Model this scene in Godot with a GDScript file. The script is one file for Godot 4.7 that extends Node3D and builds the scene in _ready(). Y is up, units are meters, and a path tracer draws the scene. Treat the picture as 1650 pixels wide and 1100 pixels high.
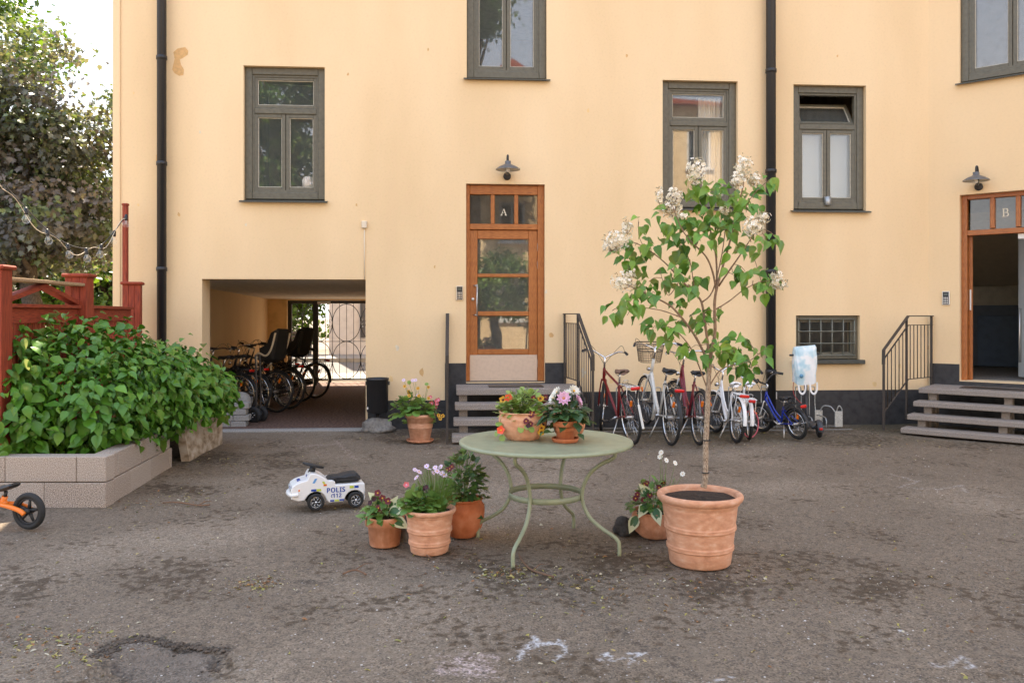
extends Node3D
# A courtyard in the shade of a yellow apartment house; sun from behind the house, sky light in the yard.
# The camera stands at x = 0, z = 0, 1.62 m up, and looks along -z.

const FOCAL := 1328.0      # focal length in pixels of the 1650 x 1100 photograph
const EYE := 1.62
const HORIZON := 505.0
const FACADE_Z := 11.77    # metres from the camera to the facade at x = 0
const FACADE_SLOPE := 0.0719

var M := {}
var wheel_cache := {}
var rng := RandomNumberGenerator.new()
var taken := {}

# ---------------------------------------------------------------- places
func at(px: float, py: float, depth: float) -> Vector3:
	return Vector3((px - 825.0) * depth / FOCAL, EYE - (py - HORIZON) * depth / FOCAL, -depth)

func on_ground(px: float, py: float) -> Vector3:
	var depth := FOCAL * EYE / (py - HORIZON)
	return Vector3((px - 825.0) * depth / FOCAL, 0.0, -depth)

func on_facade(px: float, py: float) -> Vector2:
	var u := (px - 825.0) / FOCAL
	var depth := FACADE_Z / (1.0 - FACADE_SLOPE * u)
	return Vector2(u * depth * sqrt(1.0 + FACADE_SLOPE * FACADE_SLOPE), EYE - (py - HORIZON) * depth / FOCAL)

# ---------------------------------------------------------------- nodes
func numbered(called: String) -> String:
	if not taken.has(called):
		taken[called] = 0
		return called
	taken[called] += 1
	return "%s_%03d" % [called, taken[called]]

func tag(o: Node3D, label: String, category: String, group := "") -> Node3D:
	o.set_meta("label", label)
	o.set_meta("category", category)
	if group:
		o.set_meta("group", group)
	return o

func thing(called: String, label: String, category: String, where := Vector3.ZERO, turn := 0.0, group := "") -> Node3D:
	var o := Node3D.new()
	o.name = numbered(called)
	add_child(o)
	o.position = where
	o.rotation.y = turn
	return tag(o, label, category, group)

func structure(o: Node3D) -> Node3D:
	o.set_meta("kind", "structure")
	return o

func holder(called: String, parent: Node3D) -> Node3D:
	var o := Node3D.new()
	o.name = called
	parent.add_child(o, true)
	return o

func put(st: SurfaceTool, called: String, m: Material, parent: Node3D) -> MeshInstance3D:
	st.generate_normals()
	var o := MeshInstance3D.new()
	o.mesh = st.commit()
	o.material_override = m
	o.name = numbered(called) if parent == self else called
	parent.add_child(o, true)
	return o

func put_mesh(mesh: Mesh, called: String, m: Material, parent: Node3D, x := Transform3D()) -> MeshInstance3D:
	var o := MeshInstance3D.new()
	o.mesh = mesh
	if m:
		o.material_override = m
	o.name = called
	o.transform = x
	parent.add_child(o, true)
	return o

func scatter(mesh: Mesh, m: Material, xs: Array, cols: Array, called: String, parent: Node3D) -> MultiMeshInstance3D:
	var mm := MultiMesh.new()
	mm.transform_format = MultiMesh.TRANSFORM_3D
	mm.use_colors = not cols.is_empty()
	mm.mesh = mesh
	mm.instance_count = xs.size()
	for i in xs.size():
		mm.set_instance_transform(i, xs[i])
		if mm.use_colors:
			mm.set_instance_color(i, cols[i])
	var o := MultiMeshInstance3D.new()
	o.multimesh = mm
	o.material_override = m
	o.name = numbered(called) if parent == self else called
	parent.add_child(o, true)
	o.set_meta("kind", "stuff")
	return o

# ---------------------------------------------------------------- shapes
func mk() -> SurfaceTool:
	var st := SurfaceTool.new()
	st.begin(Mesh.PRIMITIVE_TRIANGLES)
	return st

func tri(st: SurfaceTool, a: Vector3, b: Vector3, c: Vector3) -> void:
	st.add_vertex(a); st.add_vertex(c); st.add_vertex(b)

func quad(st: SurfaceTool, a: Vector3, b: Vector3, c: Vector3, d: Vector3) -> void:   # counter-clockwise seen from outside
	tri(st, a, b, c); tri(st, a, c, d)

func face(st: SurfaceTool, p: Array, out: Vector3) -> void:
	var n: Vector3 = (p[1] - p[0]).cross(p[2] - p[0])
	for i in range(1, p.size() - 1):
		if n.dot(out) >= 0.0:
			tri(st, p[0], p[i], p[i + 1])
		else:
			tri(st, p[0], p[i + 1], p[i])

func box(st: SurfaceTool, c: Vector3, s: Vector3, b := Basis()) -> void:
	st.set_smooth_group(-1)
	var h := s * 0.5
	for a in 3:
		for g in [-1.0, 1.0]:
			var p := []
			for k in [[-1, -1], [1, -1], [1, 1], [-1, 1]]:
				var v := Vector3.ZERO
				v[a] = h[a] * g
				v[(a + 1) % 3] = h[(a + 1) % 3] * k[0]
				v[(a + 2) % 3] = h[(a + 2) % 3] * k[1]
				p.append(c + b * v)
			var o := Vector3.ZERO
			o[a] = g
			face(st, p, b * o)

func span(st: SurfaceTool, lo: Vector3, hi: Vector3) -> void:
	box(st, (lo + hi) * 0.5, (hi - lo).abs())

func cbox(st: SurfaceTool, c: Vector3, s: Vector3, ch := 0.004, b := Basis()) -> void:   # box with chamfered edges
	st.set_smooth_group(-1)
	var h := s * 0.5
	ch = minf(ch, minf(h.x, minf(h.y, h.z)) * 0.9)
	var vert := func(sg: Vector3, a: int) -> Vector3:
		var v := Vector3(sg.x * (h.x - ch), sg.y * (h.y - ch), sg.z * (h.z - ch))
		v[a] = sg[a] * h[a]
		return c + b * v
	for a in 3:
		var a1 := (a + 1) % 3
		var a2 := (a + 2) % 3
		for g in [-1.0, 1.0]:
			var o := Vector3.ZERO
			o[a] = g
			var p := []
			for k in [[-1, -1], [1, -1], [1, 1], [-1, 1]]:
				var sg := Vector3.ZERO
				sg[a] = g; sg[a1] = k[0]; sg[a2] = k[1]
				p.append(vert.call(sg, a))
			face(st, p, b * o)
			for g2 in [-1.0, 1.0]:
				var lo := Vector3.ZERO
				lo[a] = g; lo[a1] = g2; lo[a2] = -1
				var hi := lo
				hi[a2] = 1
				var oo := Vector3.ZERO
				oo[a] = g; oo[a1] = g2
				face(st, [vert.call(lo, a), vert.call(hi, a), vert.call(hi, a1), vert.call(lo, a1)], b * oo)
	for x in [-1.0, 1.0]:
		for y in [-1.0, 1.0]:
			for z in [-1.0, 1.0]:
				var sg := Vector3(x, y, z)
				face(st, [vert.call(sg, 0), vert.call(sg, 1), vert.call(sg, 2)], b * sg)

func bar(st: SurfaceTool, a: Vector3, b: Vector3, w: float, t: float, up := Vector3.UP, ch := 0.003) -> void:   # a beam from a to b: w across, t along up
	var d := (b - a)
	var f := d.normalized()
	var side := f.cross(up).normalized()
	var u := side.cross(f)
	cbox(st, (a + b) * 0.5, Vector3(d.length(), t, w), ch, Basis(f, u, side))

func tube(st: SurfaceTool, p: Array, r, sides := 6, closed := false, group := 0) -> void:
	st.set_smooth_group(group)
	var n := p.size()
	var rings := []
	var last := Vector3.ZERO
	for i in n:
		var d: Vector3
		if closed:
			d = (p[(i + 1) % n] - p[(i - 1 + n) % n]).normalized()
		else:
			d = (p[mini(i + 1, n - 1)] - p[maxi(i - 1, 0)]).normalized()
		var u: Vector3
		if i == 0:
			u = d.cross(Vector3.UP if absf(d.y) < 0.9 else Vector3.RIGHT).normalized()
		else:
			u = (last - d * last.dot(d)).normalized()
		last = u
		var v := d.cross(u)
		var rad: float = r[i] if r is Array or r is PackedFloat32Array else r
		var ring := []
		for k in sides:
			var t := TAU * k / sides
			ring.append(p[i] + (u * cos(t) + v * sin(t)) * rad)
		rings.append(ring)
	for i in (n if closed else n - 1):
		var a: Array = rings[i]
		var b: Array = rings[(i + 1) % n]
		for k in sides:
			var k2 := (k + 1) % sides
			quad(st, a[k], a[k2], b[k2], b[k])
	if not closed:
		var d0: Vector3 = p[0] - p[1]
		face(st, rings[0], d0)
		var d1: Vector3 = p[n - 1] - p[n - 2]
		face(st, rings[n - 1], d1)

func smooth_path(p: Array, per := 5) -> Array:   # Catmull-Rom through the points
	var out := []
	for i in p.size() - 1:
		var a: Vector3 = p[maxi(i - 1, 0)]
		var d: Vector3 = p[mini(i + 2, p.size() - 1)]
		for k in per:
			var v: Vector3 = p[i]
			out.append(v.cubic_interpolate(p[i + 1], a, d, float(k) / per))
	out.append(p[p.size() - 1])
	return out

func lathe(st: SurfaceTool, prof: Array, segs := 24, x := Transform3D(), group := 0, wob := 0.0) -> void:   # prof: (radius, height), outside from the bottom up
	st.set_smooth_group(group)
	var rings := []
	for q in prof:
		var ring := []
		for k in segs:
			var t := TAU * k / segs
			var rr: float = q.x * (1.0 + wob * sin(t * 3.0 + q.y * 9.0))
			ring.append(x * Vector3(rr * cos(t), q.y, rr * sin(t)))
		rings.append(ring)
	for i in rings.size() - 1:
		for k in segs:
			var k2 := (k + 1) % segs
			if prof[i].x < 1e-5:
				tri(st, rings[i][k], rings[i + 1][k], rings[i + 1][k2])
			elif prof[i + 1].x < 1e-5:
				tri(st, rings[i][k], rings[i + 1][k], rings[i][k2])
			else:
				quad(st, rings[i][k], rings[i + 1][k], rings[i + 1][k2], rings[i][k2])

func torus(st: SurfaceTool, x: Transform3D, big: float, rx: float, ry: float, segs := 32, sides := 8) -> void:   # ring about the local z axis
	st.set_smooth_group(0)
	for i in segs:
		for k in sides:
			var q := []
			for e in [[0, 0], [1, 0], [1, 1], [0, 1]]:
				var t: float = TAU * (i + e[0]) / segs
				var s: float = TAU * (k + e[1]) / sides
				var rr: float = big + cos(s) * rx
				q.append(x * Vector3(cos(t) * rr, sin(t) * rr, sin(s) * ry))
			quad(st, q[0], q[1], q[2], q[3])

func extrude(st: SurfaceTool, p: Array, lo: float, hi: float, ch := 0.0, x := Transform3D()) -> void:   # outline in x, y; swept along z, edges chamfered
	st.set_smooth_group(-1)
	var poly := PackedVector2Array(p)
	if Geometry2D.is_polygon_clockwise(poly):
		poly.reverse()
	var n := poly.size()
	var ins := PackedVector2Array()
	for i in n:
		var e0 := (poly[i] - poly[(i - 1 + n) % n]).normalized()
		var e1 := (poly[(i + 1) % n] - poly[i]).normalized()
		var n0 := Vector2(-e0.y, e0.x)
		var n1 := Vector2(-e1.y, e1.x)
		var m := n0 + n1
		var k := maxf(1.0 + n0.dot(n1), 0.4)
		ins.append(poly[i] + m / k * ch)
	var v3 := func(q: Vector2, z: float) -> Vector3: return x * Vector3(q.x, q.y, z)
	for i in n:
		var j := (i + 1) % n
		quad(st, v3.call(poly[i], hi - ch), v3.call(poly[i], lo + ch), v3.call(poly[j], lo + ch), v3.call(poly[j], hi - ch))
		if ch > 0.0:
			quad(st, v3.call(ins[i], hi), v3.call(poly[i], hi - ch), v3.call(poly[j], hi - ch), v3.call(ins[j], hi))
			quad(st, v3.call(poly[i], lo + ch), v3.call(ins[i], lo), v3.call(ins[j], lo), v3.call(poly[j], lo + ch))
	var t := Geometry2D.triangulate_polygon(ins)
	if t.is_empty():
		t = Geometry2D.triangulate_polygon(poly)
	for i in range(0, t.size(), 3):
		var a := ins[t[i]]
		var b := ins[t[i + 1]]
		var c := ins[t[i + 2]]
		var up: Vector3 = x.basis.z
		face(st, [v3.call(a, hi), v3.call(b, hi), v3.call(c, hi)], up)
		face(st, [v3.call(a, lo), v3.call(b, lo), v3.call(c, lo)], -up)

func wall_with_holes(st: SurfaceTool, lo: Vector2, hi: Vector2, holes: Array, z_front: float, z_back: float) -> void:   # holes: Rect2 list
	st.set_smooth_group(-1)
	var xs := [lo.x, hi.x]
	var ys := [lo.y, hi.y]
	for h in holes:
		for v in [h.position.x, h.end.x]:
			if v > lo.x and v < hi.x and not xs.has(v): xs.append(v)
		for v in [h.position.y, h.end.y]:
			if v > lo.y and v < hi.y and not ys.has(v): ys.append(v)
	xs.sort()
	ys.sort()
	var nx := xs.size() - 1
	var ny := ys.size() - 1
	var solid := func(i: int, j: int) -> bool:
		if i < 0 or j < 0 or i >= nx or j >= ny: return false
		var c := Vector2((xs[i] + xs[i + 1]) * 0.5, (ys[j] + ys[j + 1]) * 0.5)
		for h in holes:
			if h.has_point(c): return false
		return true
	for i in nx:
		for j in ny:
			if not solid.call(i, j): continue
			var a := Vector3(xs[i], ys[j], z_front)
			var b := Vector3(xs[i + 1], ys[j], z_front)
			var c := Vector3(xs[i + 1], ys[j + 1], z_front)
			var d := Vector3(xs[i], ys[j + 1], z_front)
			var k := Vector3(0, 0, z_back - z_front)
			face(st, [a, b, c, d], Vector3.BACK)
			face(st, [a + k, b + k, c + k, d + k], Vector3.FORWARD)
			if not solid.call(i - 1, j): face(st, [a, d, d + k, a + k], Vector3.LEFT)
			if not solid.call(i + 1, j): face(st, [b, c, c + k, b + k], Vector3.RIGHT)
			if not solid.call(i, j - 1): face(st, [a, b, b + k, a + k], Vector3.DOWN)
			if not solid.call(i, j + 1): face(st, [d, c, c + k, d + k], Vector3.UP)

# ---------------------------------------------------------------- textures and materials
func lin(r: float, g: float, b: float) -> Color:
	return Color(r, g, b).linear_to_srgb()

func noise(sd: int, freq: float, octaves := 4, kind := FastNoiseLite.TYPE_SIMPLEX_SMOOTH) -> FastNoiseLite:
	var n := FastNoiseLite.new()
	n.seed = sd
	n.frequency = freq
	n.noise_type = kind
	n.fractal_octaves = octaves
	n.fractal_type = FastNoiseLite.FRACTAL_FBM if octaves > 1 else FastNoiseLite.FRACTAL_NONE
	return n

func grey(n: FastNoiseLite, w: int, h: int) -> Image:
	return n.get_seamless_image(w, h)

func ramp_tex(n: FastNoiseLite, w: int, h: int, stops: Array) -> ImageTexture:   # stops: [position, linear colour]
	var g := Gradient.new()
	g.offsets = PackedFloat32Array(stops.map(func(s): return s[0]))
	g.colors = PackedColorArray(stops.map(func(s): return s[1]))
	var lut := PackedByteArray()
	for i in 256:
		var c: Color = g.sample(i / 255.0).linear_to_srgb()
		lut.append_array([int(clampf(c.r, 0, 1) * 255), int(clampf(c.g, 0, 1) * 255), int(clampf(c.b, 0, 1) * 255)])
	var src := grey(n, w, h)
	src.convert(Image.FORMAT_L8)
	var d := src.get_data()
	var out := PackedByteArray()
	out.resize(w * h * 3)
	for i in w * h:
		var k := d[i] * 3
		out[i * 3] = lut[k]
		out[i * 3 + 1] = lut[k + 1]
		out[i * 3 + 2] = lut[k + 2]
	return ImageTexture.create_from_image(Image.create_from_data(w, h, false, Image.FORMAT_RGB8, out))

func plain(c: Color, rough := 0.6, metal := 0.0) -> StandardMaterial3D:
	var m := StandardMaterial3D.new()
	m.albedo_color = c.linear_to_srgb()
	m.roughness = rough
	m.metallic = metal
	return m

func grained(tex: Texture2D, scale: Vector3, rough := 0.8, bump: Texture2D = null, depth := 0.3, world := true) -> StandardMaterial3D:
	var m := StandardMaterial3D.new()
	m.albedo_texture = tex
	m.roughness = rough
	m.uv1_triplanar = true
	m.uv1_world_triplanar = world
	m.uv1_scale = scale
	if bump:
		m.heightmap_enabled = true
		m.heightmap_texture = bump
		m.heightmap_scale = depth
	return m

func varied(c: Color, amount := 0.25, scale := 8.0, rough := 0.6, sd := 1, bump := 0.0) -> StandardMaterial3D:   # one colour with soft grain and blotches
	var t := ramp_tex(noise(sd, 0.02, 5), 256, 256, [[0.15, c * (1.0 - amount)], [0.5, c], [0.9, c * (1.0 + amount * 0.6)]])
	var m := grained(t, Vector3.ONE * scale, rough, null, 0.0, false)
	if bump > 0.0:
		m.heightmap_enabled = true
		m.heightmap_texture = t
		m.heightmap_scale = bump
	return m

func leafy(c: Color, back := 0.55, rough := 0.45) -> StandardMaterial3D:
	var m := plain(c, rough)
	m.backlight_enabled = true
	m.backlight = Color(back, back, back * 0.6)
	m.cull_mode = BaseMaterial3D.CULL_DISABLED
	return m

func coloured_leaf(back := 0.55, rough := 0.45) -> StandardMaterial3D:
	var m := leafy(Color(1, 1, 1), back, rough)
	m.vertex_color_use_as_albedo = true
	return m

func glass(alpha := 0.04, spec := 0.6) -> StandardMaterial3D:
	var m := StandardMaterial3D.new()
	m.albedo_color = Color(0.9, 0.95, 0.93, alpha)
	m.transparency = BaseMaterial3D.TRANSPARENCY_ALPHA
	m.roughness = 0.02
	m.metallic_specular = spec
	return m

func _ready() -> void:
	rng.seed = 7
	# camera: level, with the lens shifted down a little
	var cam := Camera3D.new()
	cam.name = "camera"
	cam.position = Vector3(0, EYE, 0)
	cam.projection = Camera3D.PROJECTION_FRUSTUM
	cam.near = 0.1
	cam.far = 400.0
	cam.size = 0.1 * 1100.0 / FOCAL
	cam.frustum_offset = Vector2(0, -(550.0 - HORIZON) / FOCAL * 0.1)
	add_child(cam)
	cam.current = true
	# sky and sun
	var sky_mat := ProceduralSkyMaterial.new()
	sky_mat.sky_top_color = lin(0.44, 0.54, 0.75)
	sky_mat.sky_horizon_color = lin(0.96, 0.93, 0.88)
	sky_mat.sky_curve = 0.22
	sky_mat.ground_bottom_color = lin(0.2, 0.18, 0.15)
	sky_mat.ground_horizon_color = lin(0.5, 0.48, 0.45)
	sky_mat.sun_angle_max = 1.0
	var sky := Sky.new()
	sky.sky_material = sky_mat
	var env := Environment.new()
	env.background_mode = Environment.BG_SKY
	env.sky = sky
	env.background_energy_multiplier = 0.55
	env.tonemap_mode = Environment.TONE_MAPPER_LINEAR
	env.tonemap_exposure = 5.4
	env.sdfgi_enabled = true
	env.ssao_enabled = true
	env.ssil_enabled = true
	var we := WorldEnvironment.new()
	we.name = "world_environment"
	we.environment = env
	add_child(we)
	var sun := DirectionalLight3D.new()
	sun.name = "sun"
	sun.light_energy = 1.3
	sun.light_color = Color(1.0, 0.94, 0.85)
	sun.light_angular_distance = 0.5
	sun.shadow_enabled = true
	add_child(sun)
	var az := deg_to_rad(17.5)
	var el := deg_to_rad(56.0)
	var to_sun := Vector3(-sin(az) * cos(el), sin(el), -cos(az) * cos(el))
	sun.look_at_from_position(to_sun * 60.0, Vector3.ZERO, Vector3.UP)

	materials()
	ground()
	apartment_house()
	gatehouse_street()
	opposite_house()
	door_steps()
	fence()
	planter_and_shrubs()
	trees()
	wall_fittings()
	passage_bicycles()
	parked_bicycles()
	table_and_pots()
	lilac()
	toys()
	litter()

func materials() -> void:
	var fine := noise(11, 0.09, 4)
	var fine_bump := ImageTexture.create_from_image(grey(fine, 256, 256))
	M.fine_bump = fine_bump
	var yellow := Color(0.82, 0.607, 0.358)
	var pl := ramp_tex(noise(21, 0.006, 5), 512, 512, [[0.1, yellow * Color(0.94, 0.93, 0.905)], [0.5, yellow], [0.9, yellow * Color(1.04, 1.06, 1.09)]])
	M.plaster = grained(pl, Vector3(0.22, 0.07, 0.22), 0.9, null)
	M.plaster.detail_enabled = true
	M.plaster.detail_blend_mode = BaseMaterial3D.BLEND_MODE_MUL
	M.plaster.detail_albedo = ramp_tex(noise(22, 0.05, 4), 512, 512, [[0.05, Color(0.93, 0.925, 0.915)], [0.35, Color(0.985, 0.985, 0.985)], [0.8, Color(1, 1, 1)]])
	M.plaster.detail_uv_layer = BaseMaterial3D.DETAIL_UV_2
	M.plaster.uv2_triplanar = true
	M.plaster.uv2_world_triplanar = true
	M.plaster.uv2_scale = Vector3.ONE * 0.9
	M.plaster.heightmap_enabled = true
	M.plaster.heightmap_texture = pl
	M.plaster.heightmap_scale = 0.8
	M.plaster_patch = varied(Color(0.66, 0.40, 0.17), 0.12, 3.0, 0.95, 31)
	M.plaster_pale = varied(Color(0.72, 0.62, 0.47), 0.12, 1.5, 0.95, 32)
	M.plaster_white = varied(Color(0.70, 0.66, 0.58), 0.12, 1.2, 0.95, 33)
	M.ochre = varied(Color(0.80, 0.56, 0.27), 0.12, 0.6, 0.9, 34)
	M.plinth = varied(Color(0.036, 0.034, 0.034), 0.35, 1.4, 0.75, 35, 0.2)
	M.frame = varied(Color(0.118, 0.108, 0.076), 0.18, 2.5, 0.5, 36)
	M.frame_dark = varied(Color(0.06, 0.06, 0.048), 0.18, 2.5, 0.5, 37)
	M.putty = varied(Color(0.55, 0.50, 0.40), 0.25, 9.0, 0.8, 38)
	M.glass = glass(0.02, 0.9)
	M.clear_glass = glass(0.03, 0.5)
	M.iron_black = varied(Color(0.018, 0.018, 0.02), 0.3, 5.0, 0.42, 39)
	M.iron_brown = varied(Color(0.045, 0.034, 0.026), 0.35, 6.0, 0.55, 40)
	var wood := ramp_tex(noise(41, 0.03, 5), 256, 256, [[0.15, Color(0.24, 0.066, 0.012)], [0.45, Color(0.36, 0.115, 0.022)], [0.85, Color(0.46, 0.165, 0.04)]])
	M.wood_v = grained(wood, Vector3(14, 1.1, 14), 0.42)
	M.wood_h = grained(wood, Vector3(1.1, 14, 14), 0.42)
	var red := ramp_tex(noise(42, 0.03, 5), 256, 256, [[0.1, Color(0.15, 0.02, 0.008)], [0.45, Color(0.25, 0.036, 0.013)], [0.85, Color(0.33, 0.055, 0.02)]])
	M.red_v = grained(red, Vector3(7, 0.6, 7), 0.75, red, 0.15)
	M.red_h = grained(red, Vector3(1.0, 7, 1.0), 0.75, red, 0.15)
	M.bare_wood = grained(ramp_tex(noise(43, 0.03, 5), 256, 256, [[0.1, Color(0.20, 0.12, 0.06)], [0.5, Color(0.38, 0.25, 0.14)], [0.9, Color(0.5, 0.36, 0.22)]]), Vector3(1, 8, 8), 0.85)
	M.steel = plain(Color(0.62, 0.60, 0.57), 0.35, 0.9)
	M.brass = plain(Color(0.62, 0.52, 0.36), 0.35, 0.9)
	M.chrome = plain(Color(0.70, 0.70, 0.70), 0.22, 1.0)
	M.galvanised = varied(Color(0.42, 0.43, 0.42), 0.25, 6.0, 0.45, 44)
	M.galvanised.metallic = 0.7
	M.kick_plate = varied(Color(0.56, 0.46, 0.38), 0.06, 3.0, 0.4, 45)
	M.kick_plate.metallic = 0.35
	var granite := ramp_tex(noise(46, 0.14, 4), 512, 512, [[0.25, Color(0.07, 0.058, 0.048)], [0.42, Color(0.22, 0.18, 0.15)], [0.58, Color(0.30, 0.255, 0.215)], [0.78, Color(0.50, 0.45, 0.40)]])
	M.granite = grained(granite, Vector3.ONE * 1.6, 0.85, granite, 0.12)
	var conc := ramp_tex(noise(47, 0.15, 4), 512, 512, [[0.18, Color(0.11, 0.085, 0.07)], [0.36, Color(0.31, 0.255, 0.21)], [0.56, Color(0.44, 0.37, 0.305)], [0.78, Color(0.62, 0.54, 0.46)]])
	M.block = grained(conc, Vector3.ONE * 1.5, 0.95, conc, 0.35)
	M.block_b = grained(ramp_tex(noise(48, 0.13, 4), 512, 512, [[0.18, Color(0.10, 0.078, 0.062)], [0.38, Color(0.29, 0.235, 0.19)], [0.58, Color(0.41, 0.34, 0.28)], [0.8, Color(0.58, 0.50, 0.42)]]), Vector3.ONE * 1.3, 0.95, conc, 0.35)
	M.block_grey = grained(ramp_tex(noise(49, 0.13, 4), 512, 512, [[0.2, Color(0.12, 0.11, 0.10)], [0.5, Color(0.30, 0.285, 0.26)], [0.85, Color(0.46, 0.44, 0.41)]]), Vector3.ONE * 1.5, 0.95, conc, 0.3)
	M.slab = grained(ramp_tex(noise(50, 0.02, 5), 512, 512, [[0.12, Color(0.20, 0.135, 0.08)], [0.4, Color(0.34, 0.26, 0.175)], [0.62, Color(0.43, 0.35, 0.265)], [0.9, Color(0.5, 0.43, 0.34)]]), Vector3(0.55, 0.9, 0.55), 0.95, conc, 0.2)
	var clay := ramp_tex(noise(51, 0.016, 5), 512, 512, [[0.1, Color(0.42, 0.165, 0.08)], [0.45, Color(0.55, 0.235, 0.12)], [0.7, Color(0.60, 0.275, 0.15)], [0.95, Color(0.68, 0.38, 0.24)]])
	M.clay = grained(clay, Vector3(2.2, 1.6, 2.2), 0.9, fine_bump, 0.12, false)
	M.clay_pale = grained(ramp_tex(noise(52, 0.016, 5), 512, 512, [[0.08, Color(0.46, 0.215, 0.12)], [0.42, Color(0.60, 0.295, 0.17)], [0.65, Color(0.645, 0.34, 0.205)], [0.92, Color(0.72, 0.45, 0.31)]]), Vector3(1.5, 2.4, 1.5), 0.92, fine_bump, 0.15, false)
	M.clay_red = grained(ramp_tex(noise(53, 0.016, 5), 256, 256, [[0.15, Color(0.36, 0.10, 0.035)], [0.5, Color(0.50, 0.155, 0.058)], [0.9, Color(0.60, 0.24, 0.12)]]), Vector3(2.2, 1.6, 2.2), 0.85, fine_bump, 0.08, false)
	M.soil = varied(Color(0.035, 0.021, 0.013), 0.6, 7.0, 1.0, 54, 1.2)
	M.green_paint = varied(Color(0.275, 0.305, 0.195), 0.14, 1.6, 0.42, 55)
	M.bark = grained(ramp_tex(noise(57, 0.05, 4), 256, 256, [[0.15, Color(0.10, 0.065, 0.04)], [0.5, Color(0.32, 0.235, 0.16)], [0.85, Color(0.5, 0.41, 0.31)]]), Vector3(9, 3, 9), 0.9, fine_bump, 0.2)
	M.dark_bark = grained(ramp_tex(noise(58, 0.05, 4), 256, 256, [[0.15, Color(0.03, 0.022, 0.016)], [0.5, Color(0.085, 0.065, 0.048)], [0.85, Color(0.15, 0.125, 0.1)]]), Vector3(3, 0.8, 3), 0.95, fine_bump, 1.0)
	M.rubber = varied(Color(0.016, 0.016, 0.016), 0.3, 12.0, 0.75, 59)
	M.black = plain(Color(0.014, 0.014, 0.015), 0.45)
	M.black_soft = varied(Color(0.022, 0.021, 0.021), 0.3, 10.0, 0.7, 60)
	M.white_plastic = plain(Color(0.76, 0.75, 0.73), 0.32)
	M.red_lens = plain(Color(0.55, 0.015, 0.01), 0.2)
	M.orange_lens = plain(Color(0.75, 0.17, 0.01), 0.25)
	M.stone = varied(Color(0.23, 0.205, 0.175), 0.45, 4.0, 0.95, 61, 0.8)
	M.stone_dark = varied(Color(0.055, 0.05, 0.047), 0.4, 7.0, 0.9, 62, 0.5)
	M.stem = leafy(Color(0.13, 0.20, 0.04), 0.3)
	M.twig = varied(Color(0.17, 0.095, 0.055), 0.3, 9.0, 0.85, 63)
	M.leaf = coloured_leaf()
	M.tree_leaf = coloured_leaf(0.9, 0.4)
	M.letter = plain(Color(0.72, 0.64, 0.48), 0.5)

# ---------------------------------------------------------------- ground
var gimg: PackedByteArray
const GW := 1536
const GH := 1152
const GX0 := -7.0
const GZ0 := 2.0
const GPM := 96.0

func gpix(x: float, depth: float, c: Color, k: float) -> void:
	var i := int((x - GX0) * GPM)
	var j := GH - 1 - int((depth - GZ0) * GPM)
	if i < 0 or j < 0 or i >= GW or j >= GH: return
	var o := (j * GW + i) * 3
	gimg[o] = int(lerpf(gimg[o], c.r * 255.0, k))
	gimg[o + 1] = int(lerpf(gimg[o + 1], c.g * 255.0, k))
	gimg[o + 2] = int(lerpf(gimg[o + 2], c.b * 255.0, k))

func chalk(p: Array, width: float, c: Color, k: float, dense := 1.0) -> void:   # a hand-drawn chalk line through photo points on the ground
	for i in p.size() - 1:
		var a := on_ground(p[i][0], p[i][1])
		var b := on_ground(p[i + 1][0], p[i + 1][1])
		var n := int(a.distance_to(b) * 900.0 * dense) + 2
		for s in n:
			var q := a.lerp(b, float(s) / n)
			if rng.randf() < 0.55:
				var wob := 0.02 * sin(q.x * 31.0 + q.z * 23.0) + 0.012 * sin(q.x * 83.0 - q.z * 61.0)
				gpix(q.x + wob + rng.randfn(0, width * 0.45), -q.z + wob * 0.7 + rng.randfn(0, width * 0.45), c, k * rng.randf_range(0.1, 0.85))

func ground_height(x: float, depth: float, n: FastNoiseLite) -> float:
	var h := n.get_noise_2d(x, depth) * 0.012
	# the sunken patch at the lower left
	var c := on_ground(262, 1075)
	var e := Vector2((x - c.x) / 0.28, (depth + c.z) / 0.22)
	var r := e.length() + n.get_noise_2d(x * 9.0 + 40.0, depth * 9.0) * 0.35
	h -= 0.03 * clampf((1.08 - r) / 0.12, 0.0, 1.0)
	return h - 0.012

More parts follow.
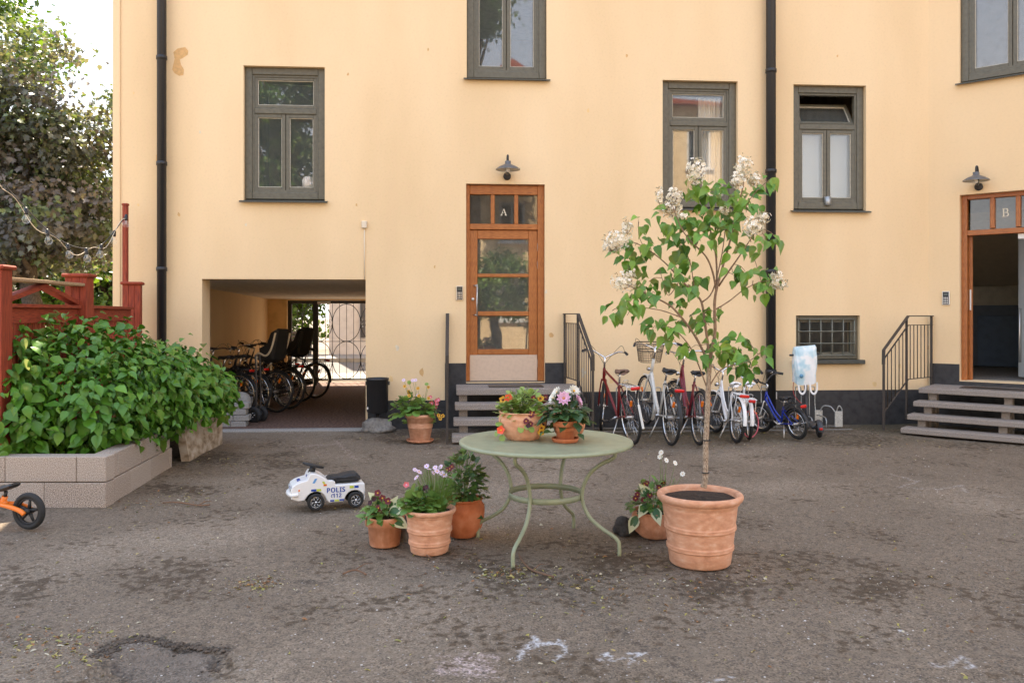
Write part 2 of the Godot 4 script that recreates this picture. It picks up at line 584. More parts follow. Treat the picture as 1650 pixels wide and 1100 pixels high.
func ground() -> void:
	# colour map of the yard: worn asphalt, dirt, moss along the wall, chalk
	var n1 := noise(1, 0.012, 5).get_image(GW, GH)
	var n2 := noise(2, 0.12, 5).get_image(GW, GH)
	var n3 := noise(3, 0.004, 4).get_image(GW, GH)
	for im in [n1, n2, n3]: im.convert(Image.FORMAT_L8)
	var d1 := n1.get_data()
	var d2 := n2.get_data()
	var d3 := n3.get_data()
	gimg = PackedByteArray()
	gimg.resize(GW * GH * 3)
	var base := lin(0.288, 0.224, 0.160)
	var pale := lin(0.405, 0.323, 0.238)
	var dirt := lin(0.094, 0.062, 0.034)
	var moss := lin(0.110, 0.088, 0.046)
	var br := PackedFloat32Array([base.r * 255, base.g * 255, base.b * 255])
	var pr := PackedFloat32Array([pale.r * 255, pale.g * 255, pale.b * 255])
	var dr := PackedFloat32Array([dirt.r * 255, dirt.g * 255, dirt.b * 255])
	var mr := PackedFloat32Array([moss.r * 255, moss.g * 255, moss.b * 255])
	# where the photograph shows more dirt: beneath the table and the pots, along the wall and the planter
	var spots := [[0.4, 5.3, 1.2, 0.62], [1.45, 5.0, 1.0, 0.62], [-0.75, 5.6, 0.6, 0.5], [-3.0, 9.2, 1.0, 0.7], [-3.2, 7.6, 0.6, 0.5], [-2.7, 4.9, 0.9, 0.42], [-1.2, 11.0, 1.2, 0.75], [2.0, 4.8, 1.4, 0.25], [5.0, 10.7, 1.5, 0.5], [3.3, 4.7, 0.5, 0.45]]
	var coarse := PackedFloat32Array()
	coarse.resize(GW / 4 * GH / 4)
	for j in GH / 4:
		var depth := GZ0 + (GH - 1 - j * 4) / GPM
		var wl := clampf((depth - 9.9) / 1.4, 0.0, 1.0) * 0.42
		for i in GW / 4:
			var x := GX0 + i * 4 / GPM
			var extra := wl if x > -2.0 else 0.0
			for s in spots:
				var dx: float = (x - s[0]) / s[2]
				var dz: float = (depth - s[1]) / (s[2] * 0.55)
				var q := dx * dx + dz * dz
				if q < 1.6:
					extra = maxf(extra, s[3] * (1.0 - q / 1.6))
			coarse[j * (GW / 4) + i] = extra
	var b0 := br[0]; var b1 := br[1]; var b2 := br[2]
	var p0 := pr[0]; var p1 := pr[1]; var p2 := pr[2]
	var e0 := dr[0]; var e1 := dr[1]; var e2 := dr[2]
	var m0 := mr[0]; var m1 := mr[1]; var m2 := mr[2]
	for j in GH:
		var depth := GZ0 + (GH - 1 - j) / GPM
		var wallish := clampf((depth - 9.9) / 1.4, 0.0, 1.0)
		var crow := (j >> 2) * (GW / 4)
		for i in GW:
			var o := j * GW + i
			var b := d2[o] / 255.0
			var c := d3[o] / 255.0
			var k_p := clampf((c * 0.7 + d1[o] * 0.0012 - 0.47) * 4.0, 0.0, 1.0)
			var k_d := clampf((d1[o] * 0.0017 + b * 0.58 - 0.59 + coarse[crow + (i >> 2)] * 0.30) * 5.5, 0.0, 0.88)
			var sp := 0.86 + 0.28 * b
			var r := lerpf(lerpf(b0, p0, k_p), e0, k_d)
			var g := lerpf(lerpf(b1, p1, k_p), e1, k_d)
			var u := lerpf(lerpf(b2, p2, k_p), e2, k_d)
			if wallish > 0.0 and i > 672:
				var k_m := clampf((c * 0.5 + b * 0.5 - 0.40) * 6.0, 0.0, 0.85) * wallish
				r = lerpf(r, m0, k_m)
				g = lerpf(g, m1, k_m)
				u = lerpf(u, m2, k_m)
			o *= 3
			gimg[o] = int(minf(r * sp, 255.0))
			gimg[o + 1] = int(minf(g * sp, 255.0))
			gimg[o + 2] = int(minf(u * sp, 255.0))
	# the sunken repair at the lower left is smoother and paler than the asphalt round it
	var hole := PackedVector2Array()
	for v in [[165, 1050], [190, 1033], [235, 1027], [285, 1039], [352, 1044], [345, 1068], [330, 1100], [205, 1100], [190, 1070]]:
		var w := on_ground(v[0], v[1])
		hole.append(Vector2(w.x, -w.z))
	var smooth := lin(0.235, 0.195, 0.160)
	for i in 160:
		for j in 110:
			var w := Vector2(-2.35 + i / GPM, 3.4 + j / GPM)
			if Geometry2D.is_point_in_polygon(w + Vector2(0.02 * sin(w.y * 40.0), 0.02 * sin(w.x * 33.0)), hole):
				gpix(w.x, w.y, smooth, 0.7)
	var white := lin(0.80, 0.80, 0.82)
	var pink := lin(0.82, 0.66, 0.64)
	for k in 5:
		chalk([[835 + k * 6, 1060 - k * 9], [855, 1040 - k * 5], [905, 1022 + k * 4]], 0.016, white, 0.8, 0.9)
	chalk([[895, 1030], [915, 1045], [900, 1058]], 0.012, white, 0.8)
	chalk([[970, 1060], [985, 1045], [984, 1062], [1000, 1058]], 0.012, white, 0.9)
	chalk([[1005, 1050], [1045, 1047], [1025, 1052], [1020, 1064]], 0.012, white, 0.9)
	chalk([[1130, 1099], [1180, 1088]], 0.012, white, 0.8)
	chalk([[1440, 1012], [1462, 1020]], 0.03, white, 0.9)
	chalk([[1500, 1064], [1530, 1068], [1548, 1056], [1575, 1068], [1555, 1072]], 0.018, white, 0.6)
	for k in 20:
		chalk([[700 + rng.randf() * 90, 1045 + rng.randf() * 40], [740 + rng.randf() * 80, 1045 + rng.randf() * 50]], 0.03, pink, 0.7, 0.5)
	for k in 9:
		chalk([[455 + rng.randf() * 60, 715 + rng.randf() * 22], [500 + rng.randf() * 70, 712 + rng.randf() * 26]], 0.04, pink, 0.5, 0.35)
	chalk([[540, 708], [572, 738]], 0.025, pink, 0.6, 0.6)
	chalk([[1435, 762], [1480, 775], [1450, 782], [1510, 786], [1550, 780], [1560, 790]], 0.03, white, 0.55, 0.7)
	chalk([[1590, 795], [1640, 798]], 0.03, white, 0.5, 0.6)
	# the long seam that runs from the table leg to the lower right, and a second one
	var seam := lin(0.035, 0.028, 0.022)
	chalk([[838, 905], [900, 940], [960, 985], [1030, 1035], [1120, 1085]], 0.03, seam, 0.45, 0.8)
	chalk([[1440, 955], [1500, 985], [1560, 1025], [1650, 1075]], 0.06, seam, 0.4, 0.7)
	chalk([[160, 1048], [190, 1030], [235, 1024], [285, 1036], [360, 1042], [345, 1065]], 0.045, seam, 0.6, 2.2)
	chalk([[160, 1048], [185, 1065], [205, 1085]], 0.05, seam, 0.5, 1.8)
	chalk([[470, 935], [500, 931], [525, 936]], 0.05, seam, 0.6, 1.6)
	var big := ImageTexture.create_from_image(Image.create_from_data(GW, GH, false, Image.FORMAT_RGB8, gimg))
	var cells := noise(5, 0.19, 1, FastNoiseLite.TYPE_CELLULAR)
	cells.cellular_return_type = FastNoiseLite.RETURN_CELL_VALUE
	cells.fractal_type = FastNoiseLite.FRACTAL_FBM
	cells.fractal_octaves = 2
	var gr := ramp_tex(cells, 1024, 1024, [[0.08, Color(0.26, 0.25, 0.235)], [0.40, Color(0.54, 0.53, 0.515)], [0.62, Color(0.66, 0.655, 0.645)], [0.80, Color(0.76, 0.755, 0.75)], [0.92, Color(1, 1, 0.99)]])
	var m := StandardMaterial3D.new()
	m.albedo_texture = gr
	m.uv1_triplanar = true
	m.uv1_world_triplanar = true
	m.uv1_scale = Vector3.ONE * 0.62
	m.roughness = 0.92
	m.heightmap_enabled = true
	m.heightmap_texture = gr
	m.heightmap_scale = 0.9
	m.detail_enabled = true
	m.detail_blend_mode = BaseMaterial3D.BLEND_MODE_MUL
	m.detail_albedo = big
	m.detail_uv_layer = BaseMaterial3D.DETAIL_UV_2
	var st := mk()
	var hn := noise(6, 0.9, 3)
	var xs := [-150.0, -60.0, -20.0, GX0]
	var zs := [-60.0, -20.0, -5.0, GZ0]
	for i in 200: xs.append(GX0 + (i + 1) * 0.08)
	for i in 150: zs.append(GZ0 + (i + 1) * 0.08)
	xs.append_array([20.0, 60.0, 150.0])
	zs.append_array([20.0, 60.0, 250.0])
	var pt := func(i: int, j: int) -> void:
		var x: float = xs[i]
		var z: float = zs[j]
		st.set_uv2(Vector2((x - GX0) / 16.0, 1.0 - (z - GZ0) / 12.0))
		var inner := x > GX0 and x < GX0 + 15.9 and z > GZ0 and z < GZ0 + 11.9
		st.add_vertex(Vector3(x, ground_height(x, z, hn) if inner else -0.012, -z))
	st.set_smooth_group(0)
	for i in xs.size() - 1:
		for j in zs.size() - 1:
			pt.call(i, j); pt.call(i, j + 1); pt.call(i + 1, j + 1)
			pt.call(i, j); pt.call(i + 1, j + 1); pt.call(i + 1, j)
	structure(put(st, "ground", m, self))

# ---------------------------------------------------------------- the yellow house
func rect(x0: float, y0: float, x1: float, y1: float) -> Rect2:   # photo pixels on the facade
	var a := on_facade(x0, y1)
	var b := on_facade(x1, y0)
	return Rect2(a, b - a)

func ring(st: SurfaceTool, r: Rect2, w: float, z0: float, z1: float, ch := 0.004) -> void:   # a rectangular frame of four butted bars
	var zc := (z0 + z1) * 0.5
	var d := absf(z1 - z0)
	cbox(st, Vector3(r.position.x + w * 0.5, r.get_center().y, zc), Vector3(w, r.size.y, d), ch)
	cbox(st, Vector3(r.end.x - w * 0.5, r.get_center().y, zc), Vector3(w, r.size.y, d), ch)
	cbox(st, Vector3(r.get_center().x, r.position.y + w * 0.5, zc), Vector3(r.size.x - 2 * w, w, d), ch)
	cbox(st, Vector3(r.get_center().x, r.end.y - w * 0.5, zc), Vector3(r.size.x - 2 * w, w, d), ch)

func sash(win: Node3D, r: Rect2, z: float, w := 0.05, tilt := 0.0, called := "sash") -> void:
	var s := holder(called, win)
	s.position = Vector3(r.position.x, r.position.y, z)
	s.rotation.x = tilt
	var q := Rect2(Vector2.ZERO, r.size)
	var st := mk()
	ring(st, q, w, -0.025, 0.02)
	put(st, "rail", M.frame, s)
	st = mk()
	ring(st, q.grow(-w + 0.001), 0.009, -0.012, 0.008, 0.001)
	put(st, "putty", M.putty, s)
	st = mk()
	box(st, Vector3(q.get_center().x, q.get_center().y, -0.006), Vector3(q.size.x - 2 * w, q.size.y - 2 * w, 0.004))
	put(st, "pane", M.glass, s)
	st = mk()
	box(st, Vector3(q.get_center().x, q.get_center().y, -0.048), Vector3(q.size.x - 1.6 * w, q.size.y - 1.6 * w, 0.004))
	put(st, "inner_pane", M.glass, s)

func flat_window(parent: Node3D, hole: Rect2, split: float, tilted := false, label := "") -> Node3D:   # split: share of the height below the transom
	var w := holder("window", parent)
	if label: w.set_meta("label", label)
	var zf := -0.07
	var fr := Rect2(hole.position + Vector2(0.002, 0.05), hole.size - Vector2(0.004, 0.052))
	var st := mk()
	ring(st, fr, 0.10, zf - 0.07, zf, 0.008)
	ring(st, fr.grow(-0.095), 0.035, zf - 0.09, zf - 0.022, 0.004)
	put(st, "frame", M.frame, w)
	var inn := fr.grow(-0.125)
	var ty := inn.position.y + inn.size.y * split
	st = mk()
	cbox(st, Vector3(inn.get_center().x, ty, zf - 0.045), Vector3(inn.size.x, 0.085, 0.06), 0.01)
	put(st, "transom", M.frame, w)
	var half := inn.size.x * 0.5
	sash(w, Rect2(inn.position, Vector2(half - 0.004, ty - 0.043 - inn.position.y)), zf - 0.05, 0.05)
	sash(w, Rect2(inn.position + Vector2(half + 0.004, 0), Vector2(half - 0.004, ty - 0.043 - inn.position.y)), zf - 0.05, 0.05)
	sash(w, Rect2(Vector2(inn.position.x, ty + 0.043), Vector2(inn.size.x, inn.end.y - ty - 0.043)), zf - 0.055, 0.045, -0.62 if tilted else 0.0)
	st = mk()
	var p := [Vector2(0.075, 0.018), Vector2(0.075, 0.0), Vector2(0.062, 0.0), Vector2(0.058, 0.012), Vector2(-0.12, 0.05), Vector2(-0.12, 0.062)]
	extrude(st, p, 0.0, hole.size.x + 0.09, 0.0, Transform3D(Basis(Vector3(0, 0, 1), Vector3(0, 1, 0), Vector3(-1, 0, 0)), Vector3(hole.end.x + 0.045, hole.position.y - 0.012, 0.0)))
	put(st, "sill", M.frame_dark, w)
	return w

func curtain(parent: Node3D, r: Rect2, z: float, m: Material, waves: float) -> void:
	var st := mk()
	st.set_smooth_group(0)
	var n := int(waves * 10)
	for side in 2:
		for i in n:
			var q := []
			for e in [[0, 0], [1, 0], [1, 1], [0, 1]]:
				var t: float = float(i + e[0]) / n
				q.append(Vector3(r.position.x + r.size.x * t, r.position.y + r.size.y * e[1], z + 0.025 * sin(t * waves * TAU) - side * 0.002))
			if side == 0: quad(st, q[0], q[1], q[2], q[3])
			else: quad(st, q[3], q[2], q[1], q[0])
	put(st, "curtain", m, parent)

func text(called: String, s: String, size: float, m: Material, parent: Node3D, x: Transform3D, serif := false, bold := false) -> void:
	var f := SystemFont.new()
	f.font_names = PackedStringArray(["Droid Serif" if serif else "Droid Sans"])
	if bold: f.font_weight = 700
	var t := TextMesh.new()
	t.font = f
	t.text = s
	t.font_size = 48
	t.pixel_size = size / 36.0
	t.depth = 0.0015
	put_mesh(t, called, m, parent, x)

func apartment_house() -> void:
	var turn := atan(FACADE_SLOPE)
	var h := thing("apartment_house", "yellow plastered apartment house with open passage, grey-green windows and wooden door", "building", Vector3(0, 0, -FACADE_Z), turn)
	var left := on_facade(183, 500).x
	var right := on_facade(1497, 500).x
	var top := 18.0
	# openings
	var w_left := rect(392, 108, 523, 325)
	var w_mid := rect(752, -90, 881, 128)
	var w_tree := rect(1068, 131, 1189, 338)
	var w_open := rect(1279, 138, 1396, 341)
	var w_low := rect(1283, 508, 1386, 585)
	var door := rect(751, 297, 878, 616)
	var pass_r := rect(325, 450, 589, 700)
	pass_r = Rect2(Vector2(pass_r.position.x, -0.3), Vector2(pass_r.size.x, pass_r.end.y + 0.3))
	var holes := [w_left, w_mid, w_tree, w_open, w_low, door, pass_r]
	# windows of the storeys above, out of the picture
	for up in 3:
		for x in [-3.4, 0.0, 2.7, 4.9]:
			holes.append(Rect2(Vector2(x - 0.55, 7.6 + up * 3.3), Vector2(1.1, 1.9)))
	var st := mk()
	wall_with_holes(st, Vector2(left, -0.3), Vector2(right + 0.3, top), holes, 0.0, -0.38)
	put(st, "front_wall", M.plaster, h)
	var depth := 7.75
	st = mk()
	span(st, Vector3(left, -0.3, -depth), Vector3(left + 0.38, top, -0.381))
	put(st, "gable_wall", M.plaster, h)
	# passage: floor-high side walls, sloping ceiling, back wall with the gate opening
	var pl := pass_r.position.x
	var pr := pass_r.end.x
	var pt := pass_r.end.y
	var inl := pl - 0.95
	st = mk()
	span(st, Vector3(inl - 0.3, -0.3, -depth), Vector3(inl, 2.9, -0.382))
	put(st, "passage_wall", M.ochre, h)
	st = mk()
	span(st, Vector3(pr, -0.3, -depth), Vector3(pr + 0.3, 2.9, -0.382))
	put(st, "passage_wall", M.ochre, h)
	st = mk()
	st.set_smooth_group(-1)
	var cz0 := -0.383
	var c0 := pt + 0.015
	var c1 := 1.96
	var cp := [Vector3(inl, c0, cz0), Vector3(pr, c0, cz0), Vector3(pr, c1, -depth), Vector3(inl, c1, -depth)]
	face(st, cp, Vector3.DOWN)
	var cq := cp.map(func(v): return v + Vector3(0, 0.5, 0))
	face(st, cq, Vector3.UP)
	for i in 4:
		var j := (i + 1) % 4
		face(st, [cp[i], cp[j], cq[j], cq[i]], (cp[i] + cp[j]) * 0.5 - (cp[0] + cp[2]) * 0.5)
	put(st, "passage_ceiling", M.plaster_white, h)
	st = mk()
	st.set_smooth_group(-1)
	var y0 := c0 - 0.11
	var y1 := c1 - 0.05
	face(st, [Vector3(inl + 0.006, y0, cz0), Vector3(inl + 0.006, y1, -depth + 0.01), Vector3(inl + 0.05, c1 - 0.002, -depth + 0.01), Vector3(inl + 0.05, c0 - 0.002, cz0)], Vector3(1, -0.2, 0))
	put(st, "cove", M.plaster_white, h)
	var gx0 := at(503, 500, 19.4).x / cos(turn) + 0.02
	st = mk()
	wall_with_holes(st, Vector2(left + 0.38, -0.3), Vector2(right + 0.3, top), [Rect2(Vector2(gx0, -0.3), Vector2(pr - gx0, 0.3 + 1.93))], -depth, -depth - 0.3)
	put(st, "back_wall", M.ochre, h)
	st = mk()
	box(st, Vector3((inl + pr) * 0.5, -0.03, -depth * 0.5 - 0.05), Vector3(pr - inl, 0.09, depth + 0.1))
	M.paver = grained(ramp_tex(noise(71, 0.05, 4), 512, 512, [[0.2, Color(0.05, 0.028, 0.02)], [0.5, Color(0.115, 0.062, 0.043)], [0.85, Color(0.19, 0.12, 0.09)]]), Vector3.ONE * 0.8, 0.9, M.fine_bump, 0.5)
	put(st, "passage_floor", M.paver, h)
	# concrete threshold strip where the paving meets the asphalt
	st = mk()
	cbox(st, Vector3((pl + pr) * 0.5, -0.02, 0.08), Vector3(pr - pl + 0.3, 0.066, 0.2), 0.012)
	put(st, "threshold", M.block_grey, h)
	st = mk()   # party wall towards the wing
	span(st, Vector3(right + 0.02, -0.3, -depth), Vector3(right + 0.3, 6.59, -0.382))
	put(st, "party_wall", M.plaster_white, h)
	# dim rooms behind the ground-floor windows
	M.room = varied(Color(0.36, 0.28, 0.21), 0.2, 0.7, 0.9, 72)
	for r in [w_left, w_tree, w_open, w_mid, w_low, door]:
		st = mk()
		var q: Rect2 = r.grow(0.35)
		q.position.y += 0.25
		var za := -0.384
		var zb := -3.2
		span(st, Vector3(q.position.x, q.position.y, zb - 0.05), Vector3(q.end.x, q.end.y, zb))
		span(st, Vector3(q.position.x - 0.05, q.position.y, zb), Vector3(q.position.x, q.end.y, za))
		span(st, Vector3(q.end.x, q.position.y, zb), Vector3(q.end.x + 0.05, q.end.y, za))
		span(st, Vector3(q.position.x, q.end.y, zb), Vector3(q.end.x, q.end.y + 0.05, za))
		span(st, Vector3(q.position.x, q.position.y - 0.05, zb), Vector3(q.end.x, q.position.y, za))
		put(st, "room", M.room, h)
	# roof
	st = mk()
	extrude(st, [Vector2(0.5, top), Vector2(0.5, top + 0.15), Vector2(-4.0, top + 2.6), Vector2(-8.6, top + 0.15), Vector2(-8.6, top)], -(right + 0.4), -(left - 0.4), 0.0, Transform3D(Basis(Vector3(0, 0, 1), Vector3.UP, Vector3(-1, 0, 0)), Vector3.ZERO))
	put(st, "roof", plain(Color(0.2, 0.05, 0.03), 0.8), h)
	st = mk()   # floor above the passage and the ground floor: keeps the rooms dark
	span(st, Vector3(left + 0.39, 2.95, -depth + 0.01), Vector3(right + 0.29, 3.1, -3.4))
	span(st, Vector3(left + 0.39, 6.6, -depth + 0.01), Vector3(right + 0.29, 6.8, -0.39))
	put(st, "floor_slab", M.plaster_white, h)
	# black plinth, stepped up on both sides of the door
	var s1 := on_facade(590, 640)
	var y_low := on_facade(650, 645).y
	var y_hi := on_facade(730, 585).y
	var y_r := on_facade(1240, 629).y
	st = mk()
	span(st, Vector3(pr + 0.03, -0.2, 0.002), Vector3(on_facade(717, 600).x, y_low, 0.022))
	span(st, Vector3(on_facade(717, 600).x, -0.2, 0.002), Vector3(door.position.x - 0.002, y_hi, 0.022))
	span(st, Vector3(door.end.x + 0.002, -0.2, 0.002), Vector3(on_facade(912, 600).x, y_hi, 0.022))
	span(st, Vector3(on_facade(912, 600).x, -0.2, 0.002), Vector3(right - 0.02, y_r, 0.022))
	span(st, Vector3(door.position.x - 0.002, -0.2, 0.002), Vector3(door.end.x + 0.002, door.position.y - 0.01, 0.022))
	put(st, "plinth", M.plinth, h)
	# windows
	var w := flat_window(h, w_left, 0.70)
	w.set_meta("label", "window with a white globe lamp on its inner sill")
	flat_window(h, w_mid, 0.70)
	w = flat_window(h, w_tree, 0.70)
	curtain(w, Rect2(w_tree.position + Vector2(0.62, 0.1), Vector2(0.38, 1.6)), -0.32, plain(Color(0.62, 0.58, 0.50), 0.9), 5.0)
	w = flat_window(h, w_open, 0.70, true)
	w.set_meta("label", "window with its top light tilted open")
	curtain(w, Rect2(w_open.position + Vector2(0.02, 0.05), Vector2(1.0, 1.28)), -0.30, plain(Color(0.34, 0.33, 0.27), 0.9), 1.0)
	for up in 3:
		for x in [-3.4, 0.0, 2.7, 4.9]:
			if up == 0:
				flat_window(h, Rect2(Vector2(x - 0.55, 7.6 + up * 3.3), Vector2(1.1, 1.9)), 0.70)
	# barred cellar window
	M.grille = varied(Color(0.20, 0.20, 0.16), 0.15, 3.0, 0.5, 73)
	w = holder("cellar_window", h)
	st = mk()
	var fr := Rect2(w_low.position + Vector2(0.002, 0.055), w_low.size - Vector2(0.004, 0.057))
	ring(st, fr, 0.075, -0.13, -0.06, 0.006)
	ring(st, fr.grow(-0.07), 0.03, -0.15, -0.085, 0.004)
	put(st, "frame", M.frame, w)
	st = mk()
	span(st, Vector3(fr.position.x + 0.1, fr.position.y + 0.1, -0.15), Vector3(fr.end.x - 0.1, fr.end.y - 0.1, -0.146))
	put(st, "pane", glass(0.01, 0.25), w)
	var g := fr.grow(-0.055)
	for i in 6:
		st = mk()
		var x := g.position.x + g.size.x * i / 5.0
		tube(st, [Vector3(x, g.position.y, -0.05), Vector3(x, g.end.y, -0.05)], 0.009, 6)
		put(st, "grille_bar", M.grille, w)
	for i in 4:
		st = mk()
		var y := g.position.y + g.size.y * i / 3.0
		tube(st, [Vector3(g.position.x - 0.01, y, -0.038), Vector3(g.end.x + 0.01, y, -0.038)], 0.008, 6)
		put(st, "grille_bar", M.grille, w)
	st = mk()
	cbox(st, Vector3(w_low.get_center().x, w_low.position.y + 0.018, 0.0), Vector3(w_low.size.x + 0.1, 0.06, 0.16), 0.01)
	put(st, "sill", M.frame_dark, w)
	# entrance door
	entrance_door(h, door)
	# rain pipes
	for a in [[264.5, 0.062, "left"], [1238.0, 0.07, "right"]]:
		var p := holder("rain_pipe", h)
		var x: float = on_facade(a[0], 500).x
		st = mk()
		tube(st, [Vector3(x, -0.05, 0.11), Vector3(x, 17.5, 0.11)], a[1], 14)
		put(st, "pipe", M.iron_black, p)
		var y := 0.75
		while y < 7.0:
			st = mk()
			lathe(st, [Vector2(a[1] + 0.001, 0), Vector2(a[1] + 0.01, 0.004), Vector2(a[1] + 0.01, 0.055), Vector2(a[1] + 0.001, 0.06)], 14, Transform3D(Basis(), Vector3(x, y, 0.11)))
			box(st, Vector3(x, y + 0.03, 0.035), Vector3(0.03, 0.03, 0.07))
			put(st, "bracket", M.iron_black, p)
			y += 1.45
	# places where the paint has come off
	var spots := [[[281, 118], [277, 112], [281, 95], [279, 84], [286, 78], [298, 76], [303, 82], [302, 88], [293, 94], [289, 95], [291, 104], [296, 112], [295, 121], [288, 122]], [[251, 250], [255, 246], [258, 252], [258, 283], [254, 276], [251, 262]]]
	for s in spots:
		st = mk()
		var poly := []
		for q in s: poly.append(on_facade(q[0], q[1]))
		extrude(st, poly, 0.0004, 0.003, 0.0)
		put(st, "bare_plaster_patch", M.plaster_patch, h)
	# small chips and spots in the render
	var rc := RandomNumberGenerator.new()
	rc.seed = 77
	for q in [[948, 178, 4], [322, 212, 3], [396, 362, 3], [574, 330, 3], [690, 80, 3], [880, 470, 4], [888, 540, 6], [940, 600, 9], [985, 610, 7], [640, 560, 5], [680, 600, 7], [630, 610, 6], [1180, 610, 6], [1290, 612, 5], [1410, 618, 6], [1450, 590, 4], [700, 430, 3], [1010, 90, 3], [1350, 90, 3], [560, 120, 3], [215, 150, 3], [222, 330, 3], [288, 345, 4], [1496, 560, 4]]:
		st = mk()
		var c := on_facade(q[0], q[1])
		var poly := []
		for k in 9:
			var rr: float = q[2] * 0.0075 * rc.randf_range(0.45, 1.15)
			poly.append(c + Vector2(cos(k * TAU / 9.0) * rr * 0.8, sin(k * TAU / 9.0) * rr * 1.2))
		extrude(st, poly, 0.0004, 0.002, 0.0)
		put(st, "render_chip", [M.plaster_patch, M.plaster_pale, M.ochre][rc.randi() % 3], h)
	# corner strip at the left edge
	st = mk()
	cbox(st, Vector3(left + 0.04, 6.0, 0.012), Vector3(0.1, 12.4, 0.02), 0.006)
	put(st, "corner_strip", M.plaster, h)
	# cable with a small junction box beside the passage
	var cx := on_facade(587, 400)
	st = mk()
	tube(st, [Vector3(cx.x, pt, 0.008), Vector3(cx.x, on_facade(587, 366).y, 0.008)], 0.008, 6)
	put(st, "cable", M.plaster_pale, h)
	st = mk()
	cbox(st, Vector3(cx.x, on_facade(587, 362).y, 0.022), Vector3(0.075, 0.10, 0.04), 0.008)
	put(st, "junction_box", M.plaster_pale, h)
	wing(h, right, turn)

func entrance_door(h: Node3D, hole: Rect2) -> void:
	var d := holder("door", h)
	d.set_meta("label", "wooden entrance door with three stacked panes and a pale kick plate")
	var z := -0.13
	var sc := hole.size.x / (385.0 - 112.0)   # metres per pixel of the enlarged door
	var X := func(px: float) -> float: return hole.position.x + (px - 112.0) * sc
	var Y := func(py: float) -> float: return hole.end.y - (py - 146.0) * sc
	var y_thr := hole.position.y
	var st := mk()
	var jamb := 0.055
	cbox(st, Vector3(X.call(112) + jamb * 0.5, hole.get_center().y, z), Vector3(jamb, hole.size.y, 0.1), 0.006)
	cbox(st, Vector3(X.call(385) - jamb * 0.5 - 0.02, hole.get_center().y, z), Vector3(jamb + 0.04, hole.size.y, 0.1), 0.006)
	put(st, "frame", M.wood_v, d)
	st = mk()
	var xl: float = X.call(112) + jamb
	var xr: float = X.call(385) - jamb - 0.04
	cbox(st, Vector3((xl + xr) * 0.5, Y.call(164), z), Vector3(xr - xl, (180 - 148) * sc, 0.1), 0.006)
	cbox(st, Vector3((xl + xr) * 0.5, Y.call(292), z), Vector3(xr - xl, (302 - 282) * sc, 0.1), 0.006)
	put(st, "transom_rail", M.wood_h, d)
	for px in [205.0, 287.0]:
		st = mk()
		cbox(st, Vector3(X.call(px), Y.call(231), z), Vector3(14 * sc, 102 * sc, 0.08), 0.006)
		put(st, "glazing_bar", M.wood_v, d)
	for e in [[128, 198], [212, 280], [294, 362]]:
		st = mk()
		span(st, Vector3(X.call(e[0]) - 0.005, Y.call(283), z - 0.01), Vector3(X.call(e[1]) + 0.005, Y.call(179), z - 0.004))
		put(st, "pane", M.glass, d)
	# the leaf
	var lz := z - 0.012
	for e in [[120, 152], [331, 362]]:
		st = mk()
		cbox(st, Vector3(X.call((e[0] + e[1]) * 0.5), (Y.call(303) + y_thr + 0.012) * 0.5, lz), Vector3((e[1] - e[0]) * sc, Y.call(303) - y_thr - 0.012, 0.06), 0.006)
		put(st, "stile", M.wood_v, d)
	for e in [[303, 334], [455, 467], [586, 602], [718, 737]]:
		st = mk()
		cbox(st, Vector3(X.call(241.5), Y.call((e[0] + e[1]) * 0.5), lz), Vector3(179 * sc, (e[1] - e[0]) * sc, 0.06), 0.006)
		put(st, "rail", M.wood_h, d)
	for e in [[334, 455], [467, 586], [602, 718]]:
		st = mk()
		span(st, Vector3(X.call(151), Y.call(e[1] + 1), lz - 0.004), Vector3(X.call(332), Y.call(e[0] - 1), lz + 0.004))
		put(st, "pane", M.glass, d)
		st = mk()
		span(st, Vector3(X.call(153), Y.call(e[1] - 1), lz - 0.022), Vector3(X.call(330), Y.call(e[0] + 1), lz - 0.017))
		put(st, "inner_pane", M.glass, d)
	st = mk()
	cbox(st, Vector3(X.call(240), (Y.call(738) + y_thr + 0.012) * 0.5, lz + 0.033), Vector3(242 * sc, Y.call(738) - y_thr - 0.012, 0.006), 0.002)
	for i in 12:
		for y in [Y.call(742), y_thr + 0.03]:
			lathe(st, [Vector2(0.006, 0), Vector2(0.005, 0.003), Vector2(0, 0.004)], 6, Transform3D(Basis(Vector3.RIGHT, PI / 2), Vector3(X.call(124 + i * 21), y, lz + 0.036)))
	put(st, "kick_plate", M.kick_plate, d)
	st = mk()
	cbox(st, Vector3(hole.get_center().x, y_thr + 0.006, z), Vector3(hole.size.x - 0.004, 0.012, 0.16), 0.003)
	put(st, "threshold", M.frame_dark, d)
	st = mk()
	tube(st, [Vector3(X.call(150), Y.call(492), lz + 0.085), Vector3(X.call(150), Y.call(604), lz + 0.085)], 0.011, 10)
	for y in [497, 599]:
		tube(st, [Vector3(X.call(150), Y.call(y), lz + 0.085), Vector3(X.call(138), Y.call(y), lz + 0.03)], 0.012, 8)
	put(st, "handle", M.steel, d)
	st = mk()
	lathe(st, [Vector2(0.024, 0), Vector2(0.024, 0.012), Vector2(0.015, 0.018), Vector2(0, 0.019)], 14, Transform3D(Basis(Vector3.RIGHT, PI / 2), Vector3(X.call(136), Y.call(544), lz + 0.03)))
	put(st, "lock", M.steel, d)
	for y in [362, 424, 768]:
		st = mk()
		tube(st, [Vector3(X.call(363), Y.call(y - 14), lz + 0.036), Vector3(X.call(363), Y.call(y + 14), lz + 0.036)], 0.008, 8)
		put(st, "hinge", M.steel, d)
	text("letter", "A", 0.10, M.letter, d, Transform3D(Basis(), Vector3(X.call(244), Y.call(240), z + 0.002)), true)

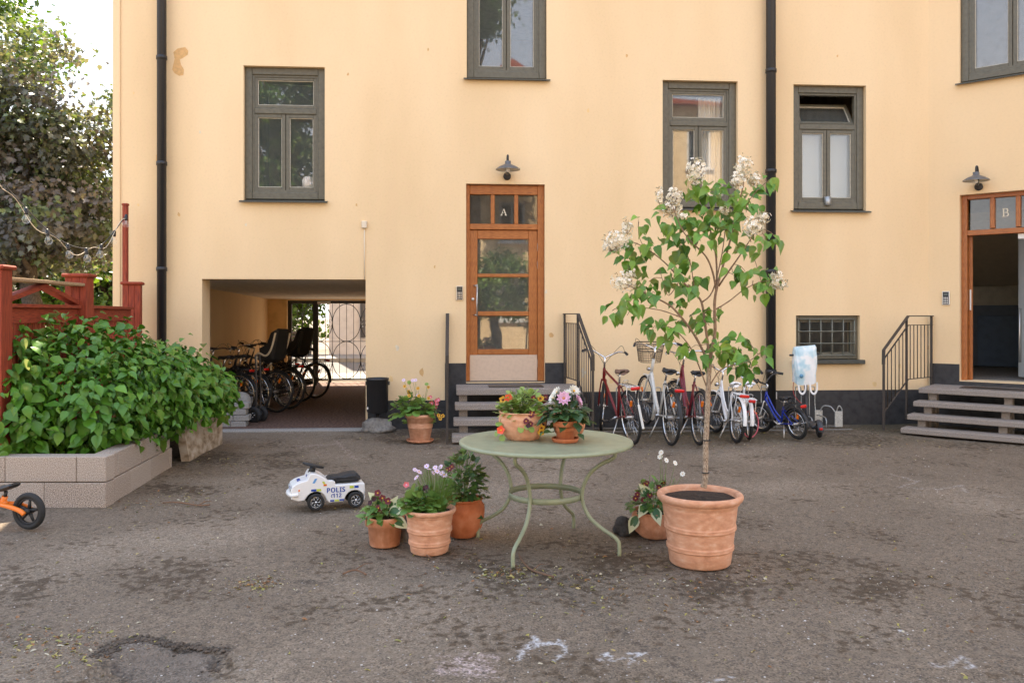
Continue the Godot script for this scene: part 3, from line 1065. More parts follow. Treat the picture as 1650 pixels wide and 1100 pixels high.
# the wing of the house that turns towards the yard, with the second door
func wing(h: Node3D, corner: float, turn: float) -> void:
	var w := holder("wing", h)
	w.position = Vector3(corner, 0, 0)
	w.rotation.y = deg_to_rad(-40.0) - turn
	var c := h.transform * Vector3(corner, 0, 0)
	var bx := Vector2(cos(deg_to_rad(40.0)), sin(deg_to_rad(40.0)))   # along the wing, in (x, z)
	var S := func(px: float) -> float:
		var u := (px - 825.0) / FOCAL
		return (u * -c.z - c.x) / (bx.x + u * bx.y)
	var Y := func(px: float, py: float) -> float:
		var s: float = S.call(px)
		var depth: float = -c.z - s * bx.y
		return EYE - (py - HORIZON) * depth / FOCAL
	var dx0: float = S.call(1547)
	var dtop: float = Y.call(1550, 314)
	var dbot: float = Y.call(1550, 613)
	var wx0: float = S.call(1547)
	var door := Rect2(Vector2(dx0, dbot), Vector2(1.32, dtop - dbot))
	var win := Rect2(Vector2(wx0, Y.call(1550, 136)), Vector2(1.3, 2.1))
	var st := mk()
	wall_with_holes(st, Vector2(0.0, -0.3), Vector2(7.0, 18.0), [door, win, Rect2(Vector2(3.3, 4.9), Vector2(1.2, 2.1)), Rect2(Vector2(3.3, 1.3), Vector2(1.2, 1.9))], 0.0, -0.38)
	put(st, "wing_wall", M.plaster, w)
	st = mk()
	span(st, Vector3(6.7, -0.3, -6.0), Vector3(7.0, 18.0, -0.382))
	span(st, Vector3(0.4, 17.9, -6.0), Vector3(7.3, 18.2, 0.5))
	span(st, Vector3(-0.3, -0.3, -6.3), Vector3(7.0, 18.0, -6.0))
	put(st, "wing_side", M.plaster, w)
	st = mk()
	span(st, Vector3(0.02, -0.2, 0.002), Vector3(door.position.x - 0.002, on_facade(1450, 585).y, 0.022))
	span(st, Vector3(door.end.x + 0.002, -0.2, 0.002), Vector3(7.0, on_facade(1450, 585).y, 0.022))
	span(st, Vector3(door.position.x - 0.002, -0.2, 0.002), Vector3(door.end.x + 0.002, door.position.y - 0.01, 0.022))
	put(st, "wing_plinth", M.plinth, w)
	# windows of the wing hang on the house as parts of their own
	for r in [win, Rect2(Vector2(3.3, 4.9), Vector2(1.2, 2.1)), Rect2(Vector2(3.3, 1.3), Vector2(1.2, 1.9))]:
		var fw := flat_window(h, r, 0.7)
		fw.transform = w.transform
	st = mk()
	for y in [4.2, 7.6]:
		span(st, Vector3(0.1, y, -2.4), Vector3(6.6, y + 0.1, -0.384))
	span(st, Vector3(0.1, 4.3, -2.5), Vector3(6.6, 7.6, -2.4))
	span(st, Vector3(0.0, 4.3, -2.4), Vector3(0.1, 7.6, -0.384))
	put(st, "wing_room", M.room, w)
	# door frame with its fanlight
	var d := holder("open_doorway", h)
	d.transform = w.transform
	d.set_meta("label", "open doorway with a lettered fanlight and dark stairwell behind")
	var z := -0.16
	var j := 0.075
	st = mk()
	cbox(st, Vector3(door.position.x + j * 0.5, door.get_center().y, z), Vector3(j, door.size.y, 0.11), 0.006)
	cbox(st, Vector3(door.end.x - j * 0.5, door.get_center().y, z), Vector3(j, door.size.y, 0.11), 0.006)
	cbox(st, Vector3(door.position.x + 0.1, (door.position.y + Y.call(1550, 376)) * 0.5, z - 0.07), Vector3(0.05, Y.call(1550, 376) - door.position.y, 0.045), 0.006)
	put(st, "frame", M.wood_v, d)
	st = mk()
	var ty: float = Y.call(1565, 374)
	cbox(st, Vector3(door.get_center().x, door.end.y - 0.03, z), Vector3(door.size.x - 2 * j, 0.06, 0.11), 0.006)
	put(st, "head_rail", M.wood_h, d)
	st = mk()
	cbox(st, Vector3(door.get_center().x, ty, z), Vector3(door.size.x - 2 * j, 0.075, 0.11), 0.006)
	put(st, "transom_rail", M.wood_h, d)
	var xs := [S.call(1558), S.call(1597), S.call(1639), S.call(1690)]
	for i in [1, 2]:
		st = mk()
		cbox(st, Vector3(xs[i], (ty + door.end.y) * 0.5, z), Vector3(0.06, door.end.y - ty - 0.1, 0.09), 0.006)
		put(st, "glazing_bar", M.wood_v, d)
	for i in 3:
		st = mk()
		span(st, Vector3(xs[i] + 0.02, ty + 0.03, z - 0.01), Vector3(minf(xs[i + 1], door.end.x - j) - 0.02, door.end.y - 0.05, z - 0.004))
		put(st, "pane", M.glass, d)
	text("letter", "B", 0.12, M.letter, d, Transform3D(Basis(), Vector3((xs[1] + xs[2]) * 0.5, (ty + door.end.y) * 0.5 - 0.01, z + 0.002)), true)
	st = mk()
	cbox(st, Vector3(door.position.x + 0.10, ty - 0.55 - 0.42, z - 0.044), Vector3(0.022, 0.30, 0.006), 0.002)
	put(st, "lock_plate", M.steel, d)
	# the door leaf, swung inwards on the right, with its pull bar
	st = mk()
	var lx: float = S.call(1639)
	bar(st, Vector3(lx - 0.10, (door.position.y + ty) * 0.5, -0.95), Vector3(door.end.x - 0.06, (door.position.y + ty) * 0.5, -0.25), 0.05, ty - door.position.y - 0.06)
	put(st, "door_leaf", plain(Color(0.42, 0.43, 0.41), 0.5), d)
	st = mk()
	tube(st, [Vector3(lx - 0.09, door.position.y + 0.25, -0.86), Vector3(lx - 0.09, door.position.y + 1.05, -0.86)], 0.013, 8)
	put(st, "pull_bar", M.steel, d)
	st = mk()
	cbox(st, Vector3(lx + 0.16, ty - 0.08, z - 0.03), Vector3(0.34, 0.075, 0.06), 0.006)
	put(st, "door_closer", M.white_plastic, d)
	# stairwell behind: floor, far wall in bands, low grey-blue door, side walls, soffit
	var y0 := door.position.y
	st = mk()
	span(st, Vector3(-0.35, y0 - 0.15, -4.2), Vector3(2.6, y0 - 0.005, -0.385))
	put(st, "hall_floor", M.stone, d)
	st = mk()
	span(st, Vector3(-0.35, y0, -4.2), Vector3(2.6, y0 + 3.2, -4.0))
	span(st, Vector3(-0.45, y0, -4.2), Vector3(-0.35, y0 + 3.2, -0.385))
	span(st, Vector3(2.6, y0, -4.2), Vector3(2.7, y0 + 3.2, -0.385))
	put(st, "hall_wall", varied(Color(0.62, 0.55, 0.42), 0.1, 1.0, 0.9, 81), d)
	st = mk()
	span(st, Vector3(-0.45, y0 + 3.2, -4.2), Vector3(2.7, y0 + 3.35, -0.385))
	bar(st, Vector3(1.1, y0 + 2.55, -1.9), Vector3(1.1, y0 + 1.55, -3.9), 3.0, 0.16)
	put(st, "stair_soffit", varied(Color(0.50, 0.43, 0.32), 0.1, 1.0, 0.9, 82), d)
	st = mk()
	span(st, Vector3(-0.3, y0, -3.99), Vector3(2.55, y0 + 1.12, -3.9))
	put(st, "panelling", varied(Color(0.13, 0.15, 0.18), 0.15, 1.0, 0.5, 83), d)
	st = mk()
	cbox(st, Vector3(0.35, y0 + 0.47, -3.87), Vector3(0.85, 0.92, 0.04), 0.006)
	put(st, "low_door", varied(Color(0.12, 0.165, 0.235), 0.15, 1.0, 0.45, 84), d)

# ---------------------------------------------------------------- iron gate and the street beyond it
func gatehouse_street() -> void:
	var turn := atan(FACADE_SLOPE)
	var gz := -7.9
	var base := Transform3D(Basis(Vector3.UP, turn), Vector3(0, 0, -FACADE_Z))
	var x0 := at(503, 500, 19.4).x / cos(turn) + 0.02
	var pr := on_facade(589, 500).x
	var g := thing("iron_gate", "black wrought iron gate with arcs and scrolls at the passage end", "gate", base * Vector3(x0, 0.015, gz), turn)
	var top := 1.91
	var sc := 19.5 / FOCAL
	var px := func(p: float) -> float: return (p - 503.0) * sc
	var st := mk()
	for e in [[503.0, 509.0], [542.0, 550.5], [640.0, 647.0]]:
		cbox(st, Vector3((px.call(e[0]) + px.call(e[1])) * 0.5, top * 0.5, 0), Vector3(px.call(e[1]) - px.call(e[0]), top, 0.07), 0.005)
	var wd := pr - x0
	cbox(st, Vector3(wd * 0.5, top - 0.035, 0.002), Vector3(wd - 0.01, 0.07, 0.08), 0.004)
	put(st, "frame", M.iron_black, g)
	var panels := [[509.0, 542.0, 4], [550.5, 640.0, 8]]
	for p in panels:
		var a: float = px.call(p[0])
		var b: float = px.call(p[1])
		st = mk()
		cbox(st, Vector3((a + b) * 0.5, 0.06, 0), Vector3(b - a, 0.03, 0.04), 0.004)
		cbox(st, Vector3((a + b) * 0.5, 0.95, 0), Vector3(b - a, 0.014, 0.02), 0.003)
		put(st, "rail", M.iron_black, g)
		for i in p[2] - 1:
			st = mk()
			var x: float = lerpf(a, b, float(i + 1) / p[2])
			tube(st, [Vector3(x, 0.06, 0), Vector3(x, top - 0.06, 0)], 0.0065, 5)
			put(st, "upright", M.iron_black, g)
		var segs := 1 if p[1] - p[0] < 50 else 2
		for s in segs:
			var m0 := lerpf(a, b, float(s) / segs)
			var m1 := lerpf(a, b, float(s + 1) / segs)
			for row in 2:
				var lo := 0.07 + row * 0.88
				for side in 2:
					var pts := []
					for k in 13:
						var t := -PI / 2 + PI * k / 12.0
						var rx := (m1 - m0) * 0.5 * cos(t)
						pts.append(Vector3(m0 + rx if side == 0 else m1 - rx, lo + 0.44 + 0.44 * sin(t), 0.012))
					st = mk()
					tube(st, pts, 0.009, 5)
					put(st, "arc", M.iron_black, g)
		if segs == 2:
			for cy in [0.34, 1.38]:
				for cx in [0.18, 0.82]:
					st = mk()
					var c := Vector3(lerpf(a, b, cx), cy, 0.02)
					for q in 4:
						var pts := []
						for k in 9:
							var t := k / 8.0 * PI * 1.5
							pts.append(c + Vector3(0.05 * (1 if q % 2 else -1) + 0.03 * cos(t) * (1 if q % 2 else -1), 0.05 * (1 if q < 2 else -1) + 0.03 * sin(t) * (1 if q < 2 else -1), 0))
						tube(st, pts, 0.005, 4)
					put(st, "scroll", M.iron_black, g)
	st = mk()
	cbox(st, Vector3(px.call(560), top - 0.05, 0.06), Vector3(0.3, 0.06, 0.06), 0.006)
	put(st, "door_closer", M.steel, g)
	# street: pale pavement, kerb, roadway, pavement, house across
	st = mk()
	span(st, Vector3(-40, -0.1, -22.2), Vector3(40, 0.012, -19.95))
	structure(put(st, "near_pavement", varied(Color(0.24, 0.225, 0.20), 0.15, 0.6, 0.9, 91), self))
	st = mk()
	span(st, Vector3(-40, -0.1, -27.4), Vector3(40, 0.004, -22.2))
	structure(put(st, "street", varied(Color(0.10, 0.095, 0.09), 0.15, 0.6, 0.9, 92), self))
	st = mk()
	span(st, Vector3(-40, -0.1, -30.2), Vector3(40, 0.13, -27.4))
	structure(put(st, "far_pavement", varied(Color(0.22, 0.205, 0.185), 0.15, 0.6, 0.9, 93), self))
	var s := thing("street_house", "pale house with grey base across the street, seen through the gate", "building", Vector3(-2.7, 0, -30.2))
	st = mk()
	span(st, Vector3(-4.0, 2.6, -8), Vector3(14, 11, 0))
	put(st, "wall", M.ochre, s)
	st = mk()
	span(st, Vector3(-4.0, -0.2, -8), Vector3(14, 2.6, 0.05))
	put(st, "base", varied(Color(0.50, 0.47, 0.46), 0.1, 0.6, 0.9, 94), s)
	st = mk()
	tube(st, [Vector3(-2.75, 0.75, 0.12), Vector3(-2.75, 11, 0.12)], 0.09, 10)
	put(st, "rain_pipe", varied(Color(0.12, 0.12, 0.13), 0.2, 2.0, 0.5, 95), s)
	for x in [1.5, 4.5, 7.5]:
		st = mk()
		span(st, Vector3(x - 0.6, 4.2, 0.0), Vector3(x + 0.6, 6.2, 0.03))
		put(st, "window", M.frame_dark, s)
	var bn := thing("street_bench", "dark slatted bench beyond the gate under green leaves", "bench", Vector3(-7.75, 0.13, -29.0))
	for i in 4:
		st = mk()
		cbox(st, Vector3(0, 0.42 + i * 0.001, 0.1 - i * 0.1), Vector3(1.5, 0.04, 0.085), 0.006)
		put(st, "seat_slat", M.dark_bark, bn)
	for i in 3:
		st = mk()
		cbox(st, Vector3(0, 0.55 + i * 0.13, -0.29), Vector3(1.5, 0.09, 0.03), 0.006)
		put(st, "back_slat", M.dark_bark, bn)
	for x in [-0.6, 0.6]:
		st = mk()
		cbox(st, Vector3(x, 0.2, -0.05), Vector3(0.06, 0.4, 0.4), 0.006)
		cbox(st, Vector3(x, 0.6, -0.32), Vector3(0.05, 0.8, 0.03), 0.006)
		put(st, "leg", M.iron_black, bn)

# ---------------------------------------------------------------- the house behind the camera: the panes mirror it
func opposite_house() -> void:
	var o := thing("opposite_house", "sunlit yellow house with red gable roof, mirrored in the window panes", "building", Vector3(6.0, 0, 10.5), PI)
	var st := mk()
	var holes := []
	for y in [1.3, 4.6, 7.9]:
		for x in [-6.0, -3.4, -0.6, 2.2, 4.4]:
			holes.append(Rect2(Vector2(x, y), Vector2(1.1, 1.7)))
	wall_with_holes(st, Vector2(-7.5, -0.3), Vector2(7.5, 10.6), holes, 0.0, -0.4)
	span(st, Vector3(-7.5, -0.3, -8), Vector3(-7.1, 10.6, -0.401))
	span(st, Vector3(7.1, -0.3, -8), Vector3(7.5, 10.6, -0.401))
	span(st, Vector3(-7.5, -0.3, -8.3), Vector3(7.5, 10.6, -8.001))
	put(st, "wall", M.plaster, o)
	st = mk()
	extrude(st, [Vector2(-7.9, 10.6), Vector2(7.9, 10.6), Vector2(4.6, 11.1), Vector2(2.8, 12.2), Vector2(1.0, 11.1)], -8.5, 0.4, 0.0)
	put(st, "roof", varied(Color(0.30, 0.07, 0.04), 0.2, 1.0, 0.9, 96), o)
	for r in holes:
		var w := holder("window", o)
		st = mk()
		ring(st, r.grow(-0.002), 0.1, -0.16, -0.06, 0.005)
		cbox(st, Vector3(r.get_center().x, r.get_center().y, -0.11), Vector3(0.09, r.size.y - 0.2, 0.07), 0.005)
		put(st, "frame", M.white_plastic, w)
		st = mk()
		span(st, Vector3(r.position.x + 0.1, r.position.y + 0.1, -0.15), Vector3(r.end.x - 0.1, r.end.y - 0.1, -0.145))
		put(st, "pane", M.glass, w)
		st = mk()
		cbox(st, Vector3(r.get_center().x, r.position.y - 0.03, 0.02), Vector3(r.size.x + 0.2, 0.06, 0.2), 0.005)
		put(st, "sill", M.white_plastic, w)

# ---------------------------------------------------------------- leaves and flowers
func leaf_mesh(outline: Array, fold: float, droop: float, wave := 0.0) -> ArrayMesh:   # outline: (position along the leaf, half width); base at 0, tip at y = 1, face towards +z
	var st := mk()
	st.set_smooth_group(0)
	var l := []
	var c := []
	var r := []
	for i in outline.size():
		var q: Vector2 = outline[i]
		var z := -droop * q.x * q.x
		var wv := wave * sin(i * 2.4)
		c.append(Vector3(0, q.x, z))
		l.append(Vector3(-q.y, q.x, z + fold * q.y + wv * q.y))
		r.append(Vector3(q.y, q.x, z + fold * q.y - wv * q.y))
	for i in outline.size() - 1:
		quad(st, l[i], c[i], c[i + 1], l[i + 1])
		quad(st, c[i], r[i], r[i + 1], c[i + 1])
	st.generate_normals()
	return st.commit()

func leaf_at(p: Vector3, along: Vector3, facing: Vector3, length: float, width := 1.0) -> Transform3D:
	var y := along.normalized()
	var x := y.cross(facing)
	if x.length() < 0.01: x = y.cross(Vector3(0.3, 0.2, 0.9))
	x = x.normalized()
	var z := x.cross(y)
	return Transform3D(Basis(x * length * width, y * length, z * length), p)

func rand_dir() -> Vector3:
	return Vector3(rng.randfn(), rng.randfn(), rng.randfn()).normalized()

func flower_mesh(petals: int, length: float, width: float, cup: float, petal: Material, centre: Material, core := 0.16, rows := 1) -> ArrayMesh:   # faces +y
	var st := mk()
	st.set_smooth_group(0)
	for row in rows:
		for i in petals:
			var a := TAU * (i + row * 0.5) / petals
			var d := Vector3(cos(a), 0, sin(a))
			var s := Vector3(-sin(a), 0, cos(a))
			var L := length * (1.0 - row * 0.22)
			var up := Vector3.UP * (cup + row * 0.25) * L
			var p0 := d * L * 0.1
			var pm := d * L * 0.62 + up * 0.5
			var pe := d * L + up
			var w := s * width * 0.5
			var bow := Vector3.UP * width * 0.12
			quad(st, p0 - w * 0.25, p0 + w * 0.25, pm, pm - w + bow)
			tri(st, p0 + w * 0.25, pm + w + bow, pm)
			tri(st, pm, pm + w + bow, pe + w * 0.3)
			tri(st, pm, pe + w * 0.3, pe - w * 0.3)
			tri(st, pm, pe - w * 0.3, pm - w + bow)
	st.generate_normals()
	var m := st.commit()
	m.surface_set_material(0, petal)
	st = mk()
	lathe(st, [Vector2(length * core * 1.1, 0), Vector2(length * core, length * core * 0.7), Vector2(0, length * core)], 8, Transform3D(Basis(), Vector3(0, length * 0.05, 0)))
	st.generate_normals()
	st.commit(m)
	m.surface_set_material(1, centre)
	return m

func facing_y(p: Vector3, n: Vector3, s := 1.0) -> Transform3D:
	var y := n.normalized()
	var x := y.cross(Vector3(0.31, 0.17, 0.93)).normalized()
	return Transform3D(Basis(x, y, x.cross(y)).rotated(y, rng.randf() * TAU).scaled(Vector3.ONE * s), p)

var OVATE := [Vector2(0, 0.01), Vector2(0.1, 0.2), Vector2(0.25, 0.33), Vector2(0.45, 0.36), Vector2(0.65, 0.27), Vector2(0.85, 0.12), Vector2(1, 0.0)]
var HEART := [Vector2(-0.06, 0.12), Vector2(0.03, 0.3), Vector2(0.16, 0.4), Vector2(0.36, 0.39), Vector2(0.6, 0.26), Vector2(0.82, 0.1), Vector2(1, 0.0)]
var ROUND := [Vector2(-0.2, 0.22), Vector2(0.0, 0.42), Vector2(0.3, 0.52), Vector2(0.6, 0.42), Vector2(0.8, 0.2)]
var LANCE := [Vector2(0, 0.02), Vector2(0.2, 0.13), Vector2(0.5, 0.17), Vector2(0.8, 0.09), Vector2(1, 0.0)]
var MAPLE := [Vector2(0, 0.05), Vector2(0.12, 0.45), Vector2(0.3, 0.25), Vector2(0.45, 0.55), Vector2(0.62, 0.2), Vector2(1, 0.0)]

# ---------------------------------------------------------------- steps and handrails
func door_steps() -> void:
	var turn := atan(FACADE_SLOPE)
	var base := Transform3D(Basis(Vector3.UP, turn), Vector3(0, 0, -FACADE_Z))
	var x0 := at(723, 600, 10.9).x
	var x1 := 0.80
	var s := thing("stone_steps", "grey granite steps with open risers below the closed wooden door", "steps", base * Vector3(0, 0, 0), turn, "stone entrance steps")
	var fronts := [1.52, 1.28, 1.04, 0.80]
	var tops := [0.10, 0.272, 0.444, 0.616]
	for i in 4:
		var st := mk()
		var back: float = fronts[i] - 0.33 if i < 3 else 0.025
		cbox(st, Vector3((x0 + x1) * 0.5 + 0.02 * i, tops[i] - 0.04, (fronts[i] + back) * 0.5), Vector3(x1 - x0 + 0.04, 0.08, fronts[i] - back), 0.008)
		put(st, "tread", M.granite, s)
		for x in [x0 + 0.13, x1 - 0.13]:
			if i > 0:
				st = mk()
				cbox(st, Vector3(x, (tops[i] - 0.081) * 0.5 + 0.0, fronts[i] - 0.17), Vector3(0.11, tops[i] - 0.083, 0.14), 0.006)
				put(st, "pier", M.granite, s)
	var mat := mk()
	cbox(mat, Vector3(0.02, 0.622, 0.42), Vector3(0.75, 0.01, 0.34), 0.003)
	put(mat, "door_grating", M.iron_brown, s)
	handrail("handrail", "brown iron handrail left of the closed door, seen edge on", base * Vector3(at(716, 600, 10.9).x - 0.02, 0, 0), turn, 0.0, 0.02, 0.80, 1.5, 0.616, 0.10)
	handrail("handrail", "brown iron handrail between the closed door and the red bicycle", base * Vector3(0.745, 0, 0), turn, 0.11, 0.02, 0.80, 1.5, 0.616, 0.10)
	# steps in front of the open doorway
	var corner := base * Vector3(on_facade(1497, 500).x, 0, 0)
	var wt := deg_to_rad(-40.0)
	s = thing("stone_steps", "grey granite steps with open risers below the open doorway", "steps", corner, wt, "stone entrance steps")
	fronts = [1.49, 1.29, 1.10, 0.90]
	tops = [0.085, 0.25, 0.415, 0.585]
	for i in 4:
		var st := mk()
		var back: float = fronts[i] - 0.32 if i < 3 else 0.03
		var a: float = [0.0, 0.03, 0.06, 0.08][i]
		cbox(st, Vector3((a + 2.4) * 0.5, tops[i] - 0.035, (fronts[i] + back) * 0.5), Vector3(2.4 - a, 0.07, fronts[i] - back), 0.008)
		put(st, "tread", M.granite, s)
		for x in [a + 0.16, 1.15]:
			if i > 0:
				st = mk()
				cbox(st, Vector3(x, (tops[i] - 0.072) * 0.5, fronts[i] - 0.17), Vector3(0.10, tops[i] - 0.074, 0.14), 0.006)
				put(st, "pier", M.granite, s)
	mat = mk()
	cbox(mat, Vector3(0.95, 0.591, 0.42), Vector3(0.85, 0.01, 0.34), 0.003)
	put(mat, "door_grating", M.iron_brown, s)
	handrail("handrail", "brown iron handrail with slim balusters beside the open doorway steps", corner, wt, -0.22, 0.02, 0.72, 1.38, 0.585, 0.12, 0.06)

func handrail(called: String, label: String, where: Vector3, turn: float, splay: float, z0: float, z1: float, z2: float, y_top: float, y_low: float, x_off := 0.0) -> void:
	var r := thing(called, label, "handrail", where, turn, "iron handrails")
	var X := func(z: float) -> float: return x_off + splay * z
	var H := func(z: float) -> float: return y_top + 1.0 if z <= z1 else lerpf(y_top + 1.0, y_low + 1.0, (z - z1) / (z2 - z1))
	var B := func(z: float) -> float: return y_top + 0.1 if z <= z1 else lerpf(y_top + 0.1, y_low + 0.14, (z - z1) / (z2 - z1))
	var P := func(z: float, y: float) -> Vector3: return Vector3(X.call(z), y, z)
	var st := mk()
	bar(st, P.call(z0, H.call(z0)), P.call(z1, H.call(z1)), 0.045, 0.014)
	bar(st, P.call(z1, H.call(z1)), P.call(z2, H.call(z2)), 0.045, 0.014)
	bar(st, P.call(z2, H.call(z2) + 0.005), P.call(z2 + 0.005, H.call(z2) - 0.2), 0.045, 0.014, Vector3.BACK)
	put(st, "handrail_bar", M.iron_brown, r)
	st = mk()
	bar(st, P.call(z0, H.call(z0) - 0.13), P.call(z1, H.call(z1) - 0.13), 0.025, 0.01)
	bar(st, P.call(z1, H.call(z1) - 0.13), P.call(z2, H.call(z2) - 0.13), 0.025, 0.01)
	put(st, "upper_rail", M.iron_brown, r)
	st = mk()
	bar(st, P.call(z0, B.call(z0)), P.call(z1, B.call(z1)), 0.025, 0.01)
	bar(st, P.call(z1, B.call(z1)), P.call(z2, B.call(z2)), 0.025, 0.01)
	put(st, "lower_rail", M.iron_brown, r)
	var n := int((z2 - z0) / 0.10)
	for i in n + 1:
		var z := lerpf(z0 + 0.03, z2, float(i) / n)
		st = mk()
		if i == n or i == 0 or i == int(n * 0.55):
			var foot := y_low - 0.1 if i == n else (y_top if z <= z1 else y_low)
			bar(st, P.call(z, foot), P.call(z, H.call(z)), 0.03, 0.03, Vector3.BACK)
			put(st, "post", M.iron_brown, r)
		else:
			tube(st, [P.call(z, B.call(z)), P.call(z, H.call(z) - 0.13)], 0.007, 6)
			put(st, "baluster", M.iron_brown, r)

# ---------------------------------------------------------------- red fence with its light chain
func fence() -> void:
	var posts := [Vector3(-4.50, 0, -7.15), Vector3(-4.57, 0, -8.7), Vector3(-5.06, 0, -10.98)]
	var f := thing("wooden_fence", "red wooden fence with capped posts behind the leafy shrub", "fence", posts[0])
	for i in 3:
		var p: Vector3 = posts[i] - posts[0]
		var dir: Vector3 = (posts[2] - posts[1] if i > 0 else posts[1] - posts[0]).normalized()
		var b := Basis(Vector3.UP, atan2(dir.x, dir.z) + 0.5)
		if i == 1: b = Basis(Vector3.UP, 0.12)
		if i == 2: b = Basis(Vector3.UP, 0.3)
		if i == 0: b = Basis(Vector3.UP, 0.12)
		var po := holder("post", f)
		for k in 3:
			var st := mk()
			cbox(st, p + b * Vector3((k - 1) * 0.072, 1.0, 0.0), Vector3(0.0705, 2.0, 0.2), 0.004, b)
			put(st, "board", M.red_v, po)
		var st2 := mk()
		cbox(st2, p + Vector3(0, 2.02, 0), Vector3(0.27, 0.04, 0.26), 0.012, b)
		put(st2, "cap", M.red_v, po)
	for i in 2:
		var a: Vector3 = posts[i] - posts[0]
		var b: Vector3 = posts[i + 1] - posts[0]
		var d := (b - a).normalized()
		var side := d.cross(Vector3.UP)
		if i == 1: b -= d * 0.12
		a += d * 0.1
		b -= d * 0.1
		var st := mk()
		bar(st, a + Vector3(0, 1.69, 0), b + Vector3(0, 1.69, 0), 0.14, 0.035)
		put(st, "top_rail", M.red_h, f)
		st = mk()
		bar(st, a + Vector3(0, 1.60, 0) + side * 0.02, b + Vector3(0, 1.60, 0) + side * 0.02, 0.022, 0.14)
		put(st, "fascia_board", M.red_h, f)
		st = mk()
		bar(st, a + Vector3(0, 0.35, 0), b + Vector3(0, 0.35, 0), 0.05, 0.09)
		put(st, "bottom_rail", M.red_h, f)
		var n := int(a.distance_to(b) / 0.075)
		for k in n:
			var q := a.lerp(b, (k + 0.5) / n)
			st = mk()
			cbox(st, q + Vector3(0, 0.93, 0) - side * 0.012, Vector3(0.045, 1.5, 0.02), 0.003, Basis(d, Vector3.UP, -side))
			put(st, "picket", M.red_v, f)
		if i == 0:
			var m := (a + b) * 0.5
			st = mk()
			bar(st, a + Vector3(0, 1.73, 0), m + Vector3(0, 1.885, 0), 0.1, 0.045)
			put(st, "brace", M.red_h, f)
			st = mk()
			bar(st, m + Vector3(0, 1.89, 0), b + Vector3(0, 1.73, 0), 0.1, 0.045)
			put(st, "brace", M.red_h, f)
			st = mk()
			bar(st, a + Vector3(0, 1.925, 0) + side * 0.02, b + Vector3(0, 1.92, 0) + side * 0.02 + d * 0.1, 0.16, 0.03)
			put(st, "loose_plank", M.bare_wood, f)
	# thin red pole
	var pole_at := at(201.5, 455, 11.12)
	var pp := thing("light_pole", "thin red pole by the house corner holding the light chain", "pole", Vector3(pole_at.x, 0, pole_at.z))
	var st3 := mk()
	cbox(st3, Vector3(0, 1.54, 0), Vector3(0.062, 3.08, 0.062), 0.006)
	put(st3, "shaft", M.red_v, pp)
	st3 = mk()
	cbox(st3, Vector3(0, 3.09, 0), Vector3(0.075, 0.03, 0.075), 0.006)
	put(st3, "cap", M.red_v, pp)
	# light chain
	var lc := thing("light_chain", "sagging chain of clear glass bulbs strung to the red pole", "string lights", pole_at)
	var pts := []
	for q in [[-60, 165, 8.2], [-10, 255, 8.6], [10, 300, 8.9], [41, 335, 9.2], [75, 370, 9.6], [108, 393, 10.0], [138, 400, 10.4], [163, 394, 10.7], [184, 372, 10.9], [203, 346, 11.06]]:
		pts.append(at(q[0], q[1], q[2]) - pole_at)
	var sm := smooth_path(pts, 5)
	var st := mk()
	tube(st, sm, 0.006, 5)
	put(st, "cable", M.stone_dark, lc)
	var sm2 := []
	for i in sm.size():
		sm2.append(sm[i] + Vector3(0.0, -0.05 + 0.05 * sin(i * 0.63), 0.03))
	st = mk()
	tube(st, sm2, 0.004, 5)
	put(st, "cable", M.plaster_pale, lc)
	for i in range(3, 10):
		var p: Vector3 = pts[i]
		var b := holder("bulb", lc)
		b.position = p
		b.rotation = Vector3(rng.randf_range(-0.15, 0.15), 0, rng.randf_range(-0.15, 0.15))
		st = mk()
		lathe(st, [Vector2(0.0, -0.075), Vector2(0.02, -0.075), Vector2(0.022, -0.06), Vector2(0.019, 0.0), Vector2(0.01, 0.008), Vector2(0, 0.008)], 10)
		put(st, "socket", M.black, b)
		st = mk()
		lathe(st, [Vector2(0, -0.175), Vector2(0.02, -0.172), Vector2(0.038, -0.155), Vector2(0.043, -0.13), Vector2(0.035, -0.105), Vector2(0.021, -0.085), Vector2(0.019, -0.074)], 14)
		put(st, "glass", M.clear_glass, b)
		st = mk()
		tube(st, [Vector3(-0.008, -0.08, 0), Vector3(-0.008, -0.125, 0), Vector3(0.008, -0.125, 0), Vector3(0.008, -0.08, 0)], 0.0025, 4)
		put(st, "filament", M.plaster_white, b)

# ---------------------------------------------------------------- planter, shrubs
func block_row(p: Node3D, a: Vector3, b: Vector3, y0: float, h: float, thick: float, len: float, shift: float, mats: Array) -> void:
	var d := (b - a).normalized()
	var side := Vector3.UP.cross(d)
	var total := a.distance_to(b)
	var s := -shift
	while s < total - 0.01:
		var s0 := maxf(s, 0.0) + 0.0015
		var s1 := minf(s + len, total) - 0.0015
		if s1 - s0 > 0.05:
			var st := mk()
			var jit := rng.randf_range(-0.004, 0.004)
			cbox(st, a + d * (s0 + s1) * 0.5 + Vector3(0, y0 + h * 0.5, 0) + side * jit, Vector3(s1 - s0, h - 0.003, thick), 0.006, Basis(d, Vector3.UP, d.cross(Vector3.UP)))
			put(st, "block", mats[rng.randi() % mats.size()], p)
		s += len

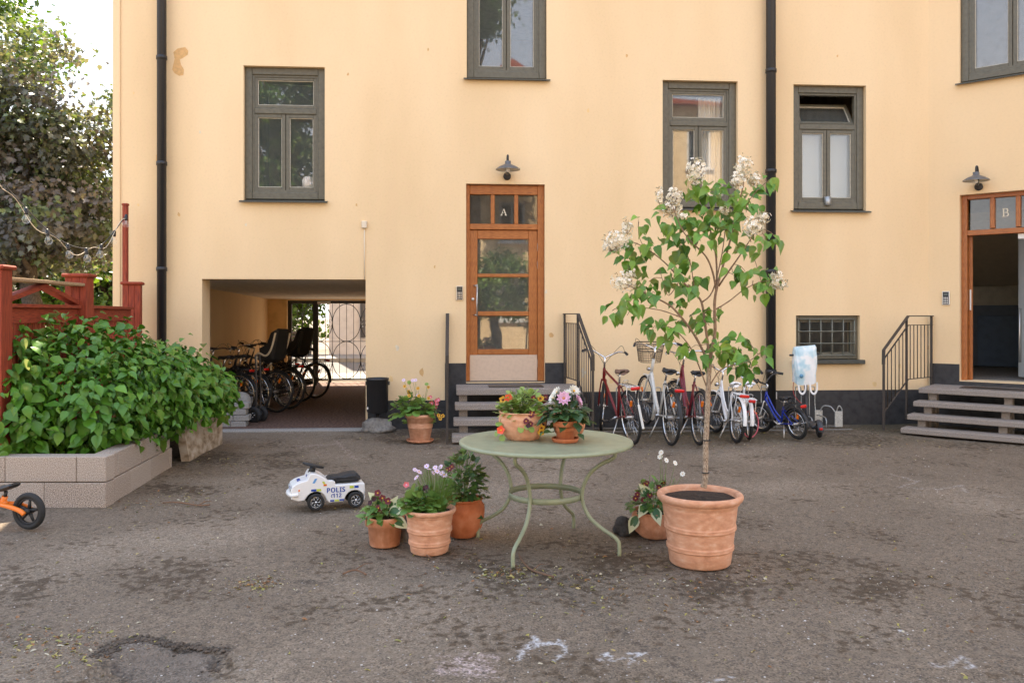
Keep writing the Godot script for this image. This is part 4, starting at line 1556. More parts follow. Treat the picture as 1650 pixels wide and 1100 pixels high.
func planter_and_shrubs() -> void:
	var c0 := on_ground(170, 815)
	var c1 := on_ground(277, 750)
	var p := thing("block_planter", "low planter of rough pinkish concrete blocks beside the asphalt", "planter", c0)
	var e := (c1 - c0).normalized()
	var inward := Vector3(-1, 0, 0)
	var mats := [M.block, M.block_b]
	var t := 0.16
	var fz := -t * 0.5
	block_row(p, Vector3(-2.6, 0, fz), Vector3(-0.0, 0, fz), -0.02, 0.215, t, 0.6, 0.32, mats)
	block_row(p, Vector3(-2.6, 0, fz), Vector3(-0.0, 0, fz), 0.2, 0.215, t, 0.6, 0.05, mats)
	var se := e.cross(Vector3.UP) * -t * 0.5
	block_row(p, e * (t + 0.02) + se, (c1 - c0) + se, -0.02, 0.215, t, 0.6, 0.2, mats)
	block_row(p, e * (t + 0.02) + se, (c1 - c0) * 0.955 + se, 0.2, 0.215, t, 0.6, 0.5, mats)
	var st := mk()
	face(st, [Vector3(-2.6, 0.33, -0.15), Vector3(-0.12, 0.33, -0.15), c1 - c0 + Vector3(-0.1, 0.3, 0), c1 - c0 + Vector3(-2.3, 0.3, 0)], Vector3.UP)
	face(st, [c1 - c0 + Vector3(-0.1, 0.3, 0), c1 - c0 + Vector3(-2.3, 0.3, 0), c1 - c0 + Vector3(-2.3, 0.2, -2.1), c1 - c0 + Vector3(-0.25, 0.2, -2.1)], Vector3.UP)
	put(st, "soil", M.soil, p)
	# upright slab that closes the bed further back
	var a := on_ground(301, 741)
	var b := on_ground(358, 713)
	var sl := thing("edging_slab", "stained concrete slab on edge behind the gap in the planter", "slab", a)
	st = mk()
	var d := b - a
	var dd := d.normalized()
	var th := dd.cross(Vector3.UP) * -0.09
	var q := [Vector3(0.03, -0.03, 0), d + Vector3(0, -0.03, 0), d + Vector3(0, 0.37, 0) , Vector3(-0.05, 0.42, 0)]
	var qb := q.map(func(v): return v + th)
	st.set_smooth_group(-1)
	var mid := (a + b) * 0.5 - a
	face(st, q, -th); face(st, qb, th)
	for i in 4:
		var j := (i + 1) % 4
		face(st, [q[i], q[j], qb[j], qb[i]], (q[i] + q[j]) * 0.5 - mid - Vector3(0, 0.18, 0))
	put(st, "slab", M.slab, sl)
	# shrubs
	var greens := [Color(0.060, 0.172, 0.012), Color(0.066, 0.188, 0.014), Color(0.075, 0.205, 0.016), Color(0.118, 0.265, 0.022)]
	M.shrub = []
	for g in greens: M.shrub.append(leafy(g, 0.55, 0.34))
	var lm := [leaf_mesh(OVATE, 0.3, 0.25, 0.1), leaf_mesh(OVATE, 0.15, 0.42, 0.16), leaf_mesh(OVATE, 0.55, 0.15, 0.06)]
	shrub("leafy shrub with sunlit top leaves at the left edge of the planter", Vector3(-4.85, 0.32, -7.55), [[Vector3(0.08, 0.68, 0), Vector3(0.62, 0.64, 0.5)], [Vector3(0.3, 0.38, 0.25), Vector3(0.45, 0.45, 0.35)]], 270, 1400, lm, 101)
	shrub("largest leafy green shrub, spilling over the planter corner", Vector3(-4.05, 0.32, -8.15), [[Vector3(-0.1, 0.68, 0), Vector3(0.72, 0.60, 0.72)], [Vector3(0.12, 0.42, 0.45), Vector3(0.55, 0.5, 0.45)], [Vector3(0.42, 0.5, -0.25), Vector3(0.42, 0.48, 0.5)], [Vector3(-0.35, 0.5, 0.5), Vector3(0.45, 0.5, 0.4)]], 270, 3600, lm, 102)
	shrub("leafy green shrub at the passage end of the planter", Vector3(-3.98, 0.25, -9.45), [[Vector3(0, 0.55, 0), Vector3(0.55, 0.50, 0.6)], [Vector3(0.15, 0.42, 0.1), Vector3(0.5, 0.38, 0.5)], [Vector3(0.30, 0.42, -0.45), Vector3(0.36, 0.32, 0.4)]], 270, 2000, lm, 103, 0.16)

func shrub(label: String, where: Vector3, blobs: Array, n_parts: int, n_fill: int, lm: Array, sd: int, y_min := -0.12) -> void:
	rng.seed = sd
	var s := thing("leafy_shrub", label, "shrub", where, 0.0, "shrubs in the planter")
	# bare stems from the soil
	for i in 14:
		var bl: Array = blobs[rng.randi() % blobs.size()]
		var tip: Vector3 = bl[0] + rand_dir() * bl[1] * 0.8
		var root := Vector3(tip.x * 0.45, -0.02, tip.z * 0.45)
		var st := mk()
		tube(st, smooth_path([root, root.lerp(tip, 0.5) + Vector3(0, 0.05, 0), tip], 3), [0.009, 0.008, 0.007, 0.006, 0.005, 0.004, 0.003], 5)
		put(st, "stem", M.twig, s)
	var hull := func() -> Array:   # a point on the outside of the union of the blobs
		for attempt in 40:
			var bl: Array = blobs[rng.randi() % blobs.size()]
			var dr := rand_dir()
			var p: Vector3 = bl[0] + dr * bl[1]
			var inside := false
			for o in blobs:
				if o == bl: continue
				var v: Vector3 = (p - o[0]) / o[1]
				if v.length() < 0.93: inside = true
			if not inside and p.y > y_min:
				return [p, (dr / bl[1]).normalized()]
		return [blobs[0][0], Vector3.UP]
	var put_leaf := func(depth: float) -> Transform3D:
		var hp: Array = hull.call()
		var n: Vector3 = hp[1]
		var p: Vector3 = hp[0] - n * depth + rand_dir() * 0.05
		var flat := Vector3(n.x, 0, n.z)
		var along := (flat * 0.8 + Vector3(0, -0.55 - 0.3 * rng.randf(), 0) + rand_dir() * 0.75).normalized()
		if n.y > 0.6: along = (Vector3(rng.randfn(), -0.25, rng.randfn()) + flat * 0.6).normalized()
		var facing := (n + Vector3(0, 0.75, 0) + rand_dir() * 0.75).normalized()
		return leaf_at(p, along, facing, (0.05 + 0.10 * pow(rng.randf(), 1.3)), rng.randf_range(0.7, 1.08))
	var count := 0
	while count < n_parts:
		var x: Transform3D = put_leaf.call(rng.randf_range(-0.09, 0.05))
		if x.origin.z < blobs[0][0].z - 0.35: continue
		var k := clampi(int(rng.randfn(1.6, 1.15)), 0, 3)
		put_mesh(lm[rng.randi() % 3], "leaf", M.shrub[k], s, x)
		count += 1
	# long young shoots that stand out from the mass
	for i in 16:
		var hp: Array = hull.call()
		if hp[1].y < 0.25: continue
		var root: Vector3 = hp[0] - hp[1] * 0.15
		var tip: Vector3 = hp[0] + (hp[1] * 0.5 + Vector3(0, 0.8, 0) + rand_dir() * 0.5).normalized() * rng.randf_range(0.06, 0.17)
		var st := mk()
		tube(st, [root, root.lerp(tip, 0.5) + rand_dir() * 0.015, tip], [0.004, 0.003, 0.002], 4)
		put(st, "stem", M.stem, s)
		for k in 5:
			var p := root.lerp(tip, 0.45 + 0.14 * k)
			put_mesh(lm[k % 3], "leaf", M.shrub[rng.randi() % 4], s, leaf_at(p, Vector3(cos(k * 2.2 + i), 0.25 - 0.1 * k, sin(k * 2.2 + i)), Vector3.UP + rand_dir() * 0.3, rng.randf_range(0.05, 0.1)))
	var xs := []
	var cols := []
	for i in n_fill:
		xs.append(put_leaf.call(rng.randf_range(0.0, 0.22)))
		var k := clampi(int(rng.randfn(1.6, 1.15)), 0, 3)
		var g: Color = [Color(0.060, 0.172, 0.012), Color(0.066, 0.188, 0.014), Color(0.075, 0.205, 0.016), Color(0.118, 0.265, 0.022)][k]
		cols.append(g * rng.randf_range(0.85, 1.15))
	scatter(lm[0], M.leaf, xs, cols, "foliage", s)

# ---------------------------------------------------------------- trees
func tree(called: String, label: String, where: Vector3, trunk_h: float, crown: Vector3, centre_h: float, clumps: int, per: int, leaf_len: float, cols: Array, sd: int, lm: Mesh, group := "trees beyond the fence") -> void:
	rng.seed = sd
	var t := thing(called, label, "tree", where, 0.0, group)
	var st := mk()
	var top := Vector3(0.2, centre_h + crown.y * 0.5, 0.1)
	tube(st, smooth_path([Vector3(0, -0.2, 0), Vector3(0.05, trunk_h * 0.6, 0.02), Vector3(-0.05, trunk_h, 0.05), top], 4), [0.26, 0.24, 0.22, 0.21, 0.2, 0.19, 0.18, 0.17, 0.16, 0.13, 0.1, 0.07, 0.03], 9)
	put(st, "trunk", M.dark_bark, t)
	var ends := []
	for i in clumps:
		var d := rand_dir()
		var r := pow(rng.randf(), 0.45)
		var lump := 0.86 + 0.2 * sin(d.x * 4.0 + sd) * cos(d.z * 3.0 + d.y * 5.0)
		ends.append(Vector3(0, centre_h, 0) + d * crown * r * lump)
	for i in mini(16, clumps):
		st = mk()
		var e: Vector3 = ends[i]
		var s := Vector3(0, lerpf(trunk_h * 0.7, e.y, 0.45), 0)
		tube(st, smooth_path([s, s.lerp(e, 0.5) + Vector3(0, -0.15, 0), e], 3), [0.08, 0.07, 0.06, 0.05, 0.04, 0.03, 0.015], 5)
		put(st, "limb", M.dark_bark, t)
	var xs := []
	var cc := []
	for e in ends:
		var tone: float = rng.randf_range(0.6, 1.4)
		var size := rng.randf_range(0.2, 0.46)
		var hue: Color = cols[rng.randi() % cols.size()]
		var out: Vector3 = ((e - Vector3(0, centre_h, 0)) / crown).normalized()
		for k in per:
			var p: Vector3 = e + Vector3(rng.randfn() * size, rng.randfn() * size * 0.42, rng.randfn() * size)
			var facing := (out * 0.8 + Vector3(0, 1.0, 0) + rand_dir() * 0.5).normalized()
			xs.append(leaf_at(p, rand_dir() + Vector3(0, -0.4, 0), facing, leaf_len * rng.randf_range(0.7, 1.25)))
			cc.append(hue * tone * rng.randf_range(0.85, 1.15))
	scatter(lm, M.tree_leaf, xs, cc, "crown", t)

func trees() -> void:
	var lm := leaf_mesh(MAPLE, 0.15, 0.15)
	var ov := leaf_mesh(OVATE, 0.2, 0.15)
	var purple := [Color(0.185, 0.178, 0.178), Color(0.160, 0.175, 0.150), Color(0.200, 0.175, 0.165), Color(0.145, 0.190, 0.095)]
	var green := [Color(0.085, 0.160, 0.022), Color(0.115, 0.195, 0.028), Color(0.065, 0.125, 0.020)]
	tree("maple_tree", "dark purple-leaved maple tree rising behind the red fence", Vector3(-9.9, 0, -17.0), 2.6, Vector3(2.7, 3.15, 1.7), 4.75, 190, 130, 0.115, purple, 201, lm)
	tree("green_tree", "bright green tree crown at the top left picture corner", Vector3(-14.6, 0, -22.0), 5.0, Vector3(2.9, 3.2, 2.6), 8.6, 110, 70, 0.17, green, 202, ov)
	tree("green_tree", "light green low tree between the maple trunk and the house corner", Vector3(-12.3, 0, -25.0), 1.6, Vector3(2.9, 2.6, 2.2), 3.0, 130, 80, 0.17, green, 203, ov)
	tree("green_tree", "shady green tree low behind the leftmost fence post", Vector3(-12.2, 0, -19.5), 1.6, Vector3(2.4, 2.0, 2.0), 2.7, 110, 80, 0.16, green, 204, ov)
	tree("green_tree", "broad light green tree farthest back behind the fence", Vector3(-19.0, 0, -28.0), 2.5, Vector3(5.0, 4.5, 3.0), 5.0, 150, 80, 0.24, green, 205, ov)
	tree("street_tree", "sunlit green tree seen through the left gate panel", Vector3(-8.6, 0.1, -31.5), 1.2, Vector3(1.9, 2.6, 1.6), 2.6, 90, 70, 0.18, green, 206, ov)
	# trees of the yard behind the camera: the panes mirror them
	tree("yard_tree", "leafy yard tree mirrored in the left window panes", Vector3(-5.4, 0, 5.5), 3.4, Vector3(3.2, 4.8, 2.4), 7.4, 210, 70, 0.17, green, 207, ov, "trees mirrored in the panes")
	tree("yard_tree", "small leafy yard tree mirrored in the closed door panes", Vector3(2.0, 0, 6.2), 1.4, Vector3(1.7, 1.5, 1.5), 2.6, 90, 70, 0.14, green, 208, ov, "trees mirrored in the panes")
	tree("yard_tree", "tall yard tree whose crown is mirrored in the upper window", Vector3(1.2, 0, 6.2), 9.5, Vector3(1.7, 2.2, 1.7), 13.4, 90, 80, 0.17, green, 209, ov, "trees mirrored in the panes")
	# car parked beyond the fence
	var c := thing("parked_car", "silver car with roof rails half hidden behind the red fence", "car", Vector3(-9.6, 0, -14.6), 0.0)
	var st := mk()
	extrude(st, [Vector2(-2.2, 0.35), Vector2(2.2, 0.35), Vector2(2.25, 0.8), Vector2(1.95, 0.98), Vector2(1.05, 1.08), Vector2(0.35, 1.66), Vector2(-1.75, 1.68), Vector2(-2.15, 1.1), Vector2(-2.25, 0.7)], -0.86, 0.86, 0.06)
	put(st, "body", plain(Color(0.55, 0.56, 0.57), 0.25, 0.5), c)
	for z in [-0.865, 0.865]:
		st = mk()
		extrude(st, [Vector2(-1.95, 1.12), Vector2(0.8, 1.12), Vector2(0.28, 1.55), Vector2(-1.68, 1.56)], z - 0.004, z + 0.004)
		put(st, "side_window", M.black, c)
		for x in [-1.35, 1.4]:
			var w := holder("wheel", c)
			w.position = Vector3(x, 0.33, z * 0.94)
			st = mk()
			torus(st, Transform3D(), 0.24, 0.09, 0.1, 24, 8)
			put(st, "tyre", M.rubber, w)
			st = mk()
			lathe(st, [Vector2(0, -0.05), Vector2(0.2, -0.05), Vector2(0.2, 0.05), Vector2(0, 0.07)], 16, Transform3D(Basis(Vector3.RIGHT, PI / 2), Vector3.ZERO))
			put(st, "rim", M.steel, w)
		st = mk()
		tube(st, smooth_path([Vector3(-1.7, 1.68, z * 0.82), Vector3(-1.55, 1.77, z * 0.82), Vector3(0.0, 1.77, z * 0.82), Vector3(0.2, 1.68, z * 0.82)], 4), 0.022, 6)
		put(st, "roof_rail", M.steel, c)

# ---------------------------------------------------------------- lamps, door phones, litter bin, hand truck
func wall_lamp(label: String, where: Vector3, turn: float) -> void:
	var l := thing("wall_lamp", label, "lamp", where, turn, "wall lamps above the doors")
	var st := mk()
	lathe(st, [Vector2(0, 0), Vector2(0.055, 0), Vector2(0.055, 0.03), Vector2(0.03, 0.045), Vector2(0, 0.045)], 16, Transform3D(Basis(Vector3.RIGHT, PI / 2), Vector3(0, -0.10, 0.002)))
	tube(st, smooth_path([Vector3(0, -0.10, 0.04), Vector3(0, -0.02, 0.06), Vector3(0, 0.10, 0.07), Vector3(0, 0.17, 0.11), Vector3(0, 0.16, 0.18), Vector3(0, 0.09, 0.19)], 4), 0.014, 8)
	put(st, "bracket", M.plinth, l)
	st = mk()
	var prof := [Vector2(0.172, -0.035), Vector2(0.168, -0.025), Vector2(0.12, 0.008), Vector2(0.06, 0.034), Vector2(0.042, 0.045), Vector2(0.042, 0.085), Vector2(0.0, 0.095)]
	lathe(st, prof, 24, Transform3D(Basis(), Vector3(0, 0, 0.19)))
	put(st, "shade", varied(Color(0.11, 0.112, 0.115), 0.2, 4.0, 0.4, 97), l)
	st = mk()
	lathe(st, [Vector2(0.0, 0.02), Vector2(0.055, 0.026), Vector2(0.115, 0.003), Vector2(0.16, -0.024), Vector2(0.17, -0.038)], 24, Transform3D(Basis(), Vector3(0, 0, 0.19)))
	put(st, "shade_lining", M.plaster_white, l)
	st = mk()
	lathe(st, [Vector2(0, -0.105), Vector2(0.03, -0.1), Vector2(0.052, -0.075), Vector2(0.055, -0.04), Vector2(0.045, -0.005), Vector2(0.045, 0.02)], 16, Transform3D(Basis(), Vector3(0, 0, 0.19)))
	put(st, "glass", M.clear_glass, l)
	st = mk()
	lathe(st, [Vector2(0, -0.07), Vector2(0.02, -0.065), Vector2(0.026, -0.045), Vector2(0.018, -0.015), Vector2(0.014, 0.02)], 12, Transform3D(Basis(), Vector3(0, 0, 0.19)))
	put(st, "bulb", M.white_plastic, l)

func door_phone(label: String, where: Vector3, turn: float) -> void:
	var k := thing("door_phone", label, "keypad", where, turn, "keypads beside the doors")
	var st := mk()
	cbox(st, Vector3(0, 0, 0.012), Vector3(0.10, 0.20, 0.022), 0.004)
	put(st, "case", M.steel, k)
	st = mk()
	cbox(st, Vector3(0, 0.0, 0.0245), Vector3(0.08, 0.18, 0.003), 0.001)
	put(st, "face_plate", M.black, k)
	for r in 4:
		for c in 3:
			st = mk()
			cbox(st, Vector3(-0.022 + c * 0.022, -0.07 + r * 0.025, 0.028), Vector3(0.015, 0.015, 0.005), 0.002)
			put(st, "key", M.steel, k)
	st = mk()
	cbox(st, Vector3(0, 0.055, 0.028), Vector3(0.05, 0.028, 0.004), 0.001)
	put(st, "display", plain(Color(0.08, 0.1, 0.09), 0.2), k)

func wall_fittings() -> void:
	var turn := atan(FACADE_SLOPE)
	var base := Transform3D(Basis(Vector3.UP, turn), Vector3(0, 0, -FACADE_Z))
	var corner := base * Vector3(on_facade(1497, 500).x, 0, 0)
	var wing_x := Transform3D(Basis(Vector3.UP, deg_to_rad(-40.0)), corner)
	var a := on_facade(817, 273)
	wall_lamp("dark enamel wall lamp above the closed wooden door", base * Vector3(a.x, a.y, 0.002), turn)
	wall_lamp("dark enamel wall lamp above the open doorway", wing_x * Vector3(0.66, EYE + (505.0 - 289.0) * 11.75 / FOCAL, 0.002), deg_to_rad(-40.0))
	a = on_facade(740.5, 472)
	door_phone("steel door phone with keypad left of the closed wooden door", base * Vector3(a.x, a.y, 0.001), turn)
	door_phone("steel door phone with keypad left of the open doorway", wing_x * Vector3(0.235, EYE + (505.0 - 480.0) * 12.0 / FOCAL, 0.001), deg_to_rad(-40.0))
	# lamp on the inner sill of the left window
	a = on_facade(491, 308)
	var gl := thing("globe_lamp", "white globe lamp standing behind the right pane of the left window", "lamp", base * Vector3(a.x, a.y - 0.03, -0.26), turn)
	var st := mk()
	lathe(st, [Vector2(0, 0), Vector2(0.05, 0), Vector2(0.05, 0.015), Vector2(0.018, 0.02), Vector2(0.018, 0.09), Vector2(0.03, 0.095)], 14)
	put(st, "base", M.brass, gl)
	st = mk()
	lathe(st, [Vector2(0.03, 0.09), Vector2(0.065, 0.105), Vector2(0.085, 0.15), Vector2(0.085, 0.22), Vector2(0.06, 0.27), Vector2(0, 0.285)], 18)
	put(st, "shade", plain(Color(0.82, 0.72, 0.62), 0.3), gl)
	st = mk()
	a = on_facade(1337, 330)
	var cup := thing("ribbed_glass", "small ribbed grey glass on the sill of the tilted-open window", "glass", base * Vector3(a.x, a.y, -0.06), turn)
	lathe(st, [Vector2(0, 0), Vector2(0.04, 0), Vector2(0.045, 0.005), Vector2(0.05, 0.13), Vector2(0.046, 0.13), Vector2(0.038, 0.01), Vector2(0, 0.01)], 14, Transform3D(), 0, 0.03)
	put(st, "cup", M.galvanised, cup)
	# litter bin on its boulder
	var b := on_ground(608, 694)
	var bin := thing("litter_bin", "black round litter bin on a post beside the passage", "bin", b)
	st = mk()
	lathe(st, [Vector2(0, 0.25), Vector2(0.13, 0.25), Vector2(0.145, 0.27), Vector2(0.150, 0.70), Vector2(0.157, 0.705), Vector2(0.157, 0.73), Vector2(0.140, 0.73), Vector2(0.135, 0.3), Vector2(0, 0.3)], 28)
	put(st, "drum", M.iron_black, bin)
	st = mk()
	tube(st, [Vector3(0, 0.05, 0), Vector3(0, 0.26, 0)], 0.03, 10)
	put(st, "post", M.iron_black, bin)
	for x in [-0.15, 0.155]:
		st = mk()
		cbox(st, Vector3(x, 0.66, 0), Vector3(0.03, 0.05, 0.05), 0.005)
		put(st, "pivot", M.iron_black, bin)
	st = mk()
	cbox(st, Vector3(-0.12, 0.32, 0.085), Vector3(0.02, 0.03, 0.02), 0.003)
	put(st, "lock", M.white_plastic, bin)
	boulder("foot_stone", "rounded grey stone foot under the litter bin", b, Vector3(0.22, 0.14, 0.17), M.stone, 301)
	boulder("boulder", "dark flat stone beside the bowl pot near the table", on_ground(1008, 857), Vector3(0.085, 0.085, 0.09), M.stone_dark, 302)
	boulder("boulder", "rough grey stone between the two front left pots", on_ground(655, 869), Vector3(0.06, 0.19, 0.06), M.stone, 303)
	# stack of grey blocks by the passage
	var s0 := on_ground(376, 689)
	var bs := thing("block_stack", "stack of grey concrete blocks at the left passage corner", "block stack", s0, 0.12)
	for r in 5:
		for k in 2:
			if r == 4 and k == 1: continue
			st = mk()
			cbox(st, Vector3(-0.16 + k * 0.22 + (0.04 if r % 2 else 0.0), 0.044 + r * 0.088, -0.1), Vector3(0.215, 0.084, 0.2), 0.008)
			put(st, "block", M.block_grey, bs)
	# hand truck with a rolled bundle
	var ht := on_ground(409, 682)
	var t := thing("hand_truck", "small hand truck with pneumatic wheels behind the block stack", "hand truck", ht, -0.35)
	for z in [-0.16, 0.0]:
		var w := holder("wheel", t)
		w.position = Vector3(0.0, 0.125, z)
		st = mk()
		torus(st, Transform3D(), 0.085, 0.04, 0.04, 20, 8)
		put(st, "tyre", M.rubber, w)
		st = mk()
		lathe(st, [Vector2(0, -0.02), Vector2(0.055, -0.02), Vector2(0.055, 0.02), Vector2(0.03, 0.03), Vector2(0, 0.03)], 14, Transform3D(Basis(Vector3.RIGHT, PI / 2), Vector3.ZERO))
		put(st, "rim", M.black, w)
		st = mk()
		for i in 4:
			lathe(st, [Vector2(0.007, 0), Vector2(0.007, 0.034), Vector2(0, 0.035)], 6, Transform3D(Basis(Vector3.RIGHT, PI / 2), Vector3(0.028 * cos(i * PI / 2), 0.028 * sin(i * PI / 2), 0.005)))
		put(st, "bolts", M.steel, w)
	st = mk()
	for z in [-0.13, -0.03]:
		tube(st, smooth_path([Vector3(-0.08, 0.06, z), Vector3(0.0, 0.13, z), Vector3(0.02, 0.5, z), Vector3(0.0, 1.0, z)], 4), 0.012, 8)
	tube(st, [Vector3(0.0, 1.0, -0.13), Vector3(0.0, 1.0, -0.03)], 0.012, 8)
	put(st, "frame", M.iron_brown, t)
	st = mk()
	cbox(st, Vector3(-0.1, 0.05, -0.08), Vector3(0.16, 0.012, 0.2), 0.003)
	put(st, "toe_plate", M.iron_brown, t)
	var hb := thing("cable_drum", "beige round bundle lying against the hand truck", "bundle", ht + Vector3(-0.19, 0.32, 0.03), -0.3)
	st = mk()
	lathe(st, [Vector2(0, -0.10), Vector2(0.1, -0.10), Vector2(0.14, -0.07), Vector2(0.15, 0.0), Vector2(0.14, 0.07), Vector2(0.1, 0.10), Vector2(0, 0.10)], 20, Transform3D(Basis(Vector3.RIGHT, PI / 2), Vector3.ZERO))
	put(st, "bundle", M.block_grey, hb)
	st = mk()
	for i in 8:
		var an := i * 0.5
		box(st, Vector3(-0.02 + 0.05 * cos(an), -0.06 + 0.05 * sin(an), 0.101), Vector3(0.024, 0.018, 0.006), Basis(Vector3.BACK, an))
	put(st, "checked_strap", M.rubber, hb)

func boulder(called: String, label: String, where: Vector3, size: Vector3, m: Material, sd: int) -> void:
	var n := noise(sd, 1.1, 3)
	var st := mk()
	st.set_smooth_group(0)
	var P := func(i: int, j: int) -> Vector3:
		var th := PI * j / 10.0
		var ph := TAU * (i % 18) / 18.0
		var d := Vector3(sin(th) * cos(ph), cos(th), sin(th) * sin(ph))
		var r := 1.0 + n.get_noise_3d(d.x, d.y, d.z) * 0.55
		var v := d * r
		v.y = maxf(v.y, -0.35)
		return v * size
	for i in 18:
		for j in 10:
			quad(st, P.call(i, j), P.call(i + 1, j), P.call(i + 1, j + 1), P.call(i, j + 1))
	var o := put(st, called, m, self)
	o.position = where + Vector3(0, size.y * 0.2, 0)
	tag(o, label, "stone")

# ---------------------------------------------------------------- bicycles
func wheel(parent: Node3D, hub: Vector3, R: float, o: Dictionary, spin := 0.0) -> Node3D:
	var w := holder("wheel", parent)
	w.position = hub
	w.rotation.z = spin
	var key := "%.3f" % R
	if not wheel_cache.has(key):
		var tw := 0.019 if R > 0.3 else 0.022
		var c := {}
		var st := mk()
		torus(st, Transform3D(), R - tw, tw, tw, 36, 8)
		st.generate_normals(); c.tyre = st.commit()
		st = mk()
		torus(st, Transform3D(), R - tw * 2.0 - 0.006, 0.011, 0.013, 36, 6)
		st.generate_normals(); c.rim = st.commit()
		st = mk()
		var n := 28 if R > 0.25 else 16
		for i in n:
			var a := TAU * i / n
			var b := a + (0.5 if i % 4 < 2 else -0.5)
			var z := 0.026 if i % 2 else -0.026
			tube(st, [Vector3(cos(b) * 0.02, sin(b) * 0.02, z), Vector3(cos(a), sin(a), 0) * (R - tw * 2.0 - 0.01)], 0.0016, 3)
		st.generate_normals(); c.spokes = st.commit()
		st = mk()
		tube(st, [Vector3(0, 0, -0.045), Vector3(0, 0, 0.045)], 0.019, 10)
		tube(st, [Vector3(0, 0, -0.07), Vector3(0, 0, 0.07)], 0.006, 8)
		st.generate_normals(); c.hub = st.commit()
		wheel_cache[key] = c
	var cc: Dictionary = wheel_cache[key]
	put_mesh(cc.tyre, "tyre", M.rubber, w)
	put_mesh(cc.rim, "rim", o.get("rim", M.chrome), w)
	put_mesh(cc.spokes, "spokes", M.chrome, w)
	put_mesh(cc.hub, "hub", M.steel, w)
	if o.get("reflector", true):
		var st := mk()
		cbox(st, Vector3(R * 0.55, 0, 0), Vector3(0.075, 0.025, 0.03), 0.005)
		put(st, "reflector", M.orange_lens, w)
	return w

func arc_strip(st: SurfaceTool, c: Vector3, rad: float, a0: float, a1: float, width: float) -> void:   # a mudguard
	st.set_smooth_group(0)
	var n := 16
	var P := func(i: int, k: int) -> Vector3:
		var a := lerpf(a0, a1, float(i) / n)
		var off: float = [-1.0, -0.6, 0.0, 0.6, 1.0][k]
		var r := rad - absf(off) * off * signf(off) * 0.012
		return c + Vector3(cos(a) * r, sin(a) * r, off * width * 0.5)
	for i in n:
		for k in 4:
			quad(st, P.call(i, k), P.call(i + 1, k), P.call(i + 1, k + 1), P.call(i, k + 1))

